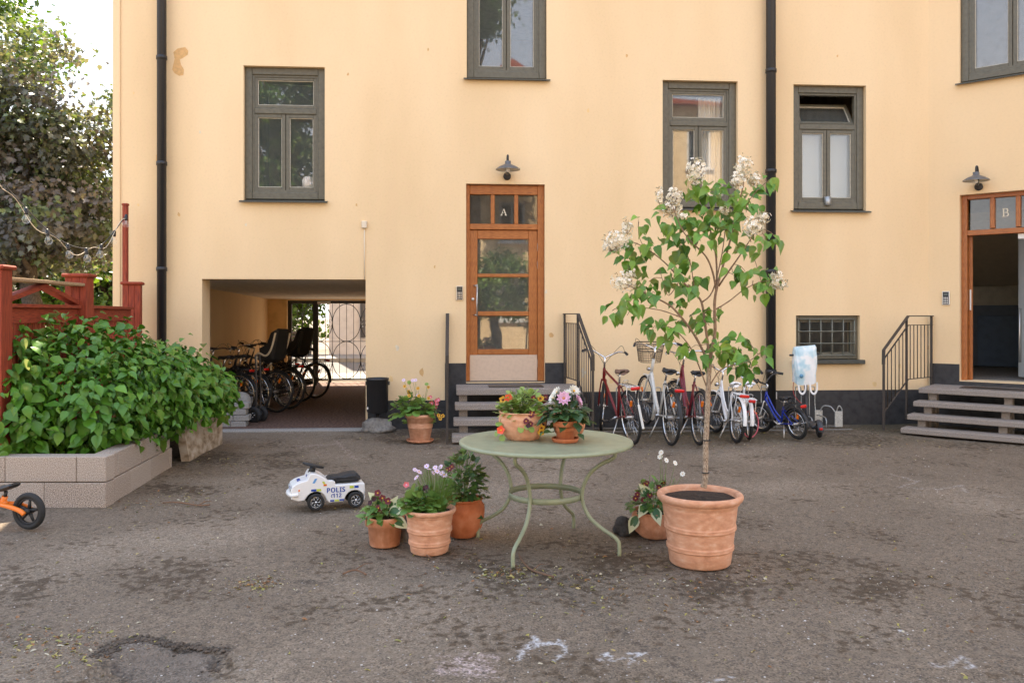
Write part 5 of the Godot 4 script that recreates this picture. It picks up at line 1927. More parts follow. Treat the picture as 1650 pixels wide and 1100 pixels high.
func bicycle(called: String, label: String, group: String, where: Vector3, heading: float, o: Dictionary) -> Node3D:
	var b := thing(called, label, "bicycle", where, 0.0, group)
	b.basis = Basis(Vector3.UP, PI / 2 - deg_to_rad(heading)) * Basis(Vector3.RIGHT, deg_to_rad(o.get("lean", 4.0))) * Basis(Vector3.BACK, deg_to_rad(o.get("pitch", 0.0)))
	var R: float = o.get("r", 0.34)
	var k: float = o.get("k", R / 0.34)
	var wb: float = o.get("wb", 1.06)
	var fm: Material = o.paint
	var fm2: Material = o.get("paint2", fm)
	var rh := Vector3(0, R, 0)
	var fh := Vector3(wb, R, 0)
	var bb := Vector3(wb * 0.42, maxf(0.27 * k, 0.14), 0)
	var sd := Vector3(-0.30, 0.954, 0)
	var st_top: Vector3 = bb + sd * o.get("seat_tube", 0.50 * k)
	var sad: Vector3 = bb + sd * o.get("saddle", 0.66 * k)
	var hd := Vector3(-0.33, 0.944, 0)
	var hb := fh + hd * (R + 0.055) + Vector3(-0.035, 0, 0)
	var ht: Vector3 = hb + hd * o.get("head", 0.17 * k)
	var bc: Vector3 = ht + hd * o.get("stem", 0.14 * k)
	var tb: float = 0.017 * maxf(k, 0.75)
	# frame
	var st := mk()
	tube(st, [bb, st_top], tb * 0.95, 10)
	tube(st, [hb - hd * 0.01, ht], tb * 1.2, 10)
	if o.get("kind", "diamond") == "diamond":
		tube(st, [hb + hd * 0.03, bb], tb, 10)
		tube(st, [ht - hd * 0.02, st_top - sd * 0.03], tb * 0.9, 10)
	else:
		tube(st, smooth_path([hb + hd * 0.04, hb.lerp(bb, 0.55) + Vector3(-0.02, -0.05, 0) * k, bb], 5), tb * (1.5 if o.get("fat", false) else 1.1), 10)
		if o.get("double", false):
			tube(st, smooth_path([ht - hd * 0.02, ht.lerp(bb, 0.5) + Vector3(-0.03, -0.06, 0) * k, bb.lerp(st_top, 0.3)], 5), tb * 0.85, 10)
	for z in [-1.0, 1.0]:
		tube(st, [bb + Vector3(0, 0, 0.03 * z), rh + Vector3(0.1, 0.0, 0.05 * z), rh + Vector3(0, 0, 0.06 * z)], tb * 0.55, 8)
		tube(st, [st_top - sd * 0.04 + Vector3(0, 0, 0.02 * z), rh + Vector3(0, 0, 0.06 * z)], tb * 0.5, 8)
	put(st, "frame", fm, b)
	st = mk()
	tube(st, [st_top - sd * 0.02, sad], tb * 0.75, 8)
	put(st, "seat_post", M.chrome, b)
	# front end turns with the handlebar
	var steer := holder("front_fork", b)
	steer.position = hb
	steer.basis = Basis(hd, deg_to_rad(o.get("steer", 0.0)))
	var L := func(v: Vector3) -> Vector3: return v - hb
	st = mk()
	for z in [-1.0, 1.0]:
		tube(st, smooth_path([L.call(hb + Vector3(0, 0, 0.03 * z)), L.call(hb.lerp(fh, 0.5) + Vector3(-0.015, 0, 0.05 * z)), L.call(fh + Vector3(0, 0, 0.055 * z))], 4), tb * 0.6, 8)
	tube(st, [L.call(hb + Vector3(0, 0, -0.035)), L.call(hb + Vector3(0, 0, 0.035))], tb * 0.9, 8)
	put(st, "fork_blades", fm2, steer)
	st = mk()
	tube(st, [L.call(ht - hd * 0.01), L.call(bc)], tb * 0.8, 8)
	tube(st, [L.call(bc), L.call(bc + Vector3(0.05 * k, 0.01, 0))], tb * 0.8, 8)
	put(st, "stem", M.chrome, steer)
	var hw: float = o.get("bar", 0.29 * maxf(k, 0.72))
	var rise: float = o.get("rise", 0.05)
	var back: float = o.get("back", 0.17)
	var c: Vector3 = bc + Vector3(0.05 * k, 0.01, 0)
	st = mk()
	var left := []
	for z in [-1.0, 1.0]:
		var pts := smooth_path([L.call(c), L.call(c + Vector3(0.02, rise * 0.5, 0.09 * z)), L.call(c + Vector3(-0.02, rise, hw * 0.62 * z)), L.call(c + Vector3(-back * 0.55, rise, hw * 0.9 * z)), L.call(c + Vector3(-back, rise * 0.9, hw * z))], 4)
		tube(st, pts, 0.011, 8)
		left.append(pts)
	put(st, "handlebar", o.get("bar_mat", M.chrome), steer)
	for pts in left:
		st = mk()
		var e: Vector3 = pts[pts.size() - 1]
		var f: Vector3 = pts[pts.size() - 4]
		var dd := (e - f).normalized()
		tube(st, [e - dd * 0.10, e - dd * 0.05, e + dd * 0.015], [0.016, 0.017, 0.016], 10)
		put(st, "grip", o.get("grip", M.black_soft), steer)
		st = mk()
		tube(st, [e - dd * 0.12, e - dd * 0.12 + Vector3(0.05, -0.015, 0), e + Vector3(0.05, -0.03, 0) - dd * 0.02], 0.005, 5)
		put(st, "brake_lever", M.chrome, steer)
	st = mk()
	tube(st, smooth_path([left[0][12], left[0][10] + Vector3(0.1, 0.05, 0.03), L.call(ht + Vector3(0.1, 0.02, 0)), L.call(hb + Vector3(0.03, 0, 0))], 5), 0.003, 4)
	tube(st, smooth_path([left[1][12], left[1][10] + Vector3(0.09, 0.07, -0.03), L.call(ht + Vector3(0.08, 0.05, 0)), L.call(ht)], 5), 0.003, 4)
	put(st, "brake_cable", M.black, steer)
	wheel(steer, L.call(fh), R, o, 0.7)
	if o.get("lamp", true):
		st = mk()
		lathe(st, [Vector2(0, -0.03), Vector2(0.02, -0.025), Vector2(0.032, 0.02), Vector2(0.0, 0.024)], 12, Transform3D(Basis(Vector3.BACK, -PI / 2), L.call(hb + Vector3(0.08, 0.07, 0))))
		put(st, "head_lamp", M.chrome, steer)
	var guard: Material = o.get("guard")
	if guard:
		st = mk()
		arc_strip(st, L.call(fh), R + 0.022, deg_to_rad(75), deg_to_rad(215), 0.05)
		put(st, "mudguard", guard, steer)
		st = mk()
		arc_strip(st, rh, R + 0.022, deg_to_rad(o.get("guard_from", 15.0)), deg_to_rad(o.get("guard_to", 185.0)), 0.048)
		put(st, "mudguard", o.get("guard_rear", guard), b)
		st = mk()
		for z in [-1.0, 1.0]:
			tube(st, [rh + Vector3(0, 0, 0.06 * z), rh + Vector3(cos(2.9), sin(2.9), 0) * (R + 0.02) + Vector3(0, 0, 0.02 * z)], 0.003, 4)
		put(st, "mudguard_stay", M.chrome, b)
	if o.has("basket"):
		basket(steer, L.call(bc + Vector3(0.2, -0.07, 0)), o.basket)
	wheel(b, rh, R, o, 1.9)
	# saddle
	st = mk()
	st.set_smooth_group(0)
	var sl: float = 0.26 * maxf(k, 0.75)
	var prof := [[-0.5, 0.05, 0.0], [-0.46, 0.092, 0.012], [-0.3, 0.098, 0.016], [-0.1, 0.06, 0.006], [0.2, 0.03, 0.0], [0.46, 0.022, 0.0], [0.52, 0.008, -0.012]]
	var rings := []
	for q in prof:
		var ringp := []
		for i in 10:
			var a := TAU * i / 10.0
			ringp.append(sad + Vector3(q[0] * sl, q[2] + sin(a) * (0.024 if sin(a) > 0 else 0.032) + 0.02, cos(a) * q[1] * maxf(k, 0.8)))
		rings.append(ringp)
	for i in rings.size() - 1:
		for j in 10:
			quad(st, rings[i][j], rings[i][(j + 1) % 10], rings[i + 1][(j + 1) % 10], rings[i + 1][j])
	face(st, rings[0], Vector3.LEFT)
	face(st, rings[6], Vector3.RIGHT)
	put(st, "saddle", o.get("saddle_mat", M.black_soft), b)
	st = mk()
	for z in [-0.035, 0.035]:
		tube(st, [sad + Vector3(-0.08, 0, z), sad + Vector3(-0.03, -0.025, z), sad + Vector3(0.07, 0.0, z)], 0.004, 5)
	put(st, "saddle_rail", M.chrome, b)
	# cranks and pedals
	st = mk()
	var cr := 0.165 * maxf(k, 0.6)
	var ca := deg_to_rad(o.get("crank", 200.0))
	for z in [-1.0, 1.0]:
		var e: Vector3 = bb + Vector3(cos(ca), sin(ca), 0) * cr * z + Vector3(0, 0, 0.07 * z)
		tube(st, [bb + Vector3(0, 0, 0.05 * z), e], 0.009, 6)
	tube(st, [bb + Vector3(0, 0, -0.055), bb + Vector3(0, 0, 0.055)], 0.02, 10)
	put(st, "crank", M.steel, b)
	for z in [-1.0, 1.0]:
		st = mk()
		var e: Vector3 = bb + Vector3(cos(ca), sin(ca), 0) * cr * z + Vector3(0, 0, 0.12 * z)
		cbox(st, e, Vector3(0.085, 0.024, 0.08), 0.006)
		put(st, "pedal", M.black, b)
	st = mk()
	extrude(st, [rh + Vector3(0, 0.045, 0), bb + Vector3(0, 0.085 * maxf(k, 0.7), 0), bb + Vector3(0.085 * k, 0.03, 0), bb + Vector3(0.06 * k, -0.07 * k, 0), bb + Vector3(-0.02, -0.085 * k, 0), rh + Vector3(0, -0.04, 0), rh + Vector3(-0.03, 0, 0)].map(func(v): return Vector2(v.x, v.y)), 0.052, 0.066, 0.004)
	put(st, "chain_guard", o.get("chain_guard", M.black), b)
	if o.get("stand", true):
		st = mk()
		tube(st, [bb + Vector3(-0.1, 0, -0.04), Vector3(bb.x - 0.16, 0.02, -0.17 * k)], 0.009, 6)
		put(st, "kickstand", M.steel, b)
	# carrier
	if o.get("rack", true):
		var rm: Material = o.get("rack_mat", M.chrome)
		var ry := R * 2.0 + 0.06
		st = mk()
		var x0 := 0.16 * k
		var x1 := -0.22 * k
		for z in [-0.06, 0.06]:
			tube(st, [Vector3(x0, ry, z), Vector3(x1, ry, z)], 0.0055, 6)
			tube(st, [Vector3(x1 * 0.55, ry, z), rh + Vector3(0, 0, z)], 0.005, 6)
			tube(st, [Vector3(x0, ry, z), st_top - sd * 0.06 + Vector3(0, 0, z * 0.3)], 0.005, 6)
		for i in 5:
			var xx := lerpf(x0, x1, i / 4.0)
			tube(st, [Vector3(xx, ry, -0.06), Vector3(xx, ry, 0.06)], 0.005, 6)
		tube(st, [Vector3(x0, ry + 0.004, 0), Vector3(x1, ry + 0.004, 0)], 0.005, 6)
		tube(st, smooth_path([Vector3(x0 - 0.05, ry, -0.03), Vector3(x0 - 0.1, ry + 0.05, -0.03), Vector3(x0 - 0.1, ry + 0.05, 0.03), Vector3(x0 - 0.05, ry, 0.03)], 3), 0.003, 4)
		put(st, "carrier", rm, b)
		st = mk()
		cbox(st, Vector3(x1 - 0.02, ry - 0.015, 0), Vector3(0.035, 0.04, 0.12 if k > 0.8 else 0.09), 0.012)
		put(st, "tail_light", M.red_lens, b)
	elif o.get("tail", false):
		st = mk()
		cbox(st, rh + Vector3(cos(2.35) * (R + 0.05), sin(2.35) * (R + 0.05), 0), Vector3(0.03, 0.045, 0.06), 0.01)
		put(st, "tail_light", M.red_lens, b)
	b.set_meta("seat_at", st_top)
	return b

func basket(parent: Node3D, at_: Vector3, m: Material) -> void:
	var bk := holder("basket", parent)
	bk.position = at_
	var st := mk()
	var top := 0.13
	var bot := -0.12
	var corner := func(t: float, y: float) -> Vector3:   # a rounded rectangle that tapers downwards
		var s := lerpf(0.78, 1.0, (y - bot) / (top - bot))
		var a := TAU * t
		var cx := signf(cos(a)) * pow(absf(cos(a)), 0.5) * 0.13
		var cz := signf(sin(a)) * pow(absf(sin(a)), 0.5) * 0.175
		return Vector3(cx * s, y, cz * s)
	for i in 44:
		tube(st, [corner.call(i / 44.0, bot), corner.call(i / 44.0, top)], 0.002, 3)
	for r in 9:
		var pts := []
		for i in 32: pts.append(corner.call(i / 32.0, lerpf(bot, top, r / 8.0)))
		tube(st, pts, 0.002, 3, true)
	for i in 9:
		tube(st, [Vector3(-0.1, bot, -0.12 + i * 0.03), Vector3(0.1, bot, -0.12 + i * 0.03)], 0.002, 3)
	put(st, "mesh", m, bk)
	st = mk()
	var pts := []
	for i in 32: pts.append(corner.call(i / 32.0, top))
	tube(st, pts, 0.008, 6, true)
	var pts2 := []
	for i in 32: pts2.append(corner.call(i / 32.0, 0.03))
	tube(st, pts2, 0.005, 6, true)
	put(st, "rim", M.black, bk)

func child_seat(b: Node3D, frame_mat: Material) -> void:
	var s := holder("child_seat", b)
	s.position = Vector3(0.1, 0.84, 0)
	var st := mk()
	extrude(st, [Vector2(0.14, 0.0), Vector2(0.15, 0.05), Vector2(-0.04, 0.07), Vector2(-0.17, 0.5), Vector2(-0.2, 0.52), Vector2(-0.23, 0.5), Vector2(-0.12, 0.02), Vector2(-0.02, -0.03)], -0.15, 0.15, 0.03)
	put(st, "shell", M.black_soft, s)
	for z in [-0.16, 0.16]:
		st = mk()
		extrude(st, [Vector2(0.1, -0.02), Vector2(0.13, 0.2), Vector2(-0.02, 0.26), Vector2(-0.1, 0.45), Vector2(-0.2, 0.5), Vector2(-0.13, 0.04)], z - 0.015, z + 0.015, 0.008)
		put(st, "side_wing", M.black_soft, s)
		st = mk()
		tube(st, smooth_path([Vector3(-0.2, 0.45, z * 1.12), Vector3(-0.13, 0.2, z * 1.12), Vector3(-0.02, 0.08, z * 1.12), Vector3(0.13, 0.12, z * 1.12), Vector3(0.17, 0.04, z * 1.12), Vector3(0.17, -0.28, z * 1.12)], 4), 0.017, 8)
		put(st, "leg_guard", frame_mat, s)
	st = mk()
	tube(st, [Vector3(0.0, -0.02, 0), Vector3(0.1, -0.12, 0), Vector3(0.24, -0.16, 0)], 0.012, 6)
	put(st, "carrier_bow", M.steel, s)

func passage_bicycles() -> void:
	var g := "bicycles parked in the passage"
	var dark := varied(Color(0.02, 0.02, 0.022), 0.3, 6.0, 0.4, 401)
	var dark2 := varied(Color(0.03, 0.035, 0.045), 0.3, 6.0, 0.4, 402)
	var specs := [
		[Vector3(-4.25, 0.015, -12.75), -72.0, dark2, "nearest dark bicycle in the passage, mostly hidden by the shrub", 0, true],
		[Vector3(-3.83, 0.015, -13.35), -66.0, dark, "black bicycle in the passage carrying a pale-framed child seat", 1, false],
		[Vector3(-3.76, 0.015, -13.85), -64.0, dark2, "black bicycle pressed behind the one with the pale-framed child seat", 0, true],
		[Vector3(-3.86, 0.015, -14.95), -66.0, dark, "black bicycle in the passage with an all-black child seat", 2, true],
		[Vector3(-3.74, 0.015, -15.6), -64.0, dark, "black bicycle standing closest to the iron gate", 0, true],
		[Vector3(-4.12, 0.015, -13.05), -70.0, dark, "dark bicycle wedged between the hand truck and the pale-framed child seat", 0, true],
		[Vector3(-3.98, 0.015, -14.4), -68.0, dark2, "dark bicycle standing between the two child seats", 0, true]]
	for i in specs.size():
		var s: Array = specs[i]
		var b := bicycle("parked_bicycle", s[3], g, s[0], s[1], {"paint": s[2], "kind": "step" if i % 2 else "diamond", "lean": rng.randf_range(2.0, 7.0), "guard": M.black, "steer": rng.randf_range(-18, 22), "rack_mat": M.black, "bar_mat": M.black if i != 1 else M.chrome, "crank": rng.randf() * 360.0, "rack": s[4] == 0, "guard_from": 40.0})
		if s[4] == 1: child_seat(b, M.plaster_pale)
		if s[4] == 2: child_seat(b, M.black)

func parked_bicycles() -> void:
	var g := "bicycles parked along the yellow wall"
	var red := varied(Color(0.20, 0.012, 0.012), 0.25, 5.0, 0.3, 411)
	var white := varied(Color(0.62, 0.60, 0.54), 0.15, 6.0, 0.32, 412)
	var maroon := varied(Color(0.17, 0.013, 0.022), 0.2, 5.0, 0.3, 413)
	var pure := plain(Color(0.74, 0.73, 0.71), 0.3)
	var blue := varied(Color(0.012, 0.035, 0.34), 0.2, 5.0, 0.25, 414)
	var tan_ := varied(Color(0.16, 0.09, 0.06), 0.25, 8.0, 0.6, 415)
	var p := on_ground(1019, 716)
	var b := bicycle("parked_bicycle", "dark red bicycle with chrome carrier next to the handrail", g, p, -13.0, {"paint": red, "kind": "diamond", "guard": null, "lean": -5.0, "steer": -24.0, "rise": 0.09, "back": 0.16, "crank": 160.0, "pitch": 1.5, "seat_tube": 0.48, "saddle": 0.62, "saddle_mat": tan_})
	var st := mk()
	cbox(st, Vector3(-0.36, 0.40, 0.0), Vector3(0.02, 0.30, 0.03), 0.008, Basis(Vector3.BACK, -0.35))
	put(st, "pump", white, b)
	p = on_ground(1079, 717)
	bicycle("parked_bicycle", "cream white step-through bicycle with a brown wire basket in front", g, p, -8.0, {"paint": white, "kind": "step", "fat": true, "guard": white, "guard_rear": M.black, "lean": 1.5, "steer": 3.0, "rise": 0.07, "back": 0.14, "basket": varied(Color(0.06, 0.04, 0.025), 0.2, 5.0, 0.5, 416), "pitch": 6.0, "rack_mat": M.black, "crank": 250.0, "head": 0.24, "bar": 0.32, "saddle": 0.62, "guard_from": 60.0})
	p = on_ground(1125, 717)
	bicycle("parked_bicycle", "maroon and white step-through bicycle partly behind the lilac trunk", g, p, -5.0, {"paint": maroon, "paint2": pure, "kind": "step", "double": true, "fat": true, "guard": M.black, "lean": 3.0, "steer": 10.0, "rise": 0.05, "pitch": 2.0, "head": 0.2, "rack": false, "tail": true, "crank": 300.0, "guard_from": 70.0, "saddle": 0.60})
	p = on_ground(1186, 714)
	bicycle("parked_bicycle", "white junior bicycle with white carrier and twin red lights", g, p, -3.0, {"paint": pure, "r": 0.28, "wb": 0.92, "kind": "step", "double": true, "fat": true, "guard": pure, "lean": 4.0, "steer": 14.0, "rise": 0.10, "rack_mat": pure, "saddle_mat": pure, "grip": M.bare_wood, "saddle": 0.50, "crank": 220.0, "guard_from": 10.0, "chain_guard": pure})
	p = on_ground(1207, 709)
	b = bicycle("parked_bicycle", "smaller white junior bicycle with white wire carrier and pink lock", g, p, 9.0, {"paint": pure, "r": 0.235, "wb": 0.82, "kind": "step", "guard": pure, "lean": 2.0, "steer": -8.0, "rise": 0.14, "rack_mat": pure, "saddle_mat": pure, "saddle": 0.52, "crank": 120.0, "guard_from": 5.0, "chain_guard": pure, "stand": false})
	st = mk()
	var loop := []
	for i in 20:
		var a := TAU * i / 20.0
		loop.append(Vector3(-0.10 + 0.02 * cos(a), 0.22 + 0.17 * sin(a), 0.10 * cos(a)))
	tube(st, loop, 0.008, 6, true)
	put(st, "pink_lock", plain(Color(0.6, 0.12, 0.16), 0.4), b)
	p = on_ground(1286, 708)
	bicycle("parked_bicycle", "small blue children's bicycle with black handlebar and orange reflectors", g, p, -22.0, {"paint": blue, "paint2": pure, "r": 0.20, "k": 0.62, "wb": 0.70, "kind": "step", "double": true, "guard": M.black, "lean": -6.0, "steer": 12.0, "rise": 0.10, "back": 0.08, "bar": 0.26, "bar_mat": M.black, "rack_mat": M.black, "head": 0.14, "stem": 0.10, "saddle": 0.34, "seat_tube": 0.24, "crank": 210.0, "lamp": false, "guard_from": 30.0})
	scooter_and_rack(g)

func scooter_and_rack(_g: String) -> void:
	# kick scooter, front towards the wall
	var p := on_ground(1321, 705)
	var s := thing("kick_scooter", "dark kick scooter leaning by the cellar window, bag over its handlebar", "scooter", p)
	s.basis = Basis(Vector3.UP, PI / 2 - deg_to_rad(9.0)) * Basis(Vector3.RIGHT, deg_to_rad(-3.0))
	var grey_ := varied(Color(0.035, 0.037, 0.042), 0.25, 6.0, 0.45, 421)
	for x in [0.0, 0.82]:
		var w := holder("wheel", s)
		w.position = Vector3(x, 0.108, 0)
		var st := mk()
		torus(st, Transform3D(), 0.08, 0.028, 0.028, 22, 8)
		put(st, "tyre", M.rubber, w)
		st = mk()
		lathe(st, [Vector2(0, -0.022), Vector2(0.056, -0.022), Vector2(0.056, 0.022), Vector2(0, 0.026)], 14, Transform3D(Basis(Vector3.RIGHT, PI / 2), Vector3.ZERO))
		put(st, "rim", grey_, w)
	var st := mk()
	cbox(st, Vector3(0.40, 0.12, 0), Vector3(0.62, 0.05, 0.15), 0.02)
	put(st, "deck", grey_, s)
	st = mk()
	arc_strip(st, Vector3(0, 0.108, 0), 0.13, deg_to_rad(40), deg_to_rad(190), 0.07)
	put(st, "rear_mudguard", grey_, s)
	st = mk()
	cbox(st, Vector3(-0.13, 0.13, 0), Vector3(0.015, 0.03, 0.04), 0.005)
	put(st, "tail_light", M.red_lens, s)
	st = mk()
	tube(st, [Vector3(0.70, 0.14, 0), Vector3(0.78, 0.30, 0), Vector3(0.72, 1.05, 0)], [0.03, 0.026, 0.022], 10)
	put(st, "steering_column", grey_, s)
	st = mk()
	tube(st, [Vector3(0.72, 1.05, -0.2), Vector3(0.72, 1.05, 0.2)], 0.014, 8)
	put(st, "handlebar", grey_, s)
	st = mk()
	tube(st, smooth_path([Vector3(0.74, 0.95, 0.05), Vector3(0.80, 0.75, -0.12), Vector3(0.78, 0.5, -0.16), Vector3(0.77, 0.32, -0.02)], 5), 0.005, 5)
	put(st, "red_cable", plain(Color(0.4, 0.02, 0.03), 0.4), s)
	# the fabric bag pulled upside down over its handlebar
	var hp: Vector3 = s.transform * Vector3(0.72, 1.07, 0)
	var bag := thing("tote_bag", "white and pale blue tote bag pulled over the scooter handlebar", "bag", hp)
	var n := noise(422, 3.0, 3)
	st = mk()
	st.set_smooth_group(0)
	var rings := []
	for j in 15:
		var t := j / 14.0
		var y := 0.10 - t * 0.52
		var hw := lerpf(0.15, 0.175, t) * (0.90 + 0.10 * cos(t * 3.0))
		var hd := lerpf(0.05, 0.095, sin(t * PI * 0.7))
		if j == 0: hd = 0.012; hw *= 0.95
		var r := []
		for i in 28:
			var a := TAU * i / 28.0
			var q := Vector3(signf(cos(a)) * pow(absf(cos(a)), 0.35) * hw, y + (0.02 * sin(a * 2.0 + 1.0) if j > 0 else 0.015 * cos(a)), signf(sin(a)) * pow(absf(sin(a)), 0.45) * hd)
			var f := n.get_noise_3d(q.x * 1.2, q.y * 0.7, q.z * 1.2) * 0.03 + 0.010 * sin(a * 5.0 + y * 7.0) * t + 0.006 * sin(a * 11.0 - y * 16.0)
			q += Vector3(cos(a), 0, sin(a)) * f
			r.append(q)
		rings.append(r)
	for j in 14:
		for i in 28:
			quad(st, rings[j + 1][i], rings[j][i], rings[j][(i + 1) % 28], rings[j + 1][(i + 1) % 28])
	face(st, rings[0], Vector3.UP)
	var bm := grained(ramp_tex(noise(423, 0.012, 3), 256, 256, [[0.25, Color(0.42, 0.60, 0.66)], [0.42, Color(0.60, 0.71, 0.73)], [0.52, Color(0.80, 0.79, 0.76)], [0.9, Color(0.83, 0.82, 0.80)]]), Vector3.ONE * 1.3, 0.75, null, 0.0, false)
	bm.cull_mode = BaseMaterial3D.CULL_DISABLED
	put(st, "bag_cloth", bm, bag)
	for e in [[-0.11, 0.0], [0.05, 0.12]]:
		st = mk()
		var pts := smooth_path([Vector3(e[0], -0.40, 0.08), Vector3(e[0] + 0.01, -0.52, 0.09), Vector3(e[0] + 0.06, -0.56, 0.08), Vector3(e[0] + 0.10, -0.50, 0.07), Vector3(e[0] + 0.10, -0.40, 0.07)], 4)
		for i in pts.size() - 1:
			bar(st, pts[i], pts[i + 1] + (pts[i + 1] - pts[i]) * 0.08, 0.003, 0.028, Vector3(0.3, 0.2, 1).cross(pts[i + 1] - pts[i]), 0.001)
		put(st, "handle", M.white_plastic, bag)
	st = mk()
	lathe(st, [Vector2(0.028, 0.0), Vector2(0.028, 0.002), Vector2(0, 0.002)], 18, Transform3D(Basis(Vector3.RIGHT, PI / 2), Vector3(-0.085, -0.31, 0.128)))
	put(st, "printed_disc", plain(Color(0.12, 0.28, 0.42), 0.7), bag)
	# galvanised rack with its hoops
	var r0 := on_ground(1255, 695)
	var rk := thing("bicycle_rack", "galvanised bicycle rack with wire hoops along the black plinth", "bicycle rack", r0, atan(FACADE_SLOPE))
	M.dull_zinc = varied(Color(0.16, 0.145, 0.125), 0.35, 5.0, 0.7, 98)
	st = mk()
	cbox(st, Vector3(-1.0, 0.018, 0.0), Vector3(4.1, 0.02, 0.035), 0.004)
	put(st, "base_rail", M.dull_zinc, rk)
	st = mk()
	cbox(st, Vector3(-1.0, 0.018, -0.32), Vector3(4.1, 0.02, 0.035), 0.004)
	put(st, "base_rail", M.dull_zinc, rk)
	for x in [-2.75, -2.15, -1.6, -1.05, -0.55, -0.08, 0.42, 0.62]:
		st = mk()
		var tall := 0.58
		tube(st, smooth_path([Vector3(x - 0.04, 0.04, -0.32), Vector3(x - 0.04, tall - 0.05, -0.33), Vector3(x - 0.03, tall, -0.33), Vector3(x + 0.03, tall, -0.33), Vector3(x + 0.04, tall - 0.05, -0.33), Vector3(x + 0.045, 0.22, -0.30), Vector3(x + 0.045, 0.18, 0.0), Vector3(x + 0.045, 0.04, 0.02)], 4), 0.008, 6)
		put(st, "hoop", M.galvanised, rk)
	for x in [0.68, 0.90]:
		st = mk()
		cbox(st, Vector3(x, 0.15, -0.1 if x > 0.8 else -0.25), Vector3(0.115, 0.22, 0.012), 0.003)
		put(st, "bracket_plate", M.galvanised, rk)
	st = mk()
	tube(st, smooth_path([Vector3(0.70, 0.24, -0.25), Vector3(0.74, 0.32, -0.22), Vector3(0.82, 0.31, -0.16), Vector3(0.87, 0.22, -0.12)], 5), 0.009, 6)
	tube(st, smooth_path([Vector3(0.87, 0.22, -0.12), Vector3(0.9, 0.33, -0.1), Vector3(0.94, 0.30, -0.1), Vector3(0.95, 0.24, -0.1)], 5), 0.009, 6)
	put(st, "hoop", M.galvanised, rk)
	# small printed notice on the plinth
	var a := on_facade(1245, 637)
	var base := Transform3D(Basis(Vector3.UP, atan(FACADE_SLOPE)), Vector3(0, 0, -FACADE_Z))
	var sg := thing("wall_notice", "small white notice with grey print on the black plinth", "sign", base * Vector3(a.x, a.y, 0.024), atan(FACADE_SLOPE))
	st = mk()
	cbox(st, Vector3(0, 0, 0.004), Vector3(0.115, 0.105, 0.006), 0.001)
	put(st, "plate", M.white_plastic, sg)
	for i in 6:
		st = mk()
		box(st, Vector3(-0.004 * (i % 3), 0.035 - i * 0.013, 0.0076), Vector3(0.09 - 0.012 * (i % 3), 0.005 if i else 0.009, 0.001))
		put(st, "print_line", M.stone, sg)

# ---------------------------------------------------------------- table, pots and their plants
func pot(parent: Node3D, prof: Array, m: Material, soil_r: float, soil_y: float, segs := 36) -> void:
	var st := mk()
	lathe(st, prof, segs, Transform3D(), 0, 0.004)
	put(st, "pot", m, parent)
	st = mk()
	st.set_smooth_group(0)
	var n := noise(5, 9.0, 3)
	var P := func(i: int, j: int) -> Vector3:
		var a := TAU * (i % 20) / 20.0
		var r := soil_r * j / 5.0
		var q := Vector3(cos(a) * r, soil_y, sin(a) * r)
		q.y += n.get_noise_2d(q.x * 8.0, q.z * 8.0) * 0.012 + 0.012 * (1.0 - j / 5.0)
		return q
	for i in 20:
		for j in 5:
			quad(st, P.call(i, j), P.call(i + 1, j), P.call(i + 1, j + 1), P.call(i, j + 1))
	put(st, "soil", M.soil, parent)

func ribbed_profile(r: float, rb: float, h: float) -> Array:
	var p := [Vector2(0, 0), Vector2(rb - 0.008, 0), Vector2(rb, 0.008)]
	var R := func(y: float) -> float: return lerpf(rb, r * 0.9, y / h)
	for c in [0.25, 0.53]:
		var y: float = h * c
		p.append_array([Vector2(R.call(y - 0.032), y - 0.032), Vector2(R.call(y - 0.022), y - 0.022), Vector2(R.call(y - 0.018), y - 0.018), Vector2(R.call(y) + 0.006, y - 0.014), Vector2(R.call(y) + 0.008, y - 0.007), Vector2(R.call(y) + 0.003, y), Vector2(R.call(y) + 0.008, y + 0.006), Vector2(R.call(y) + 0.006, y + 0.013), Vector2(R.call(y + 0.017), y + 0.017), Vector2(R.call(y + 0.021), y + 0.021), Vector2(R.call(y + 0.032), y + 0.032)])
	var rim := h * 0.10
	p.append_array([Vector2(R.call(h - rim * 1.9), h - rim * 1.9), Vector2(R.call(h - rim * 1.6), h - rim * 1.6), Vector2(R.call(h) + 0.004, h - rim * 1.35), Vector2(R.call(h) + 0.002, h - rim * 1.2), Vector2(R.call(h) + 0.008, h - rim * 1.1), Vector2(r * 0.975, h - rim * 0.9), Vector2(r, h - rim * 0.55), Vector2(r * 0.995, h - rim * 0.25), Vector2(r * 0.97, h - 0.003), Vector2(r * 0.93, h), Vector2(r * 0.875, h - 0.008), Vector2(r * 0.85, h - 0.03), Vector2(r * 0.80, h * 0.5)])
	return p

func bowl_profile(r: float, rb: float, h: float, lip := 0.9) -> Array:
	return [Vector2(0, 0), Vector2(rb * 0.95, 0), Vector2(rb, 0.006), Vector2(lerpf(rb, r, 0.62), h * 0.22), Vector2(lerpf(rb, r, 0.92), h * 0.48), Vector2(r, h * 0.68), Vector2(r * 0.985, h * 0.8), Vector2(r * lip, h * 0.91), Vector2(r * lip * 1.0, h * 0.94), Vector2(r * (lip + 0.05), h * 0.955), Vector2(r * (lip + 0.055), h * 0.985), Vector2(r * (lip + 0.03), h), Vector2(r * (lip - 0.04), h * 0.99), Vector2(r * (lip - 0.05), h * 0.9), Vector2(r * 0.8, h * 0.6)]

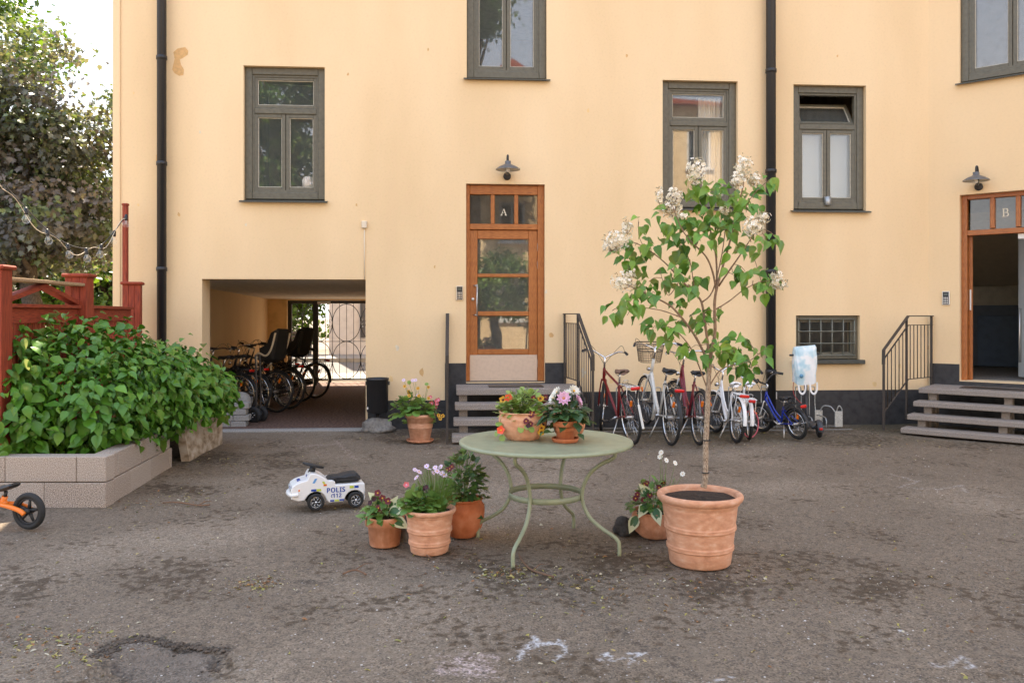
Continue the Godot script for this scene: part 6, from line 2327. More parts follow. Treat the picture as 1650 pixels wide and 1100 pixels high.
func plain_profile(r: float, rb: float, h: float, band: float) -> Array:
	return [Vector2(0, 0), Vector2(rb - 0.005, 0), Vector2(rb, 0.006), Vector2(lerpf(rb, r - 0.012, 1.0 - band), h * (1.0 - band) - 0.002), Vector2(lerpf(rb, r, 1.0 - band) + 0.010, h * (1.0 - band)), Vector2(r, h - 0.006), Vector2(r - 0.004, h), Vector2(r - 0.016, h), Vector2(r - 0.02, h - 0.006), Vector2(r * 0.82, h * 0.5)]

func saucer(parent: Node3D, r: float, m: Material) -> void:
	var st := mk()
	lathe(st, [Vector2(0, 0), Vector2(r * 0.88, 0), Vector2(r * 0.93, 0.005), Vector2(r, 0.024), Vector2(r * 0.98, 0.029), Vector2(r * 0.94, 0.027), Vector2(r * 0.86, 0.009), Vector2(0, 0.009)], 32)
	put(st, "saucer", m, parent)

func tuft(parent: Node3D, centre: Vector3, spread_: Vector3, count: int, lm: Mesh, mats: Array, length: Vector2, upright := 0.5, stems := 0, called := "leaf", drape := 0.0) -> void:   # leaves through a dome, pointing outwards
	for i in count:
		var d := rand_dir()
		d.y = absf(d.y)
		var p := centre + d * spread_ * pow(rng.randf(), 0.4)
		if drape > 0.0 and rng.randf() < drape:
			p.y -= spread_.y * rng.randf_range(0.2, 0.6)
			p.x = centre.x + (p.x - centre.x) * 1.15
			p.z = centre.z + (p.z - centre.z) * 1.15
		var out := Vector3(d.x, d.y * upright - 0.15, d.z) + rand_dir() * 0.5
		put_mesh(lm, called, mats[rng.randi() % mats.size()], parent, leaf_at(p, out, (Vector3.UP * 1.1 + d * 0.6 + rand_dir() * 0.5), rng.randf_range(length.x, length.y), rng.randf_range(0.9, 1.15)))
	for i in stems:
		var d := rand_dir()
		d.y = absf(d.y) + 0.3
		var tip := centre + d * spread_ * 0.85
		var st := mk()
		tube(st, smooth_path([Vector3(centre.x + d.x * 0.02, centre.y - 0.03, centre.z + d.z * 0.02), centre.lerp(tip, 0.55) + Vector3(0, 0.02, 0), tip], 3), 0.0022, 4)
		put(st, "stem", M.stem, parent)

func stalk(parent: Node3D, a: Vector3, b: Vector3, r := 0.002, m: Material = null) -> void:
	var st := mk()
	tube(st, smooth_path([a, a.lerp(b, 0.5) + Vector3(rng.randf_range(-0.01, 0.01), 0.012, rng.randf_range(-0.01, 0.01)), b], 3), r, 4)
	put(st, "stem", m if m else M.stem, parent)

func table_and_pots() -> void:
	rng.seed = 501
	# garden table
	var c := Vector3(0.236, 0, -5.74)
	var t := thing("garden_table", "round sage green metal garden table with curved legs", "table", c)
	var R := 0.605
	var st := mk()
	lathe(st, [Vector2(0, 0.716), Vector2(R - 0.03, 0.716), Vector2(R - 0.018, 0.712), Vector2(R - 0.004, 0.714), Vector2(R, 0.724), Vector2(R - 0.003, 0.735), Vector2(R - 0.012, 0.74), Vector2(R - 0.03, 0.7385), Vector2(0, 0.7385)], 72)
	put(st, "table_top", M.green_paint, t)
	for k in 4:
		var a := deg_to_rad(64.5 + 90.0 * k)
		var d := Vector3(cos(a), 0, -sin(a))
		var prof := [Vector2(0.50, 0.715), Vector2(0.505, 0.675), Vector2(0.485, 0.645), Vector2(0.41, 0.605), Vector2(0.335, 0.545), Vector2(0.285, 0.46), Vector2(0.268, 0.375), Vector2(0.285, 0.30), Vector2(0.335, 0.225), Vector2(0.42, 0.165), Vector2(0.49, 0.128), Vector2(0.528, 0.095), Vector2(0.535, 0.05), Vector2(0.535, 0.0)]
		var pts := prof.map(func(q): return d * q.x + Vector3(0, q.y, 0))
		st = mk()
		tube(st, smooth_path(pts, 3), 0.0135, 10)
		put(st, "leg", M.green_paint, t)
	st = mk()
	lathe(st, [Vector2(0.256, 0.345), Vector2(0.260, 0.345), Vector2(0.260, 0.385), Vector2(0.256, 0.385), Vector2(0.256, 0.345)], 48)
	put(st, "ring", M.green_paint, t)

	M.pot_leaf = [leafy(Color(0.055, 0.14, 0.025), 0.5), leafy(Color(0.085, 0.19, 0.035), 0.5), leafy(Color(0.13, 0.24, 0.05), 0.5)]
	M.lime_leaf = [leafy(Color(0.17, 0.29, 0.045), 0.55), leafy(Color(0.22, 0.34, 0.07), 0.55), leafy(Color(0.13, 0.25, 0.04), 0.55), leafy(Color(0.28, 0.38, 0.11), 0.55)]
	M.dark_leaf = [leafy(Color(0.022, 0.065, 0.022), 0.35), leafy(Color(0.030, 0.085, 0.028), 0.35), leafy(Color(0.05, 0.115, 0.035), 0.35)]
	M.hosta = leafy(Color(0.045, 0.13, 0.045), 0.4)
	M.cream = leafy(Color(0.62, 0.62, 0.40), 0.5)
	var f_red := plain(Color(0.115, 0.004, 0.012), 0.6)
	var f_orange := plain(Color(0.72, 0.075, 0.018), 0.5)
	var f_yellow := plain(Color(0.68, 0.36, 0.03), 0.6)
	var f_white := leafy(Color(0.78, 0.76, 0.70), 0.4)
	var f_pink := leafy(Color(0.72, 0.42, 0.62), 0.4)
	var f_pale := leafy(Color(0.70, 0.55, 0.72), 0.4)
	var f_dark := plain(Color(0.035, 0.006, 0.012), 0.6)
	var round_l := leaf_mesh(ROUND, 0.18, 0.1, 0.06)
	var ov := leaf_mesh(OVATE, 0.25, 0.2, 0.1)
	var lance := leaf_mesh(LANCE, 0.3, 0.25)
	var hosta := leaf_mesh(OVATE, 0.3, 0.35, 0.06)
	var pansy := flower_mesh(5, 0.022, 0.026, 0.1, f_red, f_yellow, 0.22)
	var pansy_d := flower_mesh(5, 0.018, 0.02, 0.2, f_dark, f_red, 0.2)
	var nast := flower_mesh(5, 0.030, 0.032, 0.35, f_orange, f_yellow, 0.2)
	var nast_y := flower_mesh(5, 0.026, 0.026, 0.5, f_yellow, f_red, 0.3)
	var dahlia := flower_mesh(10, 0.052, 0.024, 0.18, f_pink, plain(Color(0.55, 0.25, 0.12), 0.7), 0.2, 3)
	var dahlia_w := flower_mesh(10, 0.045, 0.022, 0.35, f_white, f_yellow, 0.2, 3)
	var cosmos := flower_mesh(8, 0.026, 0.017, 0.05, f_pale, f_yellow, 0.2)
	var cosmos_w := flower_mesh(7, 0.030, 0.025, 0.1, f_white, f_yellow, 0.15)
	var snap := flower_mesh(5, 0.018, 0.02, 0.6, plain(Color(0.65, 0.16, 0.17), 0.6), f_pink, 0.3)

	# bowl with nasturtiums on the table
	var b := thing("potted_plant", "terracotta bowl of lime green nasturtiums with orange flowers on the table", "potted plant", Vector3(0.077, 0.740, -5.80), 0.0, "potted plants on the table")
	pot(b, bowl_profile(0.172, 0.115, 0.195, 0.93), M.clay_pale, 0.15, 0.17)
	tuft(b, Vector3(0, 0.18, 0), Vector3(0.19, 0.17, 0.16), 230, round_l, M.lime_leaf, Vector2(0.032, 0.052), 0.6, 46, "leaf", 0.12)
	for q in [[-0.175, 0.06, 0.08, 0], [-0.145, 0.03, 0.09, 1], [-0.14, 0.09, 0.08, 2], [0.03, 0.12, 0.165, 3], [0.05, 0.10, 0.17, 0], [-0.02, 0.10, 0.165, 1]]:
		put_mesh(round_l, "leaf", M.lime_leaf[q[3]], b, leaf_at(Vector3(q[0], q[1], q[2]), Vector3(q[0], -0.4, q[2]) + rand_dir() * 0.2, Vector3(q[0], 0.6, q[2] + 0.1), 0.045))
		stalk(b, Vector3(q[0] * 0.8, 0.19, q[2] * 0.7), Vector3(q[0], q[1], q[2]), 0.0016)
	for q in [[-0.10, 0.29, 0.06, nast], [-0.152, 0.075, 0.12, nast], [-0.14, 0.275, 0.03, nast_y], [0.02, 0.145, 0.175, pansy], [0.05, 0.125, 0.175, pansy], [0.035, 0.115, 0.18, pansy_d], [0.06, 0.20, 0.15, pansy], [0.055, 0.185, 0.155, pansy], [0.075, 0.29, 0.05, pansy], [0.12, 0.285, 0.05, nast_y], [0.128, 0.09, 0.12, nast_y], [0.125, 0.06, 0.125, nast_y], [0.13, 0.11, 0.11, pansy_d], [0.145, 0.27, 0.03, pansy], [0.16, 0.29, 0.0, pansy]]:
		put_mesh(q[3], "flower", null, b, facing_y(Vector3(q[0], q[1], q[2]), Vector3(rng.randf_range(-0.5, 0.5), 0.35, 1.0)))
		stalk(b, Vector3(q[0] * 0.6, 0.2, q[2] * 0.6), Vector3(q[0], q[1], q[2]), 0.0016)
	# dahlia in its small pot on a saucer
	b = thing("potted_plant", "small orange clay pot with pink and white dahlia on a saucer", "potted plant", Vector3(0.366, 0.740, -5.66), 0.0, "potted plants on the table")
	saucer(b, 0.094, M.clay_red)
	var inner := holder("planted_pot", b)
	inner.position.y = 0.011
	pot(inner, plain_profile(0.083, 0.058, 0.135, 0.28), M.clay_red, 0.07, 0.12, 28)
	tuft(b, Vector3(0, 0.13, 0), Vector3(0.15, 0.17, 0.13), 120, ov, M.dark_leaf, Vector2(0.055, 0.10), 0.35, 10, "leaf", 0.12)
	for q in [[-0.015, 0.305, 0.07, dahlia, 0.0, 1.0], [0.085, 0.285, 0.04, dahlia, 0.9, 0.3], [-0.055, 0.335, 0.0, dahlia_w, -0.6, 0.3], [-0.08, 0.30, 0.04, dahlia_w, -0.8, 0.4], [0.06, 0.345, -0.02, dahlia_w, 0.3, 0.5], [0.025, 0.325, -0.02, dahlia_w, 0.0, 0.2]]:
		put_mesh(q[3], "flower", null, b, facing_y(Vector3(q[0], q[1], q[2]), Vector3(q[4], 0.45, q[5]), 0.95))
		stalk(b, Vector3(q[0] * 0.2, 0.13, q[2] * 0.2), Vector3(q[0], q[1], q[2]), 0.0028)
	# third pot, behind the dahlia
	b = thing("clay_pot", "rounded clay pot half hidden behind the dahlia pot", "pot", Vector3(0.405, 0.740, -5.86), 0.0, "potted plants on the table")
	pot(b, bowl_profile(0.118, 0.07, 0.165, 0.92), M.clay, 0.1, 0.145)
	tuft(b, Vector3(0, 0.15, 0), Vector3(0.09, 0.07, 0.09), 16, ov, M.dark_leaf, Vector2(0.04, 0.07), 0.4, 0)

	# three pots on the ground left of the table
	var g := "terracotta pots grouped left of the table"
	b = thing("potted_plant", "smallest clay pot left of the table, with hosta and dark red pansies", "potted plant", on_ground(620, 877), 0.0, g)
	pot(b, plain_profile(0.137, 0.105, 0.205, 0.3), M.clay, 0.118, 0.18)
	tuft(b, Vector3(-0.01, 0.185, 0.02), Vector3(0.13, 0.13, 0.11), 95, ov, M.pot_leaf, Vector2(0.05, 0.08), 0.5, 12)
	for q in [[0.05, 0.27, 0.02, 0.12, 0.35], [0.075, 0.22, 0.08, 0.5, -0.2], [-0.03, 0.30, -0.02, -0.4, 0.5], [0.04, 0.25, 0.05, 0.6, 0.35]]:
		for k in 2:   # cream leaf edge under the green blade
			var x := leaf_at(Vector3(q[0], q[1] - 0.02 - k * 0.0015, q[2] - k * 0.0015), Vector3(q[3], q[4], 0.3), Vector3(0, 0.5, 1), 0.12 * (1.0 if k else 0.86), 0.95 if k else 0.7)
			put_mesh(hosta, "leaf", M.cream if k else M.hosta, b, x)
	for q in [[-0.01, 0.335, 0.05], [0.03, 0.315, 0.05], [-0.03, 0.275, 0.09], [-0.07, 0.325, 0.03], [-0.05, 0.36, 0.0], [-0.095, 0.30, 0.04]]:
		put_mesh(pansy if q[0] > -0.06 else pansy_d, "flower", null, b, facing_y(Vector3(q[0], q[1], q[2]), Vector3(rng.randf_range(-0.6, 0.4), 0.4, 1), 1.15))
		stalk(b, Vector3(q[0] * 0.3, 0.19, 0), Vector3(q[0], q[1], q[2]))
	b = thing("potted_plant", "ribbed terracotta pot left of the table, with feathery cosmos", "potted plant", on_ground(692, 888), 0.0, g)
	pot(b, ribbed_profile(0.182, 0.128, 0.30), M.clay_pale, 0.152, 0.265)
	tuft(b, Vector3(-0.05, 0.275, 0.04), Vector3(0.16, 0.17, 0.12), 150, round_l, M.pot_leaf, Vector2(0.04, 0.062), 0.5, 14)
	for i in 260:
		var d := rand_dir()
		d.y = absf(d.y)
		var a := Vector3(0.04 + d.x * 0.05, 0.27, d.z * 0.05)
		var e := Vector3(0.04, 0.33, 0) + d * Vector3(0.17, 0.26, 0.13)
		var s2 := mk()
		tube(s2, smooth_path([a, a.lerp(e, 0.5) + Vector3(0, 0.03, 0), e], 3), [0.0016, 0.0015, 0.0013, 0.0012, 0.001, 0.001, 0.0008], 3)
		put(s2, "frond", M.lime_leaf[2] if i % 3 else M.pot_leaf[2], b)
	for q in [[-0.07, 0.545, 0.02], [-0.085, 0.51, 0.04], [-0.02, 0.58, 0.0], [0.0, 0.565, 0.03], [0.04, 0.575, 0.02], [0.055, 0.555, 0.05], [0.075, 0.575, 0.0], [0.085, 0.54, 0.04], [0.03, 0.545, 0.06], [-0.10, 0.555, 0.0], [0.10, 0.525, 0.02]]:
		put_mesh(cosmos, "flower", null, b, facing_y(Vector3(q[0], q[1], q[2]), Vector3(rng.randf_range(-0.9, 0.9), 0.7, rng.randf_range(0.0, 0.8)), rng.randf_range(0.65, 0.95)))
		stalk(b, Vector3(q[0] * 0.3 + 0.02, 0.28, 0), Vector3(q[0], q[1], q[2]), 0.0015)
	for q in [[-0.01, 0.455, 0.09], [-0.03, 0.445, 0.08]]:
		put_mesh(pansy_d, "flower", null, b, facing_y(Vector3(q[0], q[1], q[2]), Vector3(-0.3, 0.4, 1)))
	put_mesh(snap, "flower", null, b, facing_y(Vector3(-0.155, 0.455, 0.02), Vector3(0, 0.5, 1), 1.2))
	stalk(b, Vector3(-0.05, 0.28, 0), Vector3(-0.155, 0.45, 0.02), 0.0015)
	b = thing("potted_plant", "round-bellied orange clay pot with bushy green plant beside the table leg", "potted plant", on_ground(746, 862), 0.0, g)
	pot(b, bowl_profile(0.158, 0.10, 0.275, 0.86), M.clay_red, 0.125, 0.24)
	tuft(b, Vector3(0, 0.27, 0), Vector3(0.17, 0.34, 0.15), 260, ov, [M.dark_leaf[2], M.pot_leaf[0], M.dark_leaf[1], M.pot_leaf[1]], Vector2(0.045, 0.075), 0.7, 18, "leaf", 0.08)
	for q in [[-0.09, 0.50, 0.08], [-0.075, 0.515, 0.08], [-0.11, 0.49, 0.07]]:
		put_mesh(pansy, "flower", null, b, facing_y(Vector3(q[0], q[1], q[2]), Vector3(-0.3, 0.4, 1), 0.9))

	# pots elsewhere
	b = thing("potted_plant", "clay pot on a saucer beside the steps, with yellow columbine flowers", "potted plant", on_ground(677, 711), 0.0)
	saucer(b, 0.175, M.clay)
	inner = holder("planted_pot", b)
	inner.position.y = 0.011
	pot(inner, plain_profile(0.19, 0.125, 0.34, 0.12), M.clay_pale, 0.165, 0.31)
	tuft(b, Vector3(-0.06, 0.34, 0.02), Vector3(0.30, 0.26, 0.18), 170, round_l, [M.pot_leaf[1], M.pot_leaf[2], M.lime_leaf[2]], Vector2(0.06, 0.10), 0.4, 14, "leaf", 0.15)
	for i in 16:
		var p := Vector3(rng.randf_range(-0.30, 0.12), rng.randf_range(0.55, 0.78), rng.randf_range(-0.05, 0.1))
		put_mesh(nast_y if i % 3 else cosmos, "flower", null, b, facing_y(p, Vector3(0, 0.5, 1), 0.9)) if i % 4 else put_mesh(round_l, "leaf", M.lime_leaf[0], b, leaf_at(p, rand_dir(), Vector3(0, 1, 1), 0.05))
		stalk(b, Vector3(p.x * 0.3, 0.35, 0), p)
	for i in 9:
		var p := Vector3(rng.randf_range(0.12, 0.24), rng.randf_range(0.42, 0.56), rng.randf_range(0.0, 0.1))
		put_mesh(snap, "flower", null, b, facing_y(p, Vector3(0, 0.5, 1), 1.5))
	for q in [[0.26, 0.30, 0.1], [0.29, 0.33, 0.06], [0.24, 0.34, 0.1]]:
		put_mesh(nast_y, "flower", null, b, facing_y(Vector3(q[0], q[1], q[2]), Vector3(0.3, 0.4, 1)))
		stalk(b, Vector3(0.1, 0.34, 0), Vector3(q[0], q[1], q[2]))
	b = thing("potted_plant", "low clay bowl with hosta and white cosmos behind the lilac pot", "potted plant", on_ground(1056, 863), 0.0)
	pot(b, bowl_profile(0.172, 0.11, 0.19, 0.9), M.clay, 0.15, 0.165)
	tuft(b, Vector3(-0.03, 0.18, 0.02), Vector3(0.17, 0.24, 0.14), 130, ov, [M.pot_leaf[0], M.dark_leaf[2], M.pot_leaf[1]], Vector2(0.04, 0.07), 0.6, 14)
	for q in [[-0.08, 0.24, 0.08, -0.2, -0.1], [-0.03, 0.23, 0.12, 0.1, -0.3], [-0.15, 0.17, 0.10, -0.5, -0.9], [-0.05, 0.29, 0.02, -0.3, 0.5], [0.04, 0.25, 0.12, 0.4, 0.3], [0.12, 0.27, 0.04, 0.6, 0.5]]:
		for k in 2:
			var x := leaf_at(Vector3(q[0], q[1] - k * 0.0015, q[2] - k * 0.0015), Vector3(q[3], q[4], 0.4), Vector3(-0.1, 0.5, 1), 0.13 * (1.0 if k else 0.86), 0.85 if k else 0.66)
			put_mesh(hosta, "leaf", M.cream if k else M.hosta, b, x)
	for q in [[-0.155, 0.29, 0.08], [-0.14, 0.315, 0.07], [-0.10, 0.285, 0.1], [-0.08, 0.37, 0.0], [-0.06, 0.38, 0.0], [-0.05, 0.31, 0.06], [0.06, 0.385, 0.0], [0.02, 0.36, 0.04]]:
		put_mesh(pansy, "flower", null, b, facing_y(Vector3(q[0], q[1], q[2]), Vector3(rng.randf_range(-0.6, 0.4), 0.4, 1)))
		stalk(b, Vector3(q[0] * 0.4, 0.17, 0), Vector3(q[0], q[1], q[2]))
	for q in [[0.035, 0.575, 0.0], [0.04, 0.61, 0.02], [0.075, 0.555, 0.03], [0.145, 0.53, 0.0], [0.19, 0.46, 0.05]]:
		put_mesh(cosmos_w, "flower", null, b, facing_y(Vector3(q[0], q[1], q[2]), Vector3(rng.randf_range(-0.6, 0.6), 0.5, 0.8), 0.68))
		stalk(b, Vector3(0.05, 0.18, 0), Vector3(q[0], q[1], q[2]), 0.0014)
	for i in 40:
		var d := rand_dir()
		d.y = absf(d.y)
		stalk(b, Vector3(0.06, 0.18, 0), Vector3(0.08, 0.25, 0) + d * Vector3(0.1, 0.22, 0.08), 0.0011, M.lime_leaf[2])

# ---------------------------------------------------------------- the lilac
func lilac() -> void:
	rng.seed = 601
	var base := on_ground(1128, 905)
	var t := thing("potted_lilac", "young white-flowering lilac tree in the large ribbed terracotta pot", "potted tree", base)
	pot(t, ribbed_profile(0.278, 0.196, 0.455), M.clay_pale, 0.238, 0.415, 48)
	var Zd := -base.z
	var P := func(zx: float, zy: float, dz: float) -> Vector3:   # pixels of the enlarged photograph -> pot space
		var px := 940.0 + zx / 2.683
		var py := 230.0 + zy / 2.683
		return at(px, py, Zd - dz) - base
	var path := func(p: Array, dz0: float, dz1: float) -> Array:
		var out := []
		for i in p.size():
			out.append(P.call(p[i][0], p[i][1], lerpf(dz0, dz1, float(i) / (p.size() - 1))))
		return smooth_path(out, 4)
	var branch := func(p: Array, dz0: float, dz1: float, r0: float, r1: float, called: String) -> Array:
		var pts: Array = path.call(p, dz0, dz1)
		var rad := []
		for i in pts.size(): rad.append(0.8 * lerpf(r0, r1, float(i) / (pts.size() - 1)) * (1.0 + 0.06 * sin(i * 2.1)))
		var st := mk()
		tube(st, pts, rad, 8)
		put(st, called, M.bark if called == "trunk" else M.twig_bark, t)
		return pts
	M.twig_bark = varied(Color(0.25, 0.16, 0.10), 0.3, 9.0, 0.85, 602)
	branch.call([[520, 1490], [528, 1440], [530, 1300], [536, 1180], [541, 1060], [546, 950]], 0.0, 0.0, 0.026, 0.019, "trunk")
	var tips := []
	tips.append(branch.call([[546, 955], [556, 890], [570, 820], [568, 700], [577, 630], [602, 540], [636, 420], [656, 320], [684, 220], [700, 140]], 0.0, 0.05, 0.016, 0.004, "branch"))
	tips.append(branch.call([[575, 640], [560, 560], [530, 490], [470, 430], [425, 370], [385, 270]], 0.0, 0.16, 0.009, 0.003, "branch"))
	tips.append(branch.call([[578, 625], [575, 500], [555, 400], [535, 300], [505, 170]], 0.0, -0.12, 0.009, 0.003, "branch"))
	tips.append(branch.call([[585, 620], [640, 540], [682, 480], [735, 400], [775, 340]], 0.0, 0.14, 0.008, 0.003, "branch"))
	tips.append(branch.call([[546, 960], [490, 845], [425, 755], [370, 700], [290, 660], [215, 625], [180, 610]], 0.0, 0.1, 0.012, 0.003, "branch"))
	tips.append(branch.call([[543, 900], [528, 790], [512, 690], [480, 650], [420, 590], [350, 515], [262, 450], [175, 415]], 0.0, -0.12, 0.012, 0.003, "branch"))
	tips.append(branch.call([[532, 1050], [475, 905], [420, 830], [370, 795], [310, 800]], 0.0, 0.15, 0.006, 0.002, "branch"))
	tips.append(branch.call([[541, 1060], [590, 985], [650, 960], [715, 945], [790, 885]], 0.0, 0.12, 0.006, 0.002, "branch"))
	tips.append(branch.call([[572, 720], [630, 685], [695, 635], [770, 600], [835, 600]], 0.0, -0.08, 0.006, 0.002, "branch"))
	tips.append(branch.call([[425, 755], [340, 725], [250, 712], [190, 720]], 0.05, 0.12, 0.005, 0.002, "branch"))
	tips.append(branch.call([[420, 590], [370, 660], [345, 600], [330, 540]], -0.06, -0.1, 0.004, 0.002, "branch"))
	tips.append(branch.call([[512, 690], [560, 640], [600, 480], [620, 330], [640, 250]], -0.05, -0.16, 0.007, 0.002, "branch"))
	tips.append(branch.call([[480, 650], [468, 540], [445, 470], [430, 420]], -0.08, -0.15, 0.005, 0.002, "branch"))
	tips.append(branch.call([[710, 260], [740, 220], [780, 180], [825, 150]], 0.05, 0.1, 0.004, 0.002, "branch"))
	tips.append(branch.call([[262, 450], [240, 400], [238, 330]], -0.1, -0.1, 0.003, 0.0015, "branch"))
	var greens := [Color(0.072, 0.180, 0.020), Color(0.100, 0.240, 0.024), Color(0.140, 0.300, 0.030), Color(0.210, 0.370, 0.042)]
	var mats := []
	for g in greens: mats.append(leafy(g, 0.6, 0.36))
	var lm := [leaf_mesh(HEART, 0.5, 0.3, 0.06), leaf_mesh(HEART, 0.85, 0.2, 0.03), leaf_mesh(HEART, 0.25, 0.5, 0.1)]
	# leaf sprays: centre x, y in the enlarged photograph, half sizes, number
	var sprays := [[300, 805, 30, 35, 7], [365, 820, 35, 45, 10], [400, 780, 30, 25, 5], [125, 725, 35, 30, 7], [200, 690, 45, 40, 13], [265, 645, 35, 40, 9], [190, 745, 30, 25, 4], [310, 650, 25, 30, 4],
		[185, 500, 40, 40, 10], [225, 445, 45, 40, 12], [270, 520, 40, 45, 10], [305, 445, 25, 25, 5], [240, 345, 30, 30, 4], [285, 600, 25, 20, 3],
		[365, 590, 35, 35, 8], [410, 650, 35, 40, 8], [455, 620, 35, 35, 8], [490, 640, 15, 20, 2], [395, 700, 20, 25, 3], [405, 540, 30, 15, 3],
		[465, 190, 30, 45, 9], [345, 320, 35, 50, 7], [425, 370, 50, 50, 14], [415, 450, 40, 50, 10], [480, 350, 45, 45, 10], [525, 400, 45, 55, 13], [515, 250, 40, 45, 9], [565, 215, 45, 45, 9], [620, 215, 35, 40, 8], [660, 300, 45, 55, 12], [605, 380, 45, 45, 10], [690, 250, 35, 40, 8], [735, 240, 35, 45, 7], [790, 165, 40, 25, 5], [640, 360, 30, 35, 5], [560, 320, 35, 40, 6],
		[655, 470, 35, 30, 5], [725, 430, 40, 40, 8], [790, 410, 35, 25, 5], [840, 415, 20, 12, 2], [705, 300, 30, 30, 5], [730, 480, 20, 20, 3],
		[700, 555, 30, 25, 5], [735, 600, 35, 40, 8], [775, 635, 30, 35, 6], [800, 570, 35, 35, 7], [645, 560, 25, 18, 3], [660, 590, 20, 15, 2],
		[595, 738, 18, 14, 2], [500, 770, 30, 30, 5], [545, 790, 30, 35, 6], [520, 735, 20, 15, 3], [460, 510, 25, 14, 2], [515, 585, 30, 25, 5],
		[455, 905, 25, 30, 5], [555, 885, 30, 35, 5], [600, 905, 45, 45, 12], [645, 885, 40, 40, 9], [655, 950, 45, 40, 9], [700, 935, 30, 40, 5], [730, 975, 25, 30, 4], [670, 1000, 30, 25, 4], [690, 842, 45, 14, 4], [775, 930, 25, 14, 2], [790, 885, 28, 10, 2], [725, 885, 18, 8, 1], [525, 945, 20, 25, 3]]
	var made := 0
	var more := []
	var more_cols := []
	for s in sprays:
		var dz0 := rng.randf_range(-0.16, 0.16)
		var c: Vector3 = P.call(s[0], s[1], dz0)
		# nearest branch point: a thin leaf stalk runs from it
		var best := Vector3.ZERO
		var bd := 9.0
		for pts in tips:
			for q in pts:
				if q.distance_to(c) < bd:
					bd = q.distance_to(c)
					best = q
		var st := mk()
		tube(st, smooth_path([best, best.lerp(c, 0.6) + Vector3(0, 0.015, 0), c], 3), 0.0022, 4)
		put(st, "twig", M.twig_bark, t)
		for i in int(ceil(s[4] * 1.2)):
			var p: Vector3 = P.call(s[0] + rng.randf_range(-s[2], s[2]), s[1] + rng.randf_range(-s[3], s[3]), dz0 + rng.randf_range(-0.07, 0.07))
			var away := (p - c)
			var along := (away.normalized() * 0.7 + Vector3(rng.randfn() * 0.35, -0.65, rng.randfn() * 0.35)).normalized()
			var facing := (Vector3(rng.randfn() * 0.5, 0.55, 0.75) + away * 2.0).normalized()
			var lx := leaf_at(p, along, facing, rng.randf_range(0.05, 0.092), rng.randf_range(0.75, 1.05))
			var tone := clampi(int(rng.randfn(1.4, 0.95)), 0, 3)
			made += 1
			if made % 5 < 3 and made < 490:   # about 300 leaves one by one, the rest joined
				put_mesh(lm[rng.randi() % 3], "leaf", mats[tone], t, lx)
			else:
				more.append(lx)
				more_cols.append(greens[tone])
	scatter(lm[0], M.leaf, more, more_cols, "foliage", t)
	# flower clusters: many small four-petalled flowers on cones
	var petal := leafy(Color(0.86, 0.80, 0.68), 0.35, 0.6)
	var fm := flower_mesh(4, 0.0105, 0.011, 0.15, petal, plain(Color(0.62, 0.46, 0.24), 0.7), 0.2)
	var bud := mk()
	lathe(bud, [Vector2(0, 0), Vector2(0.003, 0.003), Vector2(0.0028, 0.007), Vector2(0, 0.010)], 5)
	bud.generate_normals()
	var bud_m := bud.commit()
	var clusters := [[490, 120, 40, 55, 100], [690, 105, 38, 55, 100], [740, 160, 30, 32, 60], [670, 160, 28, 35, 50], [395, 235, 32, 42, 70], [385, 290, 42, 40, 75], [330, 232, 16, 42, 35], [145, 420, 62, 42, 120], [190, 365, 22, 42, 45], [120, 450, 40, 25, 45], [180, 600, 58, 42, 100], [200, 565, 28, 24, 35], [740, 360, 45, 40, 90], [780, 320, 30, 24, 45], [845, 608, 38, 24, 55], [835, 570, 22, 18, 25], [612, 290, 26, 18, 35], [432, 318, 18, 14, 16]]
	var panicle := varied(Color(0.30, 0.20, 0.09), 0.3, 9.0, 0.8, 603)
	for cl in clusters:
		var h := holder("flower_cluster", t)
		var dz := rng.randf_range(-0.05, 0.12)
		var c: Vector3 = P.call(cl[0], cl[1], dz)
		h.position = c
		var r := Vector3(cl[2], cl[3], (cl[2] + cl[3]) * 0.5) / 2.683 * Zd / FOCAL * 1.1
		var st := mk()
		for i in 9:
			var d := rand_dir()
			tube(st, [Vector3(0, -r.y * 0.7, 0), d * r * 0.8], 0.0012, 3)
		put(st, "panicle", panicle, h)
		var xs := []
		var buds := []
		for i in int(cl[4] * 1.5):
			var d := rand_dir()
			var q := d * r * pow(rng.randf(), 0.35)
			if rng.randf() < 0.8:
				xs.append(facing_y(q, d + rand_dir() * 0.5, rng.randf_range(0.85, 1.35)))
			else:
				buds.append(facing_y(q, d, 1.0))
		var mi := scatter(fm, null, xs, [], "blossoms", h)
		mi.material_override = null
		scatter(bud_m, panicle, buds, [], "buds", h)
	# paper tag ties on the trunk
	for zy in [1285, 1425]:
		var st := mk()
		var q: Vector3 = P.call(534 if zy < 1300 else 528, zy, 0.0)
		lathe(st, [Vector2(0.0245, -0.004), Vector2(0.0265, 0), Vector2(0.0245, 0.004)], 12, Transform3D(Basis(), q))
		put(st, "tie", M.black, t)

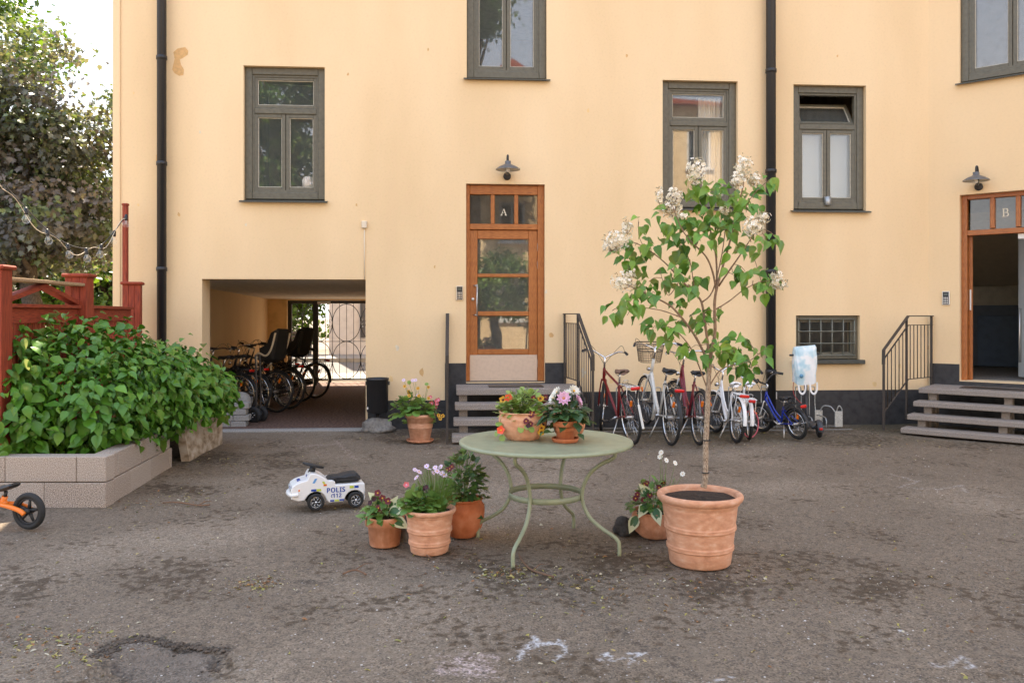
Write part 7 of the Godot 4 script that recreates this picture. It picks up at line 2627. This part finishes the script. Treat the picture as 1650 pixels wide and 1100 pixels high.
# ---------------------------------------------------------------- toys
func toys() -> void:
	rng.seed = 701
	var p := on_ground(506, 817)
	var c := thing("toy_police_car", "white ride-on toy police car with black seat and blue lettering", "toy car", p)
	# local x runs from the nose to the tail; the front near wheel touches the ground at x = 0.2
	var dir := (on_ground(571, 812) - p).normalized()
	c.rotation.y = atan2(-dir.z, dir.x)
	c.position = p - dir * 0.2
	var hw := 0.125
	var outline := [Vector2(0.005, 0.105), Vector2(0.0, 0.165), Vector2(0.012, 0.205), Vector2(0.045, 0.228), Vector2(0.09, 0.243), Vector2(0.13, 0.252), Vector2(0.145, 0.285), Vector2(0.158, 0.305), Vector2(0.205, 0.298), Vector2(0.255, 0.272), Vector2(0.275, 0.258), Vector2(0.30, 0.236), Vector2(0.335, 0.238), Vector2(0.355, 0.225), Vector2(0.36, 0.20), Vector2(0.45, 0.198), Vector2(0.565, 0.20), Vector2(0.60, 0.195), Vector2(0.605, 0.14), Vector2(0.60, 0.06), Vector2(0.585, 0.055)]
	for i in 9:   # rear arch
		var a := lerpf(0.25, PI - 0.25, i / 8.0)
		outline.append(Vector2(0.517 + cos(a) * 0.083, 0.062 + sin(a) * 0.083))
	outline.append_array([Vector2(0.42, 0.058), Vector2(0.31, 0.056), Vector2(0.295, 0.07)])
	for i in 9:   # front arch
		var a := lerpf(0.15, PI - 0.45, i / 8.0)
		outline.append(Vector2(0.20 + cos(a) * 0.088, 0.066 + sin(a) * 0.088))
	outline.append_array([Vector2(0.105, 0.088), Vector2(0.06, 0.085)])
	var white := plain(Color(0.78, 0.77, 0.75), 0.28)
	var blue := plain(Color(0.015, 0.06, 0.32), 0.4)
	var lime := plain(Color(0.52, 0.58, 0.06), 0.4)
	var sky_ := plain(Color(0.10, 0.30, 0.60), 0.4)
	var st := mk()
	extrude(st, outline, -hw, hw, 0.006)
	put(st, "body", white, c)
	st = mk()   # bumper
	tube(st, smooth_path([Vector3(0.06, 0.14, -hw - 0.004), Vector3(0.01, 0.135, -hw * 0.9), Vector3(-0.012, 0.135, 0), Vector3(0.01, 0.135, hw * 0.9), Vector3(0.06, 0.14, hw + 0.004)], 4), 0.018, 8)
	put(st, "bumper", white, c)
	# seat
	st = mk()
	extrude(st, [Vector2(0.30, 0.238), Vector2(0.355, 0.232), Vector2(0.365, 0.206), Vector2(0.55, 0.207), Vector2(0.578, 0.222), Vector2(0.572, 0.25), Vector2(0.54, 0.276), Vector2(0.49, 0.277), Vector2(0.40, 0.258), Vector2(0.33, 0.255)], -0.088, 0.088, 0.02)
	put(st, "seat", M.black_soft, c)
	# steering column and wheel
	st = mk()
	tube(st, [Vector3(0.178, 0.29, 0), Vector3(0.19, 0.345, 0)], [0.03, 0.024], 12)
	put(st, "steering_column", M.black, c)
	st = mk()
	var wx := Transform3D(Basis(Vector3.UP, 0.35) * Basis(Vector3.BACK, -0.3) * Basis(Vector3.RIGHT, PI / 2), Vector3(0.192, 0.352, 0))
	torus(st, wx, 0.078, 0.014, 0.013, 28, 8)
	for i in 3:
		var a := i * TAU / 3.0
		tube(st, [wx * Vector3.ZERO, wx * (Vector3(cos(a), sin(a), 0) * 0.075)], 0.012, 6)
	lathe(st, [Vector2(0.03, -0.012), Vector2(0.03, 0.01), Vector2(0, 0.014)], 14, Transform3D(wx.basis * Basis(Vector3.RIGHT, -PI / 2), wx.origin))
	put(st, "steering_wheel", M.black, c)
	# wheels
	for x in [0.20, 0.526]:
		for z in [-1.0, 1.0]:
			var w := holder("wheel", c)
			w.position = Vector3(x, 0.069 if x < 0.3 else 0.0655, z * 0.118)
			var R := 0.069 if x < 0.3 else 0.0655
			st = mk()
			lathe(st, [Vector2(R * 0.7, -0.026), Vector2(R * 0.93, -0.024), Vector2(R, -0.016), Vector2(R, 0.016), Vector2(R * 0.93, 0.024), Vector2(R * 0.7, 0.026), Vector2(R * 0.68, 0.018), Vector2(0, 0.016)], 30, Transform3D(Basis(Vector3.RIGHT, PI / 2 * z), Vector3.ZERO))
			put(st, "tyre", M.rubber, w)
			st = mk()
			var zz: float = 0.02 * z
			torus(st, Transform3D(Basis(), Vector3(0, 0, zz)), R * 0.62, 0.0022, 0.0022, 24, 5)
			for i in 6:
				var a := i * TAU / 6.0
				tube(st, [Vector3(cos(a) * 0.01, sin(a) * 0.01, zz), Vector3(cos(a), sin(a), 0) * R * 0.6 + Vector3(0, 0, zz)], 0.0028, 5)
				tube(st, [Vector3(cos(a), sin(a), 0) * R * 0.35 + Vector3(0, 0, zz), Vector3(cos(a + 0.45), sin(a + 0.45), 0) * R * 0.6 + Vector3(0, 0, zz)], 0.0022, 5)
			lathe(st, [Vector2(0.011, -0.002), Vector2(0.009, 0.006), Vector2(0, 0.008)], 10, Transform3D(Basis(Vector3.RIGHT, PI / 2 * z), Vector3(0, 0, zz)))
			put(st, "rim", M.chrome, w)
	# lettering and stickers on both flanks
	var sticker := func(x0: float, y0: float, x1: float, y1: float, m: Material, z: float, slant := 0.0) -> void:
		var s := mk()
		extrude(s, [Vector2(x0, y0), Vector2(x1, y0), Vector2(x1 + slant, y1), Vector2(x0 + slant, y1)], minf(z * hw, z * (hw + 0.0012)), maxf(z * hw, z * (hw + 0.0012)))
		put(s, "sticker", m, c)
	for z in [-1.0, 1.0]:
		sticker.call(0.162, 0.158, 0.205, 0.176, blue, z)
		sticker.call(0.209, 0.158, 0.245, 0.176, lime, z, -0.004)
		sticker.call(0.262, 0.196, 0.288, 0.212, M.orange_lens, z)
		sticker.call(0.26, 0.214, 0.278, 0.235, lime, z, -0.01)
		sticker.call(0.315, 0.064, 0.35, 0.078, blue, z)
		sticker.call(0.353, 0.064, 0.388, 0.078, lime, z)
		sticker.call(0.391, 0.066, 0.428, 0.08, blue, z)
		sticker.call(0.475, 0.163, 0.51, 0.184, lime, z)
		sticker.call(0.515, 0.163, 0.55, 0.184, blue, z)
		sticker.call(0.172, 0.225, 0.192, 0.262, sky_, z, 0.02)
		sticker.call(0.06, 0.165, 0.072, 0.18, M.orange_lens, z)
		var face_x := Basis() if z > 0 else Basis(Vector3.UP, PI)
		text("lettering", "POLIS", 0.042, blue, c, Transform3D(face_x, Vector3(0.363, 0.158, z * (hw + 0.0012))), false, true)
		text("lettering", "112", 0.034, blue, c, Transform3D(face_x, Vector3(0.372, 0.112, z * (hw + 0.0012))), false, true)
		st = mk()
		tube(st, smooth_path([Vector3(0.337, 0.126, z * (hw + 0.001)), Vector3(0.328, 0.118, z * (hw + 0.001)), Vector3(0.326, 0.106, z * (hw + 0.001)), Vector3(0.332, 0.099, z * (hw + 0.001))], 3), 0.003, 5)
		put(st, "receiver_mark", blue, c)
	var hood := Transform3D(Basis(Vector3(0, 0, 1), Vector3(0.96, 0.27, 0), Vector3(-0.27, 0.96, 0)), Vector3(0.07, 0.2385, 0.0))
	text("lettering", "POLIS", 0.028, blue, c, hood, false, true)
	text("lettering", "112", 0.020, blue, c, Transform3D(Basis(Vector3(0, 0, 1), Vector3(0.45, 0.89, 0), Vector3(-0.89, 0.45, 0)), Vector3(0.1365, 0.27, 0.0)), false, true)
	for z in [-0.075, 0.075]:
		st = mk()
		lathe(st, [Vector2(0.02, 0), Vector2(0.019, 0.008), Vector2(0, 0.011)], 14, Transform3D(Basis(Vector3.BACK, PI / 2), Vector3(0.006, 0.178, z)))
		put(st, "head_lamp", M.galvanised, c)
	st = mk()
	cbox(st, Vector3(0.002, 0.178, 0), Vector3(0.004, 0.03, 0.012), 0.001)
	put(st, "badge", blue, c)

	# orange balance bike, cut by the left picture edge
	var q := on_ground(46, 853)
	var b := thing("balance_bike", "orange balance bike with black five-spoke wheel at the left edge", "balance bike", q, -0.22)
	var R := 0.139
	var orange := plain(Color(0.78, 0.19, 0.015), 0.35)
	for x in [0.0, -0.58]:
		var w := holder("wheel", b)
		w.position = Vector3(x, R, 0)
		st = mk()
		torus(st, Transform3D(), R - 0.022, 0.022, 0.024, 40, 10)
		put(st, "tyre", M.rubber, w)
		st = mk()
		torus(st, Transform3D(), R - 0.047, 0.009, 0.014, 40, 6)
		put(st, "rim", M.black, w)
		for i in 5:
			var a := i * TAU / 5.0 + 0.2
			st = mk()
			tube(st, [Vector3(cos(a), sin(a), 0) * 0.012, Vector3(cos(a), sin(a), 0) * (R - 0.05)], [0.014, 0.009], 8)
			put(st, "spoke", M.black, w)
		st = mk()
		tube(st, [Vector3(0, 0, -0.035), Vector3(0, 0, 0.035)], 0.022, 12)
		put(st, "hub", M.black, w)
	st = mk()
	for z in [-0.045, 0.045]:
		tube(st, smooth_path([Vector3(0.0, R - 0.015, z), Vector3(-0.04, R + 0.01, z), Vector3(-0.13, R + 0.035, z), Vector3(-0.24, R + 0.04, z * 0.4)], 4), 0.018, 8)
	tube(st, [Vector3(-0.2, R + 0.04, 0), Vector3(-0.36, R + 0.09, 0), Vector3(-0.48, R + 0.18, 0)], 0.026, 10)
	tube(st, [Vector3(-0.24, R + 0.03, 0), Vector3(-0.215, R + 0.10, 0)], 0.022, 10)
	put(st, "frame", orange, b)
	st = mk()
	tube(st, [Vector3(-0.215, R + 0.09, 0), Vector3(-0.205, R + 0.14, 0)], 0.013, 8)
	put(st, "seat_post", M.black, b)
	st = mk()
	extrude(st, [Vector2(-0.36, R + 0.135), Vector2(-0.20, R + 0.145), Vector2(-0.125, R + 0.175), Vector2(-0.11, R + 0.195), Vector2(-0.13, R + 0.205), Vector2(-0.22, R + 0.18), Vector2(-0.36, R + 0.165)], -0.055, 0.055, 0.014)
	put(st, "saddle", M.black, b)
	st = mk()
	for z in [-0.035, 0.035]:
		tube(st, [Vector3(-0.58, R, z), Vector3(-0.52, R + 0.17, z)], 0.011, 8)
	tube(st, [Vector3(-0.53, R + 0.15, 0), Vector3(-0.46, R + 0.32, 0)], 0.014, 8)
	put(st, "fork", orange, b)
	st = mk()
	tube(st, [Vector3(-0.46, R + 0.32, -0.19), Vector3(-0.46, R + 0.32, 0.19)], 0.012, 8)
	put(st, "handlebar", M.black, b)

# ---------------------------------------------------------------- litter on the asphalt
func litter() -> void:
	rng.seed = 801
	# grit
	var st := mk()
	lathe(st, [Vector2(0, -0.3), Vector2(0.8, -0.2), Vector2(1.0, 0.2), Vector2(0.5, 0.6), Vector2(0, 0.7)], 5, Transform3D(), -1)
	st.generate_normals()
	var stone_m := st.commit()
	var xs := []
	var cols := []
	var hn := noise(6, 0.9, 3)
	for i in 16000:
		var depth := 3.2 + pow(rng.randf(), 1.5) * 8.0
		var x := rng.randf_range(-0.66, 0.66) * depth
		var s := 0.002 + 0.0055 * pow(rng.randf(), 3.0)
		if x < -3.5 and depth > 6.8: continue
		xs.append(Transform3D(Basis(Vector3.UP, rng.randf() * TAU).scaled(Vector3(s, s * 0.7, s * rng.randf_range(0.7, 1.3))), Vector3(x, ground_height(x, depth, hn), -depth)))
		var v := rng.randf()
		cols.append(Color(0.10, 0.085, 0.07) if v < 0.6 else (Color(0.30, 0.27, 0.24) if v < 0.95 else Color(0.55, 0.52, 0.48)))
	var gm := plain(Color(1, 1, 1), 0.9)
	gm.vertex_color_use_as_albedo = true
	tag(scatter(stone_m, gm, xs, cols, "grit", self), "fine grit lying loose on the asphalt", "grit")
	# dry yellow-green leaf bits
	var bit := leaf_mesh(LANCE, 0.6, 0.5, 0.2)
	xs = []
	cols = []
	var places := [[0.0, 5.2, 1.4], [0.9, 4.9, 1.3], [1.5, 4.8, 1.2], [0.45, 5.0, 0.5], [-0.05, 5.15, 0.18], [-3.1, 9.0, 0.7], [-3.1, 7.2, 0.5], [-1.0, 10.6, 1.2], [4.2, 10.4, 1.6], [-2.35, 4.1, 0.35], [-1.52, 4.95, 0.18], [0.3, 11.0, 0.8], [2.6, 10.9, 1.4], [-2.1, 4.0, 0.3], [-0.1, 4.3, 2.4], [2.6, 6.0, 2.6], [-2.0, 6.5, 2.4], [1.6, 10.3, 1.5]]
	for i in 2600:
		var q: Array = places[rng.randi() % places.size()]
		var x: float = q[0] + rng.randfn() * q[2] * 0.6
		var depth: float = q[1] + rng.randfn() * q[2] * 0.42
		if depth < 3.2 or depth > 11.6: continue
		var s := 0.012 + 0.034 * pow(rng.randf(), 2.2)
		var a := rng.randf() * TAU
		xs.append(leaf_at(Vector3(x, ground_height(x, depth, hn) + 0.004, -depth), Vector3(cos(a), rng.randf_range(-0.05, 0.25), sin(a)), Vector3(rng.randfn() * 0.3, 1, rng.randfn() * 0.3), s, rng.randf_range(0.6, 1.4)))
		cols.append([Color(0.36, 0.31, 0.08), Color(0.28, 0.27, 0.07), Color(0.42, 0.33, 0.14), Color(0.16, 0.085, 0.04), Color(0.30, 0.14, 0.05), Color(0.50, 0.45, 0.33)][rng.randi() % 6])
	tag(scatter(bit, M.leaf, xs, cols, "leaf_litter", self), "small dry yellowish leaf bits scattered over the asphalt", "leaf litter")
	# crumbled asphalt round the sunken repair
	xs = []
	cols = []
	var edge := [[163, 1052], [190, 1031], [235, 1025], [285, 1037], [356, 1043], [347, 1068]]
	for i in 420:
		var k := rng.randi() % (edge.size() - 1)
		var f := rng.randf()
		var w := on_ground(lerpf(edge[k][0], edge[k + 1][0], f), lerpf(edge[k][1], edge[k + 1][1], f)) + Vector3(rng.randfn() * 0.022, 0, rng.randfn() * 0.022)
		var s := 0.004 + 0.010 * pow(rng.randf(), 2.0)
		xs.append(Transform3D(Basis(Vector3.UP, rng.randf() * TAU).scaled(Vector3(s, s * 0.6, s * 1.2)), Vector3(w.x, ground_height(w.x, -w.z, hn) + 0.002, w.z)))
		cols.append(Color(0.075, 0.056, 0.04) * rng.randf_range(0.6, 1.4))
	tag(scatter(stone_m, gm, xs, cols, "asphalt_crumbs", self), "dark asphalt crumbs along the broken edge of the sunken patch", "asphalt crumbs")
	# twigs
	var twigs := [
		["thin bent twig on the asphalt by the front table leg", [[836, 893], [842, 908], [858, 920], [892, 933]], 0.006],
		["forked dark twig on the asphalt in front of the planter", [[262, 811], [285, 812], [318, 815], [338, 816]], 0.007],
		["short dark twig on the open asphalt left of the pots", [[552, 926], [572, 922], [590, 927]], 0.006],
		["short twig with a pale bud at the ribbed pot's foot", [[662, 888], [678, 893], [694, 900]], 0.005]]
	for w in twigs:
		var o := on_ground(w[1][0][0], w[1][0][1])
		var t := thing("fallen_twig", w[0], "twig", o, 0.0, "twigs on the asphalt")
		var pts := []
		for i in w[1].size():
			pts.append(on_ground(w[1][i][0], w[1][i][1]) - o + Vector3(0, 0.006 + 0.01 * (i % 2), 0))
		st = mk()
		tube(st, smooth_path(pts, 4), w[2], 6)
		put(st, "stick", M.twig, t)
		st = mk()
		var m: Vector3 = pts[pts.size() / 2]
		tube(st, [m, m + Vector3(0.05, 0.02, -0.06), m + Vector3(0.10, 0.012, -0.09)], [w[2] * 0.7, w[2] * 0.5, 0.001], 5)
		put(st, "side_shoot", M.twig, t)
